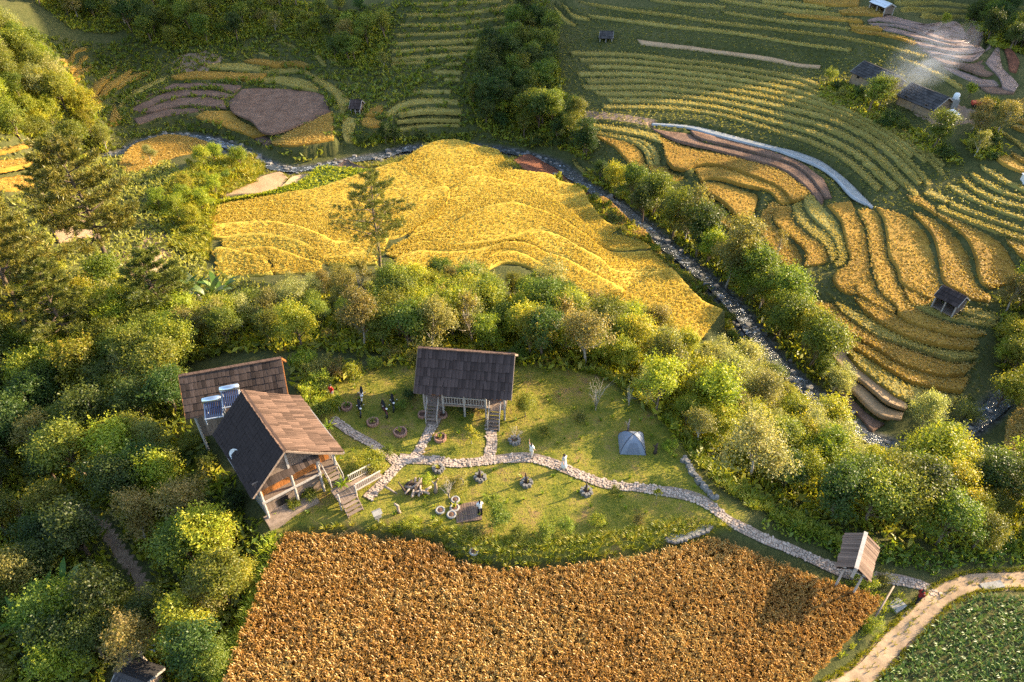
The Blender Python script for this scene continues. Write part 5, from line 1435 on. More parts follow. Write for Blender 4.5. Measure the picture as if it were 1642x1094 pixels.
def stairs(parent, top, bot, width, n, mat, rail=True, name='stairs'):
    """top and bottom centres; steps are pieces"""
    top = np.array(top, float); bot = np.array(bot, float)
    d = (bot - top); hd = unit(np.array([d[0], d[1], 0])); sd_ = np.array([-hd[1], hd[0], 0])
    st = MB()
    for s in (-1, 1): st.beam(top + sd_ * s * width / 2, bot + sd_ * s * width / 2, 0.06, 0.2)
    so = st.obj(name, mat, parent)
    for i in range(n):
        p = top + d * (i + 0.5) / n
        M = Matrix(((sd_[0], hd[0], 0, p[0]), (sd_[1], hd[1], 0, p[1]), (0, 0, 1, p[2] + 0.05), (0, 0, 0, 1)))
        piece('step', unit_box(width - 0.08, 0.27, 0.05, mat), M, so)
    if rail:
        for s in (-1, 1):
            mb = MB(); o_ = sd_ * s * (width / 2 + 0.03)
            mb.tube([top + o_ + [0, 0, 0.85], bot + o_ + [0, 0, 0.85]], [0.035, 0.035], 6)
            for f in (0.02, 0.98): mb.tube([top + d * f + o_ - [0, 0, 0.05], top + d * f + o_ + [0, 0, 0.85]], [0.04, 0.04], 6)
            mb.obj('handrail', MAT_POST, so)
    return so
def railing(parent, a, b, h, n, mat=None):
    a = np.array(a, float); b = np.array(b, float)
    mb = MB(); mb.beam(a + [0, 0, h], b + [0, 0, h], 0.07, 0.08); mb.beam(a + [0, 0, 0.12], b + [0, 0, 0.12], 0.05, 0.06)
    rl = mb.obj('railing', mat or MAT_POST, parent)
    me_ = MB().box((-0.02, -0.02, 0), (0.02, 0.02, h - 0.17)).mesh('baluster'); me_.materials.append(mat or MAT_POST)
    for i in range(n):
        p = a + (b - a) * (i + 0.5) / n
        piece('baluster', me_, Matrix.Translation(Vector(p + [0, 0, 0.15])), rl)
def house_frame(name, x, y, yaw, label):
    o = thing(name, (x, y, 0), label, 'house', rz=yaw)
    return o
def loc_z(o, x, y):
    c, s = math.cos(o.rotation_euler[2]), math.sin(o.rotation_euler[2])
    return float(ground_z(o.location[0] + c * x - s * y, o.location[1] + s * x + c * y)) - o.location[2]

# ---- middle stilt house
H2 = house_frame('stilt_house', -3.6, 42.83, R(-6.2), 'dark shingled stilt house with two short staircases behind the lawn')
rf = MB().beam((-3.85, 0, 5.06), (3.85, 0, 5.06), 0.26, 0.07).obj('roof', MAT_SHINGLE, H2)
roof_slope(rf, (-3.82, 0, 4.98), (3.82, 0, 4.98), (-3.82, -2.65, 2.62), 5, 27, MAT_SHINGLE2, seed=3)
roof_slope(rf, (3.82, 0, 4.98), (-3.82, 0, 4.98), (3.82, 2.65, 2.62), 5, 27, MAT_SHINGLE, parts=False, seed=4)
FL = 1.05
MB().box((-3.35, -2.15, FL - 0.14), (3.35, 1.9, FL)).obj('floor', MAT_PLANK, H2)
plank_wall(H2, (-3.3, -1.15, FL), (3.3, -1.15, FL), 2.3, MAT_PLANK, 22)
plank_wall(H2, (3.3, -1.15, FL), (3.3, 1.85, FL), 2.2, MAT_PLANK, 10)
plank_wall(H2, (-3.3, 1.85, FL), (-3.3, -1.15, FL), 2.2, MAT_PLANK, 10)
plank_wall(H2, (3.3, 1.85, FL), (-3.3, 1.85, FL), 2.0, MAT_PLANK, 16)
for s in (-1, 1):
    mb = MB(); mb.add(np.array([(s * 3.32, -2.0, 3.05), (s * 3.32, 2.0, 3.05), (s * 3.32, 0, 4.85), (s * 3.26, -2.0, 3.05), (s * 3.26, 2.0, 3.05), (s * 3.26, 0, 4.85)]), [[0, 1, 2], [5, 4, 3], [0, 3, 4, 1], [1, 4, 5, 2], [2, 5, 3, 0]])
    mb.obj('gable', MAT_ORANGE if s > 0 else MAT_PLANK, H2)
    mb = MB(); mb.beam((s * 3.86, -2.7, 2.6), (s * 3.86, 0, 5.0), 0.05, 0.16); mb.beam((s * 3.86, 2.7, 2.6), (s * 3.86, 0, 5.0), 0.05, 0.16); mb.obj('bargeboard', MAT_PLANK, H2)
for x in (-3.25, -1.75, 0.0, 1.75, 3.25):
    posts(H2, [(x, -2.08, loc_z(H2, x, -2.08) - 0.3, 3.05)], 0.085)
    posts(H2, [(x, 1.8, loc_z(H2, x, 1.8) - 0.3, FL - 0.15)], 0.085)
for s in (-1, 1):
    MB().box((s * 2.5 - 0.4, -1.24, FL + 0.02), (s * 2.5 + 0.4, -1.2, FL + 1.95)).obj('door', MAT_ORANGE, H2)
for x in (-0.9, 0.9):
    w_ = MB().box((x - 0.5, -1.245, FL + 0.9), (x + 0.5, -1.2, FL + 1.7)).obj('window', MAT_POST, H2)
    MB().box((x - 0.43, -1.26, FL + 0.97), (x + 0.43, -1.247, FL + 1.63)).obj('pane', MAT_GLASS, w_)
railing(H2, (-1.75, -2.1, FL), (0, -2.1, FL), 0.8, 8); railing(H2, (0, -2.1, FL), (1.75, -2.1, FL), 0.8, 8)
for x in (-2.5, 2.5):
    stairs(H2, (x, -2.2, FL), (x, -3.35, loc_z(H2, x, -3.35) + 0.02), 0.85, 6, MAT_PLANK)

# ---- big house: front wing with its gable to the field, rear wing across
H1 = house_frame('large_stilt_house', -15.0, 31.6, R(37.7), 'large two-winged stilt house with brown shingle roofs and a stair to the path')
RZ = 6.0
rf = MB().beam((0, -0.06, RZ + 0.06), (0, 7.3, RZ + 0.06), 0.26, 0.08).obj('roof', MAT_SHINGLE, H1)
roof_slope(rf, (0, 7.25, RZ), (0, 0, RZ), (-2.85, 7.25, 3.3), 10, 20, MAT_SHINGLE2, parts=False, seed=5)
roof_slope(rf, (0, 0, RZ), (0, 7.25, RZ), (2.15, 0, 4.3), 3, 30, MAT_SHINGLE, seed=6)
roof_slope(rf, (2.1, 0.05, 4.36), (2.1, 7.25, 4.36), (3.8, 0.05, 3.15), 2, 30, MAT_SHINGLE, seed=7)
MB().beam((3.86, -0.05, 3.14), (3.86, 7.3, 3.14), 0.05, 0.12).obj('eave_board', MAT_POST, H1)
MB().beam((-2.88, 0.0, 3.27), (-2.88, 7.3, 3.27), 0.05, 0.12).obj('eave_board', MAT_POST, H1)
mb = MB(); mb.beam((0, -0.03, RZ - 0.02), (2.15, -0.03, 4.26), 0.05, 0.14); mb.beam((0, -0.03, RZ - 0.02), (-2.85, -0.03, 3.26), 0.05, 0.14); mb.beam((2.15, -0.03, 4.28), (3.82, -0.03, 3.1), 0.05, 0.14); mb.obj('bargeboard', MAT_PLANK, H1)
# rear wing roof
ra = np.array([-3.05, 12.55, 5.2]); rb = np.array([3.9, 9.8, 5.2]); fr = unit(np.array([-.364, -.931, 0.])) * 2.3
rw = MB().beam(ra + [0, 0, .07], rb + [0, 0, .07], 0.28, 0.09).obj('roof', MAT_SHINGLE, H1, label='roof of the rear wing set across the front one')
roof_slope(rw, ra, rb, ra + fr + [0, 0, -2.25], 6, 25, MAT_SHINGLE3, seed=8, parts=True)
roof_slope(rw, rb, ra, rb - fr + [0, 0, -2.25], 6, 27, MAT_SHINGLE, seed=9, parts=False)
rd = unit(rb - ra)
for e in (ra - rd * 0.03, rb + rd * 0.03):
    mb = MB(); mb.beam(e, e + fr + [0, 0, -2.25], 0.05, 0.16); mb.beam(e, e - fr + [0, 0, -2.25], 0.05, 0.16); mb.obj('bargeboard', MAT_ORANGE, H1)
f2 = fr * 0.78
def q4(p, z): return (p[0], p[1], z)
A_, B_ = ra + rd * 0.5, rb - rd * 0.5
zl_ = 0.3
for p, q_ in (((A_ + f2), (B_ + f2)), ((B_ - f2), (A_ - f2)), ((B_ + f2), (B_ - f2)), ((A_ - f2), (A_ + f2))):
    plank_wall(H1, q4(p, zl_), q4(q_, zl_), 2.75, MAT_PLANK, 14)
for e, s in ((A_, -1), (B_, 1)):
    mb = MB(); o_ = rd * 0.04 * s
    mb.add(np.array([e + f2 + [0, 0, -2.15], e - f2 + [0, 0, -2.15], e + [0, 0, -0.12], e + f2 + o_ + [0, 0, -2.15], e - f2 + o_ + [0, 0, -2.15], e + o_ + [0, 0, -0.12]]), [[0, 1, 2], [5, 4, 3], [0, 3, 4, 1], [1, 4, 5, 2], [2, 5, 3, 0]])
    mb.obj('gable', MAT_PLANK, H1)
for t in (0, 0.33, 0.66, 1.0):
    p = A_ + f2 + (B_ - A_) * t; posts(H1, [(p[0], p[1], loc_z(H1, p[0], p[1]) - 0.4, 3.0)], 0.11)
    p = A_ - f2 + (B_ - A_) * t; posts(H1, [(p[0], p[1], loc_z(H1, p[0], p[1]) - 0.4, 0.4)], 0.11)
# front wing body
FB = 1.95
xl, xr, yb = -2.25, 1.95, 0.42
MB().box((xl - 0.05, yb - 0.1, FB - 0.15), (3.35, 7.1, FB)).obj('floor', MAT_PLANK, H1)
plank_wall(H1, (xl, 0.95, FB), (xr, 0.95, FB), 1.75, MAT_ORANGE, 17)
plank_wall(H1, (xl, 7.0, FB), (xl, 1.35, FB), 1.9, MAT_PLANK, 16)
plank_wall(H1, (xr, 1.35, FB), (xr, 7.0, FB), 2.3, MAT_ORANGE, 16)
gb = MB(); gb.add(np.array([(-2.55, 0.5, 3.55), (2.2, 0.5, 3.95), (0, 0.5, RZ - 0.12), (-2.55, 0.56, 3.55), (2.2, 0.56, 3.95), (0, 0.56, RZ - 0.12)]), [[0, 1, 2], [5, 4, 3], [0, 3, 4, 1], [1, 4, 5, 2], [2, 5, 3, 0]])
gbo = gb.obj('gable', MAT_UNDER, H1)
for i in range(9):
    z = 3.72 + i * 0.24
    x0 = -2.55 * (RZ - 0.16 - z) / (RZ - 0.12 - 3.55); x1 = 2.2 * (RZ - 0.16 - z) / (RZ - 0.12 - 3.95)
    if x1 - x0 > 0.2: MB().box((x0, 0.45, z), (min(x1, 2.1), 0.49, z + 0.22)).obj('plank', MAT_PLANK, gbo)
MB().beam((0, 0.38, 3.7), (0, 0.38, RZ - 0.2), 0.16, 0.1, (0, 1, 0)).obj('king_post', MAT_POST, H1)
# shingled apron over the balcony
ap = MB().beam((-2.55, 0.44, 4.02), (2.15, 0.44, 4.02), 0.08, 0.1).obj('apron_roof', MAT_PLANK, H1)
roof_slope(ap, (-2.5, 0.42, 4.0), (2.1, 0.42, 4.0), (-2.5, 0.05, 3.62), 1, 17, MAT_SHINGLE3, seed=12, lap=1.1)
posts(H1, [(xl, yb, loc_z(H1, xl, yb) - 0.4, 3.55), (0.0, yb, loc_z(H1, 0, yb) - 0.4, 3.6), (xr, yb, loc_z(H1, xr, yb) - 0.4, 3.8), (3.2, yb, loc_z(H1, 3.2, yb) - 0.4, 3.45), (3.2, 3.8, loc_z(H1, 3.2, 3.8) - 0.4, 3.4), (3.2, 6.9, loc_z(H1, 3.2, 6.9) - 0.4, 3.4),
           (xl, 3.7, loc_z(H1, xl, 3.7) - 0.4, 3.4), (xl, 7.0, loc_z(H1, xl, 7.0) - 0.4, 3.4)], 0.1)
MB().beam((xl - 0.1, yb - 0.12, FB + 0.02), (xr + 0.1, yb - 0.12, FB + 0.02), 0.1, 0.16).obj('balcony_beam', MAT_POST, H1)
dr = MB().box((2.15, 1.2, FB + 0.02), (3.1, 1.26, FB + 1.75)).obj('door', MAT_ORANGE, H1, label='bright orange wooden door above the stair')
MB().box((2.95, 1.15, FB + 0.85), (3.0, 1.2, FB + 0.95)).obj('handle', MAT_STEEL, dr)
w_ = MB().box((-1.85, 0.82, FB + 0.75), (-0.35, 0.88, FB + 1.35)).obj('window', MAT_POST, H1)
for i in range(6): MB().box((-1.8 + i * 0.245, 0.8, FB + 0.8), (-1.8 + i * 0.245 + 0.19, 0.817, FB + 1.3)).obj('pane', MAT_SHEET, w_)
# lower storey
g0 = loc_z(H1, -1, 0.6)
plank_wall(H1, (xl, 0.75, g0 - 0.2), (xr, 0.75, g0 - 0.2), FB - 0.1 - g0, MAT_PLANK, 8, vertical=False)
plank_wall(H1, (xl + 0.02, 7.0, -2.4), (xl + 0.02, 0.75, -2.4), FB + 2.2, MAT_CONC, 5, vertical=False)
MB().box((-1.35, 0.66, g0 + 0.45), (-0.55, 0.69, g0 + 1.15)).obj('hatch', MAT_DARK, H1)
MB().box((xl - 0.3, -0.35, g0 - 0.5), (1.2, 0.7, g0 + 0.22)).obj('plinth', MAT_MORTAR, H1)
# stair: door -> landing -> yard
stairs(H1, (2.75, 1.05, FB), (2.75, -0.55, 0.95), 0.95, 6, MAT_PLANK, True)
ld = MB().box((2.1, -1.95, 0.72), (3.5, -0.55, 0.82)).obj('landing', MAT_PLANK, H1)
for i in range(8): piece('plank', unit_box(0.16, 1.38, 0.03, MAT_PLANK), Matrix.Translation((2.19 + i * 0.174, -1.25, 0.83)), ld)
for x in (2.15, 3.45):
    posts(H1, [(x, -1.9, loc_z(H1, x, -1.9) - 0.3, 1.65)], 0.07)
stairs(H1, (2.8, -1.98, 0.82), (2.8, -2.85, loc_z(H1, 2.8, -2.85)), 1.15, 4, MAT_PLANK, False)
gr = loc_z(H1, 5.6, -0.9)
br = MB().beam((3.5, -1.25, 0.76), (5.9, -0.55, gr + 0.1), 1.0, 0.08).obj('ramp', MAT_PLANK, H1)
railing(H1, (3.5, -0.72, 0.8), (5.7, -0.08, gr + 0.12), 0.75, 14); railing(H1, (3.55, -1.75, 0.8), (5.85, -1.08, gr + 0.12), 0.75, 14)

# ---- things on the roof
def heater(x, y, z, yaw, label):
    o = thing('solar_water_heater', (x, y, z), label, 'water heater', rz=yaw)
    MB().tube([(-0.72, 0.35, 0.92), (-0.66, 0.35, 0.92), (0.66, 0.35, 0.92), (0.72, 0.35, 0.92)], [0.12, 0.24, 0.24, 0.12], 14).obj('tank', MAT_STEEL, o, True)
    mf = MB()
    for s in (-1, 1):
        mf.beam((s * 0.62, -0.75, 0.08), (s * 0.62, 0.35, 0.72), 0.05, 0.05); mf.beam((s * 0.62, 0.42, -0.5), (s * 0.62, 0.42, 0.75), 0.05, 0.05); mf.beam((s * 0.62, -0.75, -0.5), (s * 0.62, -0.75, 0.1), 0.05, 0.05)
    mf.beam((-0.66, -0.78, 0.08), (0.66, -0.78, 0.08), 0.06, 0.08)
    mf.obj('frame', MAT_SHEET, o)
    for i in range(9):
        x_ = -0.55 + i * 0.1375
        MB().tube([(x_, -0.74, 0.13), (x_, 0.2, 0.8)], [0.045, 0.045], 7).obj('tube', MAT_BLUE, o)
    return o
p = at(343, 655, 4.0); heater(p[0], p[1], 3.7, R(15), 'blue-tubed solar water heater beside the dark slope of the big roof')
p = at(372, 634, 4.5); heater(p[0], p[1] - 0.2, 4.2, R(15), 'steel-tank solar water heater against the rear wing roof ridge side')
for s, lab in ((0, None),):
    p = at(378, 728, 3.6); ds = thing('satellite_dish', (p[0], p[1], 3.1), 'white satellite dish at the eave of the dark roof slope', 'dish', rz=R(-10))
    mb = MB(); mb.lathe([(0.0, 0.0), (0.18, 0.02), (0.34, 0.09), (0.40, 0.14), (0.39, 0.16), (0.33, 0.11), (0.17, 0.045), (0.0, 0.03)], (0, 0, 0), 16)
    d_ = mb.obj('reflector', MAT_WHITE, ds, True); d_.location = (0, 0, 0.55); d_.rotation_euler = (R(60), 0, 0)
    MB().tube([(0, 0, -0.6), (0, 0, 0.5)], [0.035, 0.035], 6).obj('mast', MAT_STEEL, ds)
    MB().tube([(0, -0.12, 0.3), (0, -0.55, 0.62)], [0.02, 0.02], 5).obj('arm', MAT_STEEL, ds)

# ------------------------------------------------------------------ gate on the path
g_a, g_b = at(1388, 856, 1.75), at(1373, 911, 1.75)
gc = (g_a + g_b) / 2; gz = float(ground_z(gc[0], gc[1]))
gd = unit(g_b - g_a); gl = float(np.linalg.norm((g_b - g_a)[:2]))
gate = thing('roofed_gate', (gc[0], gc[1], gz), 'small roofed wooden gate straddling the stone path', 'gate', rz=math.atan2(gd[1], gd[0]))
rz_ = 1.75 - gz
MAT_GATE = wood_mat('gate_board', (0.19, 0.125, 0.09), 0.4, 0.35)
rf = MB().beam((-gl / 2 - 0.1, 0, rz_ + 0.05), (gl / 2 + 0.1, 0, rz_ + 0.05), 0.24, 0.08).obj('ridge_board', MAT_POST, gate)
roof_slope(rf, (-gl / 2, 0, rz_), (gl / 2, 0, rz_), (-gl / 2, -1.0, rz_ - 0.75), 1, 15, MAT_GATE, seed=21, lap=1.05, name='board')
roof_slope(rf, (gl / 2, 0, rz_), (-gl / 2, 0, rz_), (gl / 2, 1.0, rz_ - 0.75), 1, 15, MAT_GATE, seed=22, lap=1.05, name='board')
for x in (-gl / 2 + 0.2, gl / 2 - 0.1):
    for y in (-0.55, 0.55): posts(gate, [(x, y, -0.3, rz_ - 0.4)], 0.075)
    MB().beam((x, -0.75, rz_ - 0.5), (x, 0.75, rz_ - 0.5), 0.1, 0.1).obj('crossbeam', MAT_POST, gate)
    MB().beam((x, 0, rz_ - 0.5), (x, 0, rz_ - 0.05), 0.1, 0.1).obj('strut', MAT_POST, gate)
MB().beam((gl / 2 + 0.1, 0, rz_ - 0.9), (gl / 2 + 0.1, 0, rz_ - 0.02), 0.2, 0.05).obj('pendant', MAT_POST, gate)

# ------------------------------------------------------------------ smaller buildings
def gable_house(name, ra, rb, hw, rise, label, cat, roofmat=None, wallmat=None, rows=5, cols=14, wall_in=0.35, stilts=0.0, openf=False, parts=True, door=True, wh=None, ends=True):
    """ra, rb: ridge ends in world space; the front slope faces the camera"""
    ra = np.array(ra, float); rb = np.array(rb, float)
    if ra[0] > rb[0]: ra, rb = rb, ra
    c = (ra + rb) / 2; gz_ = float(ground_z(c[0], c[1])); d = rb - ra
    o = thing(name, (c[0], c[1], gz_), label, cat, rz=math.atan2(d[1], d[0]))
    l = float(np.hypot(d[0], d[1])); z = c[2] - gz_; roofmat = roofmat or MAT_TILE; wallmat = wallmat or MAT_EARTHW
    rf_ = MB().beam((-l / 2 - 0.05, 0, z + 0.05), (l / 2 + 0.05, 0, z + 0.05), 0.22, 0.08).obj('roof', roofmat, o)
    roof_slope(rf_, (-l / 2, 0, z), (l / 2, 0, z), (-l / 2, -hw, z - rise), rows, cols, roofmat, parts=parts, seed=31)
    roof_slope(rf_, (l / 2, 0, z), (-l / 2, 0, z), (l / 2, hw, z - rise), rows, cols, roofmat, parts=False, seed=32)
    for s in (-1, 1):
        mb = MB(); x = s * (l / 2 + 0.03); mb.beam((x, -hw, z - rise), (x, 0, z), 0.05, 0.14); mb.beam((x, hw, z - rise), (x, 0, z), 0.05, 0.14); mb.obj('bargeboard', MAT_POST, o)
    xw, yw = l / 2 - wall_in, hw - wall_in; ez = z - rise * (yw / hw) - 0.05
    zb = stilts
    if stilts: MB().box((-xw, -yw, zb - 0.12), (xw, yw, zb)).obj('floor', MAT_PLANK, o)
    th = 0.12
    walls = [((-xw, yw), (xw, yw)), ((-xw, -yw), (-xw, yw)), ((xw, yw), (xw, -yw))]
    if not openf: walls.append(((xw, -yw), (-xw, -yw)))
    for (x0, y0), (x1, y1) in walls:
        hh = ez - zb if wh is None else wh
        MB().beam((x0, y0, zb - 0.3 * (stilts == 0) + hh / 2), (x1, y1, zb - 0.3 * (stilts == 0) + hh / 2), th, hh + 0.5 * (stilts == 0)).obj('wall', wallmat, o)
    if ends:
        for s in (-1, 1):
            x = s * xw; x2 = s * (xw - 0.08)
            MB().add(np.array([(x, -yw, ez), (x, yw, ez), (x, 0, z - 0.1), (x2, -yw, ez), (x2, yw, ez), (x2, 0, z - 0.1)]), [[0, 1, 2], [5, 4, 3], [0, 3, 4, 1], [1, 4, 5, 2], [2, 5, 3, 0]]).obj('gable', wallmat, o)
    for x in (-xw, 0, xw):
        for y in (-yw, yw):
            MB().beam((x * 1.005, y * 1.01, -0.6), (x * 1.005, y * 1.01, ez + 0.02), 0.14, 0.14).obj('post', MAT_POST if stilts else MAT_PLANK, o)
    if door and not openf:
        MB().box((-0.45, -yw - 0.085, zb), (0.45, -yw - 0.062, zb + min(1.7, ez - zb - 0.2))).obj('door', MAT_PLANK, o)
        for x in (-xw * 0.6, xw * 0.6):
            w__ = MB().box((x - 0.3, -yw - 0.085, zb + 0.7), (x + 0.3, -yw - 0.062, zb + 1.25)).obj('window', MAT_PLANK, o)
            MB().box((x - 0.25, -yw - 0.095, zb + 0.75), (x + 0.25, -yw - 0.086, zb + 1.2)).obj('pane', MAT_DARK, w__)
    return o
gable_house('farmhouse', at(1386, 97, 0.4), at(1440, 122, 0.2), 2.5, 1.5, 'long farmhouse under a grey tiled roof at the edge of the shrubs', 'house', MAT_TILE, MAT_EARTHW, 6, 14)
gable_house('farmhouse', at(1462, 132, 0.1), at(1522, 158, -0.1), 2.7, 1.6, 'dark-roofed farmhouse with smoke rising behind it', 'house', MAT_TILE, MAT_EARTHW, 6, 15)
gable_house('field_shed', at(1512, 458, -7.5), at(1550, 477, -7.5), 1.25, 0.95, 'weathered plank shed standing among the golden terraces', 'shed', MAT_SHINGLE2, MAT_PLANK, 3, 10, 0.2, 0.5, True)
gable_house('field_hut', at(562, 160, -7.6), at(580, 161, -7.6), 1.4, 1.1, 'small dark hut with a pale bench in the shaded valley', 'hut', MAT_SHINGLE2, MAT_PLANK, 3, 7, 0.25, 0.4, True)
gable_house('field_hut', at(962, 50, -2.6), at(984, 51, -2.6), 1.3, 1.0, 'open-fronted hut on posts beside the upper terraces', 'hut', MAT_TILE, MAT_PLANK, 3, 7, 0.2, 0.5, True)
gable_house('field_hut', at(1404, -3, 4.6), at(1430, 7, 4.6), 1.2, 0.6, 'white sheet-roofed hut on the crest above the flooded terraces', 'hut', MAT_SHEET, MAT_PLANK, 2, 6, 0.2, 0.3, True)
gable_house('lower_hut', at(186, 1080, -1.2), at(232, 1098, -1.2), 1.4, 0.8, 'roof of a hut at the bottom of the lower dirt track', 'hut', MAT_TILE, MAT_PLANK, 5, 14)
gable_house('hidden_hut', at(478, 500, -1.6), at(512, 487, -1.6), 1.2, 0.9, 'blue-grey roof almost buried in the wood behind the big house', 'hut', MAT_TILE, MAT_EARTHW, 4, 9)
p = hit(582, 500)
th_ = thing('thatched_hut', (p[0], p[1], p[2]), 'pale thatched cone roof poking out of the wood', 'hut')
MB().lathe([(0.02, 3.3), (0.5, 2.8), (1.2, 2.1), (1.9, 1.3), (1.8, 1.25), (0.02, 3.0)], (0, 0, 0), 12).obj('roof', MAT_THATCH, th_, True)
MB().lathe([(1.4, -0.4), (1.4, 1.5), (1.3, 1.5), (1.3, -0.4)], (0, 0, 0), 12).obj('wall', MAT_EARTHW, th_)
# lean-to, tank and machine beside the farmhouses
p = hit(1520, 200); ln_ = thing('lean_to', (p[0], p[1], p[2]), 'white sheet lean-to roof on poles below the dark farmhouse', 'shelter', rz=R(20))
MB().add(np.array([(-0.9, -0.7, 1.6), (0.9, -0.7, 1.6), (0.9, 0.7, 2.0), (-0.9, 0.7, 2.0), (-0.9, -0.7, 1.66), (0.9, -0.7, 1.66), (0.9, 0.7, 2.06), (-0.9, 0.7, 2.06)]), [[0, 3, 2, 1], [4, 5, 6, 7], [0, 1, 5, 4], [1, 2, 6, 5], [2, 3, 7, 6], [3, 0, 4, 7]]).obj('roof', MAT_SHEET, ln_)
posts(ln_, [(-0.8, -0.6, -0.4, 1.6), (0.8, -0.6, -0.4, 1.6), (-0.8, 0.6, -0.4, 1.95), (0.8, 0.6, -0.4, 1.95)], 0.05)
p = hit(1527, 172); tk = thing('water_tank', (p[0], p[1], p[2]), 'white water tank on a block stand beside the dark farmhouse', 'tank')
MB().box((-0.5, -0.5, -0.3), (0.5, 0.5, 1.3)).obj('stand', MAT_CONC, tk)
MB().lathe([(0.0, 1.3), (0.42, 1.3), (0.45, 1.4), (0.45, 2.0), (0.3, 2.2), (0.12, 2.25), (0.0, 2.26)], (0, 0, 0), 14).obj('vessel', MAT_WHITE, tk, True)
p = hit(1566, 172); mc = thing('red_cart', (p[0], p[1], p[2]), 'red farm cart parked beyond the lean-to', 'cart', rz=R(-15))
MB().box((-0.9, -0.5, 0.45), (0.6, 0.5, 0.85)).obj('bed', MAT_RED, mc)
MB().box((0.65, -0.4, 0.4), (1.3, 0.4, 1.1)).obj('cab', MAT_RED, mc)
for x in (-0.5, 0.9):
    for y in (-0.55, 0.55): MB().tube([(x, y - 0.07, 0.3), (x, y + 0.07, 0.3)], [0.3, 0.3], 12).obj('wheel', MAT_DARK, mc)
p = hit(1646, 290); wb = thing('white_box', (p[0], p[1], p[2]), 'small white box house at the end of the olive terraces', 'shed')
MB().box((-0.6, -0.5, -0.3), (0.6, 0.5, 0.8)).obj('wall', MAT_WHITE, wb); MB().box((-0.7, -0.6, 0.803), (0.7, 0.6, 0.87)).obj('roof', MAT_SHEET, wb)

# ------------------------------------------------------------------ tent
tp = hit(1013, 714); tent = thing('dome_tent', (tp[0], tp[1], tp[2]), 'grey dome tent pitched on the lawn', 'tent', rz=R(-3))
MAT_TENT = simple_mat('tent_fabric', (0.20, 0.225, 0.275), 0.6, 0.3, 0.1, 3, bmp=0.004)
MAT_TENTD = simple_mat('tent_panel', (0.15, 0.17, 0.215), 0.6, 0.3, 0.1, 3, bmp=0.004)
def tent_z(u_, v_):   # u,v in -1..1
    m_ = np.maximum(np.abs(u_), np.abs(v_)); dg = np.minimum(np.abs(u_), np.abs(v_))
    return 1.22 * np.clip(1 - m_ ** 2.0, 0, 1) ** 0.75 + 0.1 * dg * (1 - m_)
u_ = np.linspace(-1, 1, 25); UU, VV = np.meshgrid(u_, u_)
TV = np.stack([UU * 1.02, VV * 1.02, tent_z(UU, VV) + 0.03], -1).reshape(-1, 3); ii = np.arange(625).reshape(25, 25)
TF = np.stack([ii[:-1, :-1], ii[:-1, 1:], ii[1:, 1:], ii[1:, :-1]], -1).reshape(-1, 4)
link('fly_sheet', mesh_np('fly_sheet', TV, TF, True), MAT_TENT, tent)
for s in (1, -1):
    t = np.linspace(-1, 1, 21)
    MB().tube(np.stack([t * 1.03, s * t * 1.03, tent_z(t, s * t) + 0.05], 1), np.full(21, 0.018), 6).obj('pole', MAT_DARK, tent)
dv = [(x * 1.02, -1.02 * y - 0.012, float(tent_z(np.array(x), np.array(-y))) + 0.045) for x, y in ((-0.5, 0.98), (0.5, 0.98), (0.4, 0.8), (0.25, 0.62), (-0.25, 0.62), (-0.4, 0.8))]
MB().add(np.array(dv), [[0, 1, 2, 5], [5, 2, 3, 4]]).obj('door_panel', MAT_TENTD, tent)

# ------------------------------------------------------------------ people
MAT_SKIN = simple_mat('skin', (0.48, 0.28, 0.19), 0.6, 0.3, 0.1, 6, bmp=0)
MAT_HAIR = simple_mat('black_hair', (0.015, 0.012, 0.01), 0.5, 0.4, 0.2, 9, bmp=0.003)
def skin_mesh(name, verts, edges, radii, mat, parent, root=0, sub=1):
    me_ = bpy.data.meshes.new(name); me_.from_pydata(verts, edges, []); me_.update()
    o = bpy.data.objects.new(name, me_); col.objects.link(o)
    sk = o.modifiers.new('s', 'SKIN'); sk.use_smooth_shade = True
    for i, r_ in enumerate(radii):
        sv = me_.skin_vertices[0].data[i]; sv.radius = (r_, r_) if not isinstance(r_, tuple) else r_; sv.use_root = (i == root)
    ss = o.modifiers.new('d', 'SUBSURF'); ss.levels = sub; ss.render_levels = sub
    dg = bpy.context.evaluated_depsgraph_get(); ev = o.evaluated_get(dg)
    nm_ = bpy.data.meshes.new_from_object(ev)
    o.modifiers.clear(); o.data = nm_; nm_.materials.clear(); nm_.materials.append(mat)
    bpy.data.meshes.remove(me_)
    o.parent = parent
    return o
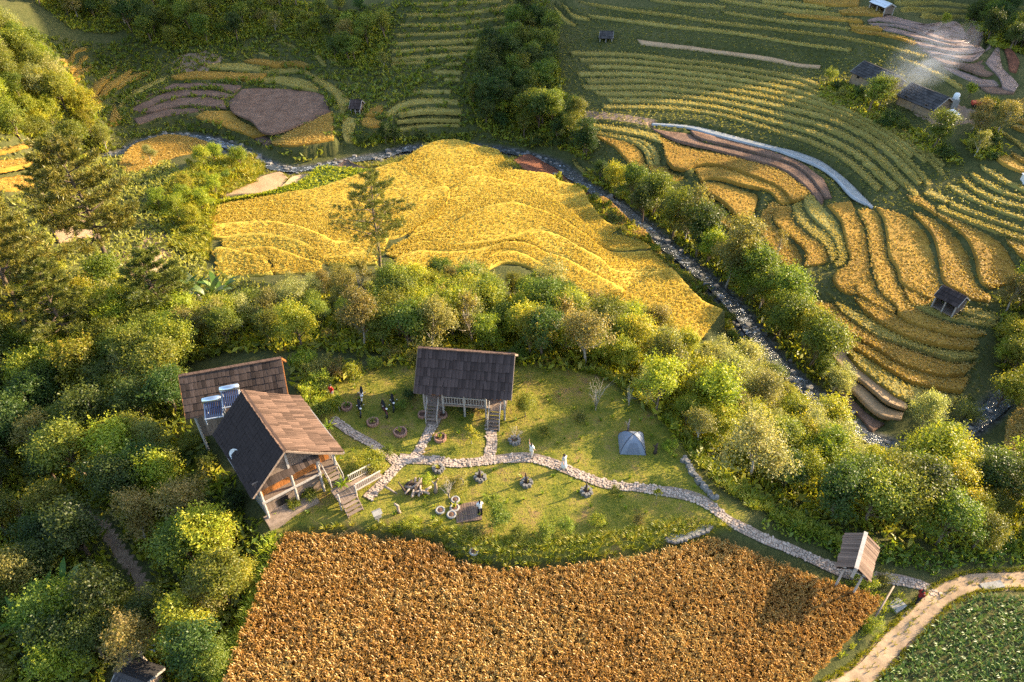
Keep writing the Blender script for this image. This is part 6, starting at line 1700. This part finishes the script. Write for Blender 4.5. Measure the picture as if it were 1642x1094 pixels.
def person(px, py, yaw, label, shirt, legs, h=1.62, raise_arm=False, stride=0.12, skirt=False, hat=None):
    p = hit(px, py); s = h / 1.62
    o = thing('person', (p[0], p[1], float(ground_z(p[0], p[1])) + 0.09), label, 'person', rz=yaw)
    o.scale = (s, s, s)
    V = []; E = []; Rr = []
    def v(x, y, z, r_): V.append((x, y, z)); Rr.append(r_); return len(V) - 1
    def e(*a):
        for i, j in zip(a[:-1], a[1:]): E.append((i, j))
    pel = v(0, 0, 0.86, (0.125, 0.10)); wa = v(0, 0, 1.0, (0.105, 0.085)); ch = v(0, 0, 1.2, (0.125, 0.095)); nb = v(0, 0, 1.34, 0.06); nt_ = v(0, -0.01, 1.40, 0.05); hd = v(0, -0.015, 1.50, (0.075, 0.09)); ht = v(0, -0.01, 1.58, (0.06, 0.07))
    e(pel, wa, ch, nb, nt_, hd, ht)
    for sx in (-1, 1):
        st_ = stride * sx
        hp = v(sx * 0.085, 0, 0.80, 0.08); kn = v(sx * 0.09, -st_ * 0.6 - 0.02, 0.45, 0.055); an = v(sx * 0.09, -st_ * 0.9 + 0.03, 0.08, 0.036); to = v(sx * 0.1, -st_ * 0.9 - 0.12, 0.035, 0.033)
        e(pel, hp, kn, an, to)
        sh = v(sx * 0.165, 0, 1.30, 0.055)
        if raise_arm and sx > 0: el = v(sx * 0.22, -0.04, 1.53, 0.04); wr = v(sx * 0.24, -0.05, 1.78, 0.028); hn = v(sx * 0.245, -0.05, 1.85, 0.026); dz = 0.035
        else: el = v(sx * 0.21, 0.03 + st_ * 0.3, 1.05, 0.04); wr = v(sx * 0.22, -0.08 + st_ * 0.6, 0.83, 0.028); hn = v(sx * 0.22, -0.10 + st_ * 0.6, 0.76, 0.026); dz = -0.035
        e(ch, sh, el, wr, hn)
        hx, hy, hz_ = V[hn]
        for k, (fx, ln_) in enumerate(((-0.026, 0.9), (-0.009, 1.05), (0.009, 1.0), (0.026, 0.8))):
            a = v(hx + fx * 0.6, hy + fx * 0.7, hz_ + dz, 0.009); b = v(hx + fx * 0.7 - sx * 0.008, hy + fx * 0.8 - 0.008, hz_ + dz * (1 + 0.9 * ln_), 0.008); e(hn, a, b)
        a = v(hx - sx * 0.012, hy - 0.04, hz_ + dz * 0.4, 0.009); e(hn, a)
    skin_mesh('body', V, E, Rr, MAT_SKIN, o)
    # clothing follows the body
    cm = MB(); cm.lathe([(0.15, 0.80), (0.145, 0.98), (0.15, 1.15), (0.165, 1.25), (0.14, 1.33), (0.07, 1.37)], (0, 0, 0), 12); cm.V[-1] = cm.V[-1] * np.array([1.08, 0.8, 1])
    for sx in (-1, 1):
        if raise_arm and sx > 0: cm.tube([(0.12, 0, 1.29), (0.17, -0.01, 1.33), (0.215, -0.035, 1.48)], [0.075, 0.072, 0.058], 8)
        else: cm.tube([(sx * 0.12, 0, 1.30), (sx * 0.17, 0.005, 1.28), (sx * 0.208, 0.025 + stride * sx * 0.25, 1.08)], [0.075, 0.072, 0.058], 8)
    cm.obj('shirt', shirt, o, True)
    lm = MB()
    if skirt:
        lm.lathe([(0.15, 0.95), (0.175, 0.8), (0.21, 0.55), (0.25, 0.25), (0.24, 0.24), (0.14, 0.9)], (0, 0, 0), 14)
        lm.obj('skirt', legs, o, True)
    else:
        for sx in (-1, 1):
            lm.tube([(sx * 0.07, 0, 0.93), (sx * 0.088, -0.005, 0.80), (sx * 0.09, -stride * sx * 0.6 - 0.02, 0.45), (sx * 0.09, -stride * sx * 0.9 + 0.03, 0.1)], [0.10, 0.095, 0.072, 0.058], 8)
        lm.obj('trousers', legs, o, True)
    hm = MB(); hm.ell((0, 0.018, 1.535), (0.09, 0.10, 0.095), 10, 7); hm.tube([(0, 0.06, 1.52), (0, 0.085, 1.4), (0, 0.09, 1.28)], [0.07, 0.06, 0.03], 8)
    hm.obj('hair', MAT_HAIR, o, True)
    fm_ = MB()
    for sx in (-1, 1): fm_.ell((sx * 0.03, -0.093, 1.51), (0.012, 0.008, 0.008), 6, 5)
    fm_.obj('eyes', MAT_DARK, o)
    MB().add(np.array([(0, -0.098, 1.515), (-0.013, -0.096, 1.475), (0.013, -0.096, 1.475), (0, -0.122, 1.478)]), [[0, 1, 3], [0, 3, 2], [1, 2, 3]]).obj('nose', MAT_SKIN, o)
    sm = MB()
    for sx in (-1, 1):
        sm.ell((sx * 0.1, -stride * sx * 0.9 - 0.03, 0.03), (0.045, 0.12, 0.04), 8, 5)
    sm.obj('shoes', MAT_DARK, o, True)
    return o
MAT_CREAM = simple_mat('cream_cloth', (0.66, 0.58, 0.50), 0.9, 0.1, 0.1, 8, bmp=0.004)
MAT_MAROON = simple_mat('maroon_cloth', (0.22, 0.025, 0.025), 0.9, 0.1, 0.2, 8, bmp=0.004)
MAT_SCARLET = simple_mat('scarlet_cloth', (0.50, 0.04, 0.03), 0.9, 0.1, 0.2, 8, bmp=0.004)
MAT_BLACKC = simple_mat('black_cloth', (0.025, 0.024, 0.028), 0.9, 0.1, 0.2, 8, bmp=0.004)
person(852, 734, R(150), 'person in white with one arm raised standing on the stone path', MAT_WHITE, MAT_CREAM, raise_arm=True)
person(904, 752, R(40), 'person in a long pale dress walking along the stone path', MAT_CREAM, MAT_WHITE, skirt=True)
person(770, 826, R(200), 'person in a white shirt standing on the dark wooden deck', MAT_WHITE, MAT_BLACKC)
person(1468, 968, R(100), 'person in maroon walking on the concrete track', MAT_MAROON, MAT_BLACKC, skirt=False)
person(534, 641, R(-30), 'person in scarlet standing at the edge of the lawn', MAT_SCARLET, MAT_CREAM)

# ------------------------------------------------------------------ motorbikes
MAT_BIKE = simple_mat('bike_paint', (0.02, 0.02, 0.023), 0.25, 0.5, 0.2, 6, bmp=0)
MAT_TYRE = simple_mat('rubber', (0.018, 0.018, 0.018), 0.85, 0.2, 0.2, 6, bmp=0)
def ring(mb, c, R_, r_, k=18, m_=6, ax='x'):
    a = np.linspace(0, 2 * np.pi, k, endpoint=False); b = np.linspace(0, 2 * np.pi, m_, endpoint=False)
    A2, B2 = np.meshgrid(a, b, indexing='ij')
    rr = R_ + r_ * np.cos(B2)
    V = np.stack([r_ * np.sin(B2), rr * np.cos(A2), rr * np.sin(A2)], -1) if ax == 'x' else np.stack([rr * np.cos(A2), rr * np.sin(A2), r_ * np.sin(B2)], -1)
    ii = np.arange(k * m_).reshape(k, m_); jj = np.roll(ii, -1, 0)
    F = np.stack([ii, np.roll(ii, -1, 1), np.roll(jj, -1, 1), jj], -1).reshape(-1, 4)
    mb.add(V.reshape(-1, 3) + np.array(c), F); return mb
def motorbike(px, py, yaw, label, mat):
    p = hit(px, py); o = thing('motorbike', (p[0], p[1], float(ground_z(p[0], p[1]))), label, 'motorbike', 'motorbikes parked on the lawn', yaw)
    o.rotation_euler[1] = R(9)
    for y in (-0.6, 0.62):
        w_ = MB(); ring(w_, (0, y, 0.28), 0.25, 0.05); wo = w_.obj('wheel', MAT_TYRE, o, True)
        MB().tube([(-0.05, y, 0.28), (0.05, y, 0.28)], [0.14, 0.14], 12).obj('hub', MAT_STEEL, wo)
    b = MB(); b.tube([(0, 0.72, 0.62), (0, 0.35, 0.62), (0, 0.05, 0.42), (0, -0.22, 0.40), (0, -0.40, 0.72), (0, -0.46, 0.92)], [0.07, 0.13, 0.12, 0.09, 0.12, 0.08], 10); b.obj('body', mat, o, True)
    b = MB(); b.tube([(0, -0.08, 0.70), (0, 0.15, 0.73), (0, 0.5, 0.78), (0, 0.72, 0.80)], [0.07, 0.12, 0.12, 0.07], 10); b.V[-1][:, 2] = 0.73 + (b.V[-1][:, 2] - 0.73) * 0.55; b.obj('seat', MAT_TYRE, o, True)
    b = MB(); b.tube([(-0.34, -0.36, 0.98), (-0.12, -0.45, 0.96), (0.12, -0.45, 0.96), (0.34, -0.36, 0.98)], [0.02] * 4, 6); b.tube([(0, -0.44, 0.95), (0, -0.6, 0.30)], [0.035, 0.03], 6); b.obj('handlebar', MAT_TYRE, o)
    MB().ell((0, -0.53, 0.88), (0.10, 0.08, 0.09), 10, 7).obj('headlight', MAT_WHITE, o, True)
    b = MB(); b.tube([(0, -0.82, 0.50), (0, -0.62, 0.59), (0, -0.42, 0.52)], [0.06, 0.07, 0.06], 8); b.obj('mudguard', mat, o, True)
    for sx in (-1, 1):
        MB().ell((sx * 0.27, -0.40, 1.12), (0.07, 0.02, 0.05), 8, 5).obj('mirror', MAT_STEEL, o, True)
    MB().tube([(0.13, 0.1, 0.26), (0.14, 0.72, 0.36)], [0.045, 0.055], 8).obj('exhaust', MAT_STEEL, o, True)
    return o
motorbike(579, 640, R(12), 'motorbike with a pale body parked farthest from the lawn path', MAT_CREAM)
motorbike(576, 661, R(18), 'black motorbike parked alone between the round planters', MAT_BIKE)
motorbike(616, 662, R(25), 'dark red motorbike of the pair nearest the middle house', simple_mat('maroon_paint', (0.12, 0.02, 0.02), 0.3, 0.5, 0.2, 6, bmp=0))
motorbike(629, 652, R(15), 'black motorbike closest to the middle house stairs', MAT_BIKE)

# ------------------------------------------------------------------ planters, stumps, deck and other yard things
MAT_BRICK = simple_mat('terracotta_ring', (0.36, 0.20, 0.14), 0.9, 0.1, 0.3, 7, bmp=0.02)
MAT_TYREW = simple_mat('painted_tyre', (0.27, 0.255, 0.235), 0.7, 0.3, 0.15, 7, bmp=0.004)
MAT_POTSOIL = simple_mat('pot_soil', (0.15, 0.085, 0.055), 0.95, 0.1, 0.35, 8, bmp=0.03)
MAT_DRIFT = wood_mat('driftwood', (0.33, 0.25, 0.19), 0.4, 0.25, stretch=(9, 9, 2))
MAT_DARKWOOD = wood_mat('dark_stump', (0.07, 0.05, 0.04), 0.4, 0.2, stretch=(9, 9, 2))
def blade_obj(parent, key, mat, s, z=0.0, name='leaves'):
    V, F, t = BL[key]
    me_ = mesh_np(name, V * s + [0, 0, z], F, False, dict(tint=t)); return link(name, me_, LEAF[mat], parent)
def planter(px, py, label, kind='brick', r_=0.42, plant_=None, name='round_planter'):
    p = hit(px, py); o = thing(name, (p[0], p[1], float(ground_z(p[0], p[1]))), label, 'planter', rz=rng.random() * 6)
    h = 0.24
    if kind == 'brick':
        bm_ = MB().lathe([(r_ + 0.01, -0.1), (r_ + 0.01, h * 0.8), (r_ - 0.09, h * 0.8), (r_ - 0.09, -0.1)], (0, 0, 0), 22).obj('ring', MAT_BRICK, o)
        k = int(2 * math.pi * r_ / 0.19)
        for i in range(k):
            a = i * 2 * math.pi / k
            piece('brick', unit_box(0.165, 0.11, h + 0.03, MAT_BRICK), Matrix.Rotation(a, 4, 'Z') @ Matrix.Translation((0, r_ - 0.02, 0.0)) @ Matrix.Rotation(rng.normal() * 0.06, 4, 'X'), bm_)
    elif kind == 'tyre':
        b = MB(); ring(b, (0, 0, 0.12), r_ * 0.78, r_ * 0.24, 20, 8, 'z'); b.obj('tyre', MAT_TYREW, o, True)
    else:
        b = MB().lathe([(r_, -0.1), (r_ * 0.95, h * 0.6), (r_ * 0.7, h * 0.6), (r_ * 0.7, -0.1)], (0, 0, 0), 16).obj('ring', MAT_ROCK, o)
        for i in range(9):
            a = i * 0.698 + rng.normal() * 0.1; V, F = stone(np.random.default_rng(i + 50), 7)
            ms = MB().add(V * [0.17, 0.14, 0.26], F).mesh('stone'); ms.materials.append(MAT_ROCK)
            piece('stone', ms, Matrix.Rotation(a, 4, 'Z') @ Matrix.Translation((r_ - 0.05, 0, 0.02)), b)
    MB().lathe([(r_ - 0.08, 0.12), (r_ * 0.6, 0.16), (0.02, 0.19)], (0, 0, 0), 14).obj('soil', MAT_POTSOIL, o, True)
    if plant_ == 'agave': blade_obj(o, 'palm', 'green', 0.42, 0.16)
    elif plant_ == 'fern': blade_obj(o, 'fern', 'lime', 0.7, 0.16)
    elif plant_ == 'stump':
        MB().tube([(0, 0, 0.1), (0.04, 0, 0.5), (-0.02, 0.05, 0.95), (0.05, 0.08, 1.15)], [0.13, 0.1, 0.07, 0.04], 8).obj('stump', MAT_DARKWOOD, o, True)
        blade_obj(o, 'grass', 'green', 1.0, 0.15)
    elif plant_ == 'bare':
        twigs(o, 1.3, 10, 0.15)
    return o
def twigs(o, h, n, z=0.0, mat=None, name='branches', spread=0.5, rad=0.022):
    mb = MB()
    for i in range(n):
        a = rng.random() * 6.28; q_ = spread * (0.3 + rng.random())
        e = np.array([math.cos(a) * q_ * h, math.sin(a) * q_ * h, z + h * (0.6 + 0.5 * rng.random())]); m_ = e * [0.35, 0.35, 0.5] + [0, 0, z * 0.5]
        mb.tube([(0, 0, z), m_, e], [rad, rad * 0.7, rad * 0.25], 5)
        for _ in range(3):
            t = 0.4 + 0.5 * rng.random(); b = m_ + (e - m_) * t; d = rng.normal(size=3) * 0.16 * h; d[2] = abs(d[2])
            mb.tube([b, b + d], [rad * 0.4, rad * 0.12], 4)
    mb.obj(name, mat or MAT_PALEBARK, o, True)
PL = [(556, 654, 'brick-ringed planter with a spiky plant closest to the scarlet person', 'brick', 0.42, 'agave'), (598, 679, 'brick-ringed planter with long leaves between the motorbikes', 'brick', 0.45, 'agave'),
      (642, 695, 'brick-ringed planter full of reddish soil in the middle of the shaded lawn', 'brick', 0.5, 'fern'), (678, 667, 'brick-ringed planter at the outer side of the first house staircase', 'brick', 0.36, None),
      (710, 667, 'brick-ringed planter at the inner side of the first house staircase', 'brick', 0.36, None), (706, 704, 'brick-ringed planter with a leafy plant between the two side paths', 'brick', 0.45, 'fern'),
      (825, 708, 'stone-ringed planter with a bare-branched shrub beside the second side path', 'stone', 0.42, 'bare'), (703, 753, 'stone-ringed planter just below the path fork', 'stone', 0.4, 'fern'),
      (770, 767, 'stone-ringed planter with a short stump below the main path', 'stone', 0.4, 'stump'), (940, 790, 'stone-ringed planter with a tall dark stump beside the main path', 'stone', 0.4, 'stump'),
      (844, 776, 'low stone planter with a thin stick on the lower lawn', 'stone', 0.4, 'stump'),
      (730, 803, 'white tyre planter at the top of the tyre cluster', 'tyre', 0.34, None), (706, 820, 'white tyre planter on the outer side of the cluster away from the deck', 'tyre', 0.36, None),
      (729, 816, 'white tyre planter with green plants nearest the deck', 'tyre', 0.36, 'fern'), (724, 827, 'white tyre planter at the bottom of the tyre cluster', 'tyre', 0.36, None),
      (737, 775, 'white tyre planter leaning by the flowering bush', 'tyre', 0.36, None), (760, 886, 'white tyre planter alone in the tall grass', 'tyre', 0.34, None)]
for x, y, lab, k, r_, pl in PL: planter(x, y, lab, k, r_, pl, 'tyre_planter' if k == 'tyre' else 'round_planter')
# dark wooden deck
dk = [hit(x, y) for x, y in ((735, 812), (765, 808), (768, 833), (730, 838))]
dc = np.mean(dk, 0); deck = thing('wooden_deck', (dc[0], dc[1], float(ground_z(dc[0], dc[1])) + 0.02), 'dark plank deck beside the tyre planters', 'deck', rz=R(10))
MB().box((-0.85, -0.75, -0.25), (0.95, 0.8, 0.04)).obj('frame', MAT_DARKWOOD, deck)
for i in range(11): piece('plank', unit_box(0.15, 1.62, 0.03, MAT_GATE), Matrix.Translation((-0.78 + i * 0.166, 0.02, 0.043)), deck)
# driftwood heap and upright driftwood
p = hit(668, 787); hp = thing('driftwood_heap', (p[0], p[1], float(ground_z(p[0], p[1]))), 'heap of grey driftwood and roots on the lower lawn', 'driftwood')
for i in range(22):
    a = rng.random() * 6.28; c_ = np.array([rng.normal() * 0.55, rng.normal() * 0.35, 0.1 + 0.25 * rng.random()]); d = np.array([math.cos(a), math.sin(a), rng.normal() * 0.4]) * (0.35 + 0.35 * rng.random())
    MB().tube([c_ - d, c_ + [0, 0, 0.12], c_ + d + rng.normal(size=3) * 0.1], [0.07 + 0.04 * rng.random(), 0.09, 0.04], 6).obj('log', MAT_DRIFT if i % 3 else MAT_DARKWOOD, hp, True)
def stump(px, py, h, label, mat, r_=0.1, lean=0.15, name='stump'):
    p = hit(px, py); o = thing(name, (p[0], p[1], float(ground_z(p[0], p[1]))), label, 'stump')
    MB().tube([(0, 0, -0.1), (lean * 0.3, 0, h * 0.4), (lean * 0.2, 0.05, h * 0.7), (lean, 0.05, h)], [r_ * 1.3, r_, r_ * 0.8, r_ * 0.4], 8).obj('stem', mat, o, True)
    MB().tube([(lean * 0.25, 0, h * 0.5), (lean * 0.25 - 0.25, 0.1, h * 0.8)], [r_ * 0.5, r_ * 0.2], 6).obj('branch_stub', mat, o, True)
stump(698, 790, 1.5, 'tall pale driftwood trunk standing beside the driftwood heap', MAT_DRIFT, 0.13, 0.3)
stump(641, 822, 1.0, 'bent grey stump between the grey box and the driftwood', MAT_DRIFT, 0.11, -0.3)
stump(1050, 727, 1.1, 'dark forked stump beside the tent', MAT_DARKWOOD, 0.13, 0.1)
stump(1006, 694, 1.5, 'pale cut trunk just behind the tent', MAT_DRIFT, 0.09, 0.05)
# box on a post
p = hit(607, 836); bx_ = thing('post_box', (p[0], p[1], float(ground_z(p[0], p[1]))), 'small grey box on a post below the big house stair', 'box', rz=R(30))
MB().beam((0, 0, -0.3), (0, 0, 0.55), 0.1, 0.1).obj('post', MAT_CONC, bx_)
MB().box((-0.24, -0.2, 0.553), (0.24, 0.2, 1.0)).obj('case', MAT_CONC, bx_)
MB().add(np.array([(-0.32, -0.27, 1.0), (0.32, -0.27, 1.0), (0.32, 0.27, 1.0), (-0.32, 0.27, 1.0), (-0.32, 0, 1.2), (0.32, 0, 1.2)]), [[0, 1, 5, 4], [2, 3, 4, 5], [0, 4, 3], [1, 2, 5], [3, 2, 1, 0]]).obj('roof', MAT_CONC, bx_)
# little trees and shrubs of the garden
GARDEN = [('slim0', 757, 712, 0.62, 'sunlit slim tree standing alone between the two side paths'), ('bush1', 593, 752, 0.85, 'yellow-green garden bush beside the ramp of the big house'),
          ('slim1', 569, 618, 0.75, 'yellowish young tree by the wood edge above the scarlet person'), ('broad2', 843, 668, 0.42, 'glossy rounded shrub at the corner of the middle house'),
          ('bush0', 516, 668, 0.7, 'leafy shrub along the big house behind the orange door'), ('bush1', 528, 652, 0.6, 'bright leafy shrub between the big house and the scarlet person'),
          ('bush2', 735, 782, 0.55, 'pale flowering bush beside the leaning tyre planter'), ('bush0', 875, 858, 0.55, 'blue-green shrub in the tall grass strip'),
          ('bush0', 800, 840, 0.7, 'leafy shrub beside the person on the deck'), ('slim1', 545, 660, 0.5, 'narrow green plant at the edge of the lawn near the scarlet person'),
          ('darkbush0', 745, 660, 0.5, 'dark shrub under the veranda between the staircases'), ('darkbush1', 655, 640, 0.45, 'dark shrub at the shaded corner of the middle house'),
          ('bush2', 762, 858, 0.4, 'reddish low shrub below the deck'), ('bush0', 500, 800, 0.5, 'creeping shrub against the lower wall of the big house'), ('bush1', 470, 812, 0.4, 'small bright shrub at the plinth of the big house'),
          ('slim0', 1052, 800, 0.35, 'tiny conical shrub beside the main path past the tent'), ('bush0', 985, 792, 0.35, 'tiny green bush between the dark stump planter and the conical shrub'),
          ('bush1', 1385, 940, 0.6, 'yellow bush at the foot of the roofed gate'), ('bush1', 1398, 1008, 0.5, 'bright bush at the corner of the brown rice field by the ditch'),
          ('bush0', 622, 728, 0.4, 'small bush on the far side of the path fork'), ('bush1', 684, 772, 0.35, 'little bright bush above the driftwood heap'), ('bush0', 872, 698, 0.4, 'small green bush on the open lawn behind the two walkers'),
          ('bush2', 930, 672, 0.45, 'olive bush on the lawn near the pale leafless tree'), ('bush0', 790, 812, 0.5, 'green bush just past the deck on the side of the path'), ('bush1', 660, 845, 0.45, 'bright bush in the tall grass below the driftwood'),
          ('bush0', 905, 850, 0.5, 'leafy bush in the tall grass strip below the dark stump planter'), ('bush1', 960, 842, 0.45, 'bright bush in the tall grass strip near the small pond'), ('bush2', 1025, 835, 0.4, 'olive bush in the tall grass strip closest to the small pond'),
          ('bush0', 832, 862, 0.45, 'low bush in the middle of the tall grass strip'), ('bush1', 1075, 720, 0.45, 'bright bush at the lawn corner past the tent'), ('bush0', 645, 655, 0.4, 'small bush between the motorbikes and the first staircase'),
          ('bush2', 1415, 935, 0.5, 'small bush between the gate and the concrete track')]
for key, x, y, s, lab in GARDEN:
    plant(key, hit(x, y), s, lab, 'shrub', name='garden_shrub')
def bare(px, py, h, n, label, mat=None, name='bare_tree'):
    p = hit(px, py); o = thing(name, (p[0], p[1], float(ground_z(p[0], p[1]))), label, 'tree' if h > 1.6 else 'shrub')
    MB().tube([(0, 0, -0.2), (0.03, 0.02, h * 0.35)], [0.05, 0.035], 6).obj('stem', mat or MAT_PALEBARK, o, True)
    twigs(o, h, n, h * 0.1, mat, spread=0.28)
bare(955, 658, 2.6, 12, 'pale leafless tree on the lawn beside the wood')
bare(720, 800, 1.5, 14, 'small leafless shrub above the tyre cluster', name='bare_shrub')
bare(40, 838, 2.2, 26, 'dead grey bush in the wood below the big house', name='bare_shrub')
bare(480, 500, 2.6, 34, 'brown leafless shrub beside the buried blue-grey roof', MAT_BARK, 'bare_shrub')
bare(515, 482, 2.2, 26, 'brown leafless shrub beyond the buried blue-grey roof', MAT_BARK, 'bare_shrub')
bare(1008, 650, 1.4, 8, 'short leafless sapling at the wood edge behind the tent', name='bare_shrub')
def banana(px, py, s, label, name='banana_plant'):
    p = hit(px, py); o = thing(name, (p[0], p[1], p[2]), label, 'banana plant', rz=rng.random() * 6)
    MB().tube([(0, 0, -0.2), (0.03, 0, 0.8 * s), (0.05, 0.03, 1.7 * s)], [0.16 * s, 0.13 * s, 0.08 * s], 8).obj('stem', MAT_PALEBARK, o, True)
    blade_obj(o, 'banana', 'banana', s, 1.5 * s)
for i, (x, y) in enumerate(((255, 500), (285, 495), (305, 505), (325, 492), (345, 508), (362, 500), (270, 515))):
    banana(x, y, 1.3, f"banana plant with broad upright leaves, {ordinal(i + 1)} in the sunlit grove counted from the leaning pine" if i else 'banana plant at the end of the sunlit grove by the leaning pine')
for x, y, lab in ((90, 985, 'large banana plant in the shaded wood beside the lower track'), (60, 1015, 'drooping banana plant in the shaded wood near the frame corner bush'), (120, 965, 'banana plant with a long upright leaf in the shaded wood')):
    banana(x, y, 0.95, lab)
for x, y, lab in ((553, 792, 'small palm-like plant beside the ramp railing'), (540, 758, 'palm-like plant with lime fronds at the big house eave'), (530, 700, 'broad-leaved lime plant where the side path ends')):
    p = hit(x, y); o = thing('palm_plant', (p[0], p[1], float(ground_z(p[0], p[1]))), lab, 'palm')
    MB().tube([(0, 0, -0.1), (0.02, 0, 0.9)], [0.06, 0.05], 7).obj('stem', MAT_BARK, o, True)
    blade_obj(o, 'palm', 'lime', 0.75, 0.85, 'fronds')
# small pond with a stone rim below the path
pp = hits(L("P 1068,866 1090,850 1120,842 1142,846 1130,858 1100,868 1080,876"))
pm = MB(); zc_ = float(ground_z(pp[:, 0].mean(), pp[:, 1].mean())) + 0.12
pm.add(np.column_stack([pp[:, :2], np.full(len(pp), zc_)]), [list(range(len(pp)))[::-1]])
pm.obj('small_pond_water', MAT_POND, None, kind='structure')
st = MB()
for q_ in resample(pp, 60, True):
    V, F = stone(np.random.default_rng(int(rng.integers(1e6))), 6); s_ = 0.12 + 0.08 * rng.random(); st.add(V * [s_, s_, s_] + [q_[0], q_[1], zc_ - 0.06], F)
for q_ in resample(hits(L("P 1098,738 1112,760 1130,785 1148,800")), 60):
    V, F = stone(np.random.default_rng(int(rng.integers(1e6))), 6); s_ = 0.14 + 0.1 * rng.random(); st.add(V * [s_, s_, s_ * 1.4] + [q_[0] + rng.normal() * 0.08, q_[1] + rng.normal() * 0.08, float(ground_z(q_[0], q_[1])) - 0.05], F)
st.obj('loose_stones', MAT_ROCK, None, kind='stuff')
# bamboo rail, slabs, bags, tubs, wire
p, q_ = hit(1398, 998), hit(1426, 952)
br_ = thing('bamboo_rail', tuple(p), 'bleached bamboo pole rail at the corner of the rice field', 'rail')
d = q_ - p
MB().tube([(0, 0, 0.25), tuple(d / 2 + [0, 0, 0.75]), tuple(d + [0, 0, 0.9])], [0.07, 0.065, 0.05], 7).obj('pole', MAT_DRIFT, br_, True)
MB().tube([tuple(d * 0.9 - [0, 0, 0.2]), tuple(d * 0.9 + [0, 0, 0.9])], [0.05, 0.05], 6).obj('post', MAT_DRIFT, br_)
for x, y, w_, l_, rz_, lab in ((1438, 972, 1.0, 0.7, 30, 'concrete slab over the ditch beside the maroon person'), (1590, 940, 1.6, 0.5, 10, 'concrete slab lying along the track by the maize')):
    p = hit(x, y); o = thing('concrete_slab', (p[0], p[1], float(ground_z(p[0], p[1]))), lab, 'slab', rz=R(rz_))
    MB().box((-w_ / 2, -l_ / 2, -0.2), (w_ / 2, l_ / 2, 0.16)).obj('slab', MAT_CONC, o)
p = hit(206, 818); o = thing('white_sack', (p[0], p[1], p[2]), 'white sack lying in the wood below the big house', 'sack'); MB().ell((0, 0, 0.15), (0.3, 0.22, 0.2), 10, 7).obj('bag', MAT_WHITE, o, True); MB().tube([(0.24, 0, 0.2), (0.38, 0.05, 0.25)], [0.06, 0.09], 7).obj('tied_end', MAT_WHITE, o, True)
for i, (x, y, r_, mt, lab) in enumerate(((247, 1038, 0.26, MAT_SHEET, 'pale green basin beside the bottom hut, largest of its cluster'), (246, 1047, 0.2, MAT_WHITE, 'white bowl touching the basin by the bottom hut'), (253, 1050, 0.18, MAT_WHITE, 'white bowl farthest from the dirt track by the bottom hut'))):
    p = hit(x, y); o = thing('wash_basin', (p[0], p[1], float(ground_z(p[0], p[1]))), lab, 'basin'); MB().lathe([(0.01, 0.02), (r_ * 0.7, 0.02), (r_, 0.16), (r_ + 0.03, 0.16), (r_ * 0.75, -0.01), (0.01, -0.01)], (0, 0, 0), 16).obj('bowl', mt, o, True)
    b_ = MB(); ring(b_, (0, 0, 0.16), r_ + 0.01, 0.018, 18, 5, 'z'); b_.obj('rim', MAT_STEEL, o, True)
a, b = at(-40, 1030, 0.5), at(345, 890, 1.0)
t = np.linspace(0, 1, 24)[:, None]; Wp = a + (b - a) * t; Wp[:, 2] -= 1.0 * (1 - (2 * t[:, 0] - 1) ** 2)
wr = thing('power_line', tuple(a), 'thin power line sagging across the wood below the big house', 'cable')
MB().tube(Wp - a, np.full(24, 0.008), 5).obj('wire', MAT_DARK, wr)
# planks of the hut bench etc. are part of their huts

# ------------------------------------------------------------------ smoke from the farmhouse hearth and the valley air
m, nt, out = newmat('hearth_smoke')
pv = nt.nodes.new('ShaderNodeVolumePrincipled')
pv.inputs['Color'].default_value = (0.85, 0.9, 1.0, 1)
tc = nt.nodes.new('ShaderNodeTexCoord')
fn = noise(nt, 1.1, 4, 0.65, vec=tc.outputs['Object'], dist=0.8)
gr_ = nt.nodes.new('ShaderNodeTexGradient'); gr_.gradient_type = 'SPHERICAL'; nt.links.new(tc.outputs['Object'], gr_.inputs[0])
dn = math_(nt, 'MULTIPLY', math_(nt, 'MAXIMUM', math_(nt, 'SUBTRACT', fn, 0.42), 0.0), math_(nt, 'MULTIPLY', gr_.outputs['Fac'], 0.75))
nt.links.new(dn, pv.inputs['Density'])
nt.links.new(pv.outputs[0], out.inputs['Volume'])
p = at(1475, 112, 2.5)
b_ = MB().ell((0, 0, 0), (1, 1, 1), 20, 12)
sm_ = b_.obj('smoke', m, None, True, kind='stuff')
sm_.location = (p[0] + 2, p[1] + 2, 3.6); sm_.scale = (9, 5, 4.5); sm_.rotation_euler = (0, R(-25), R(20))
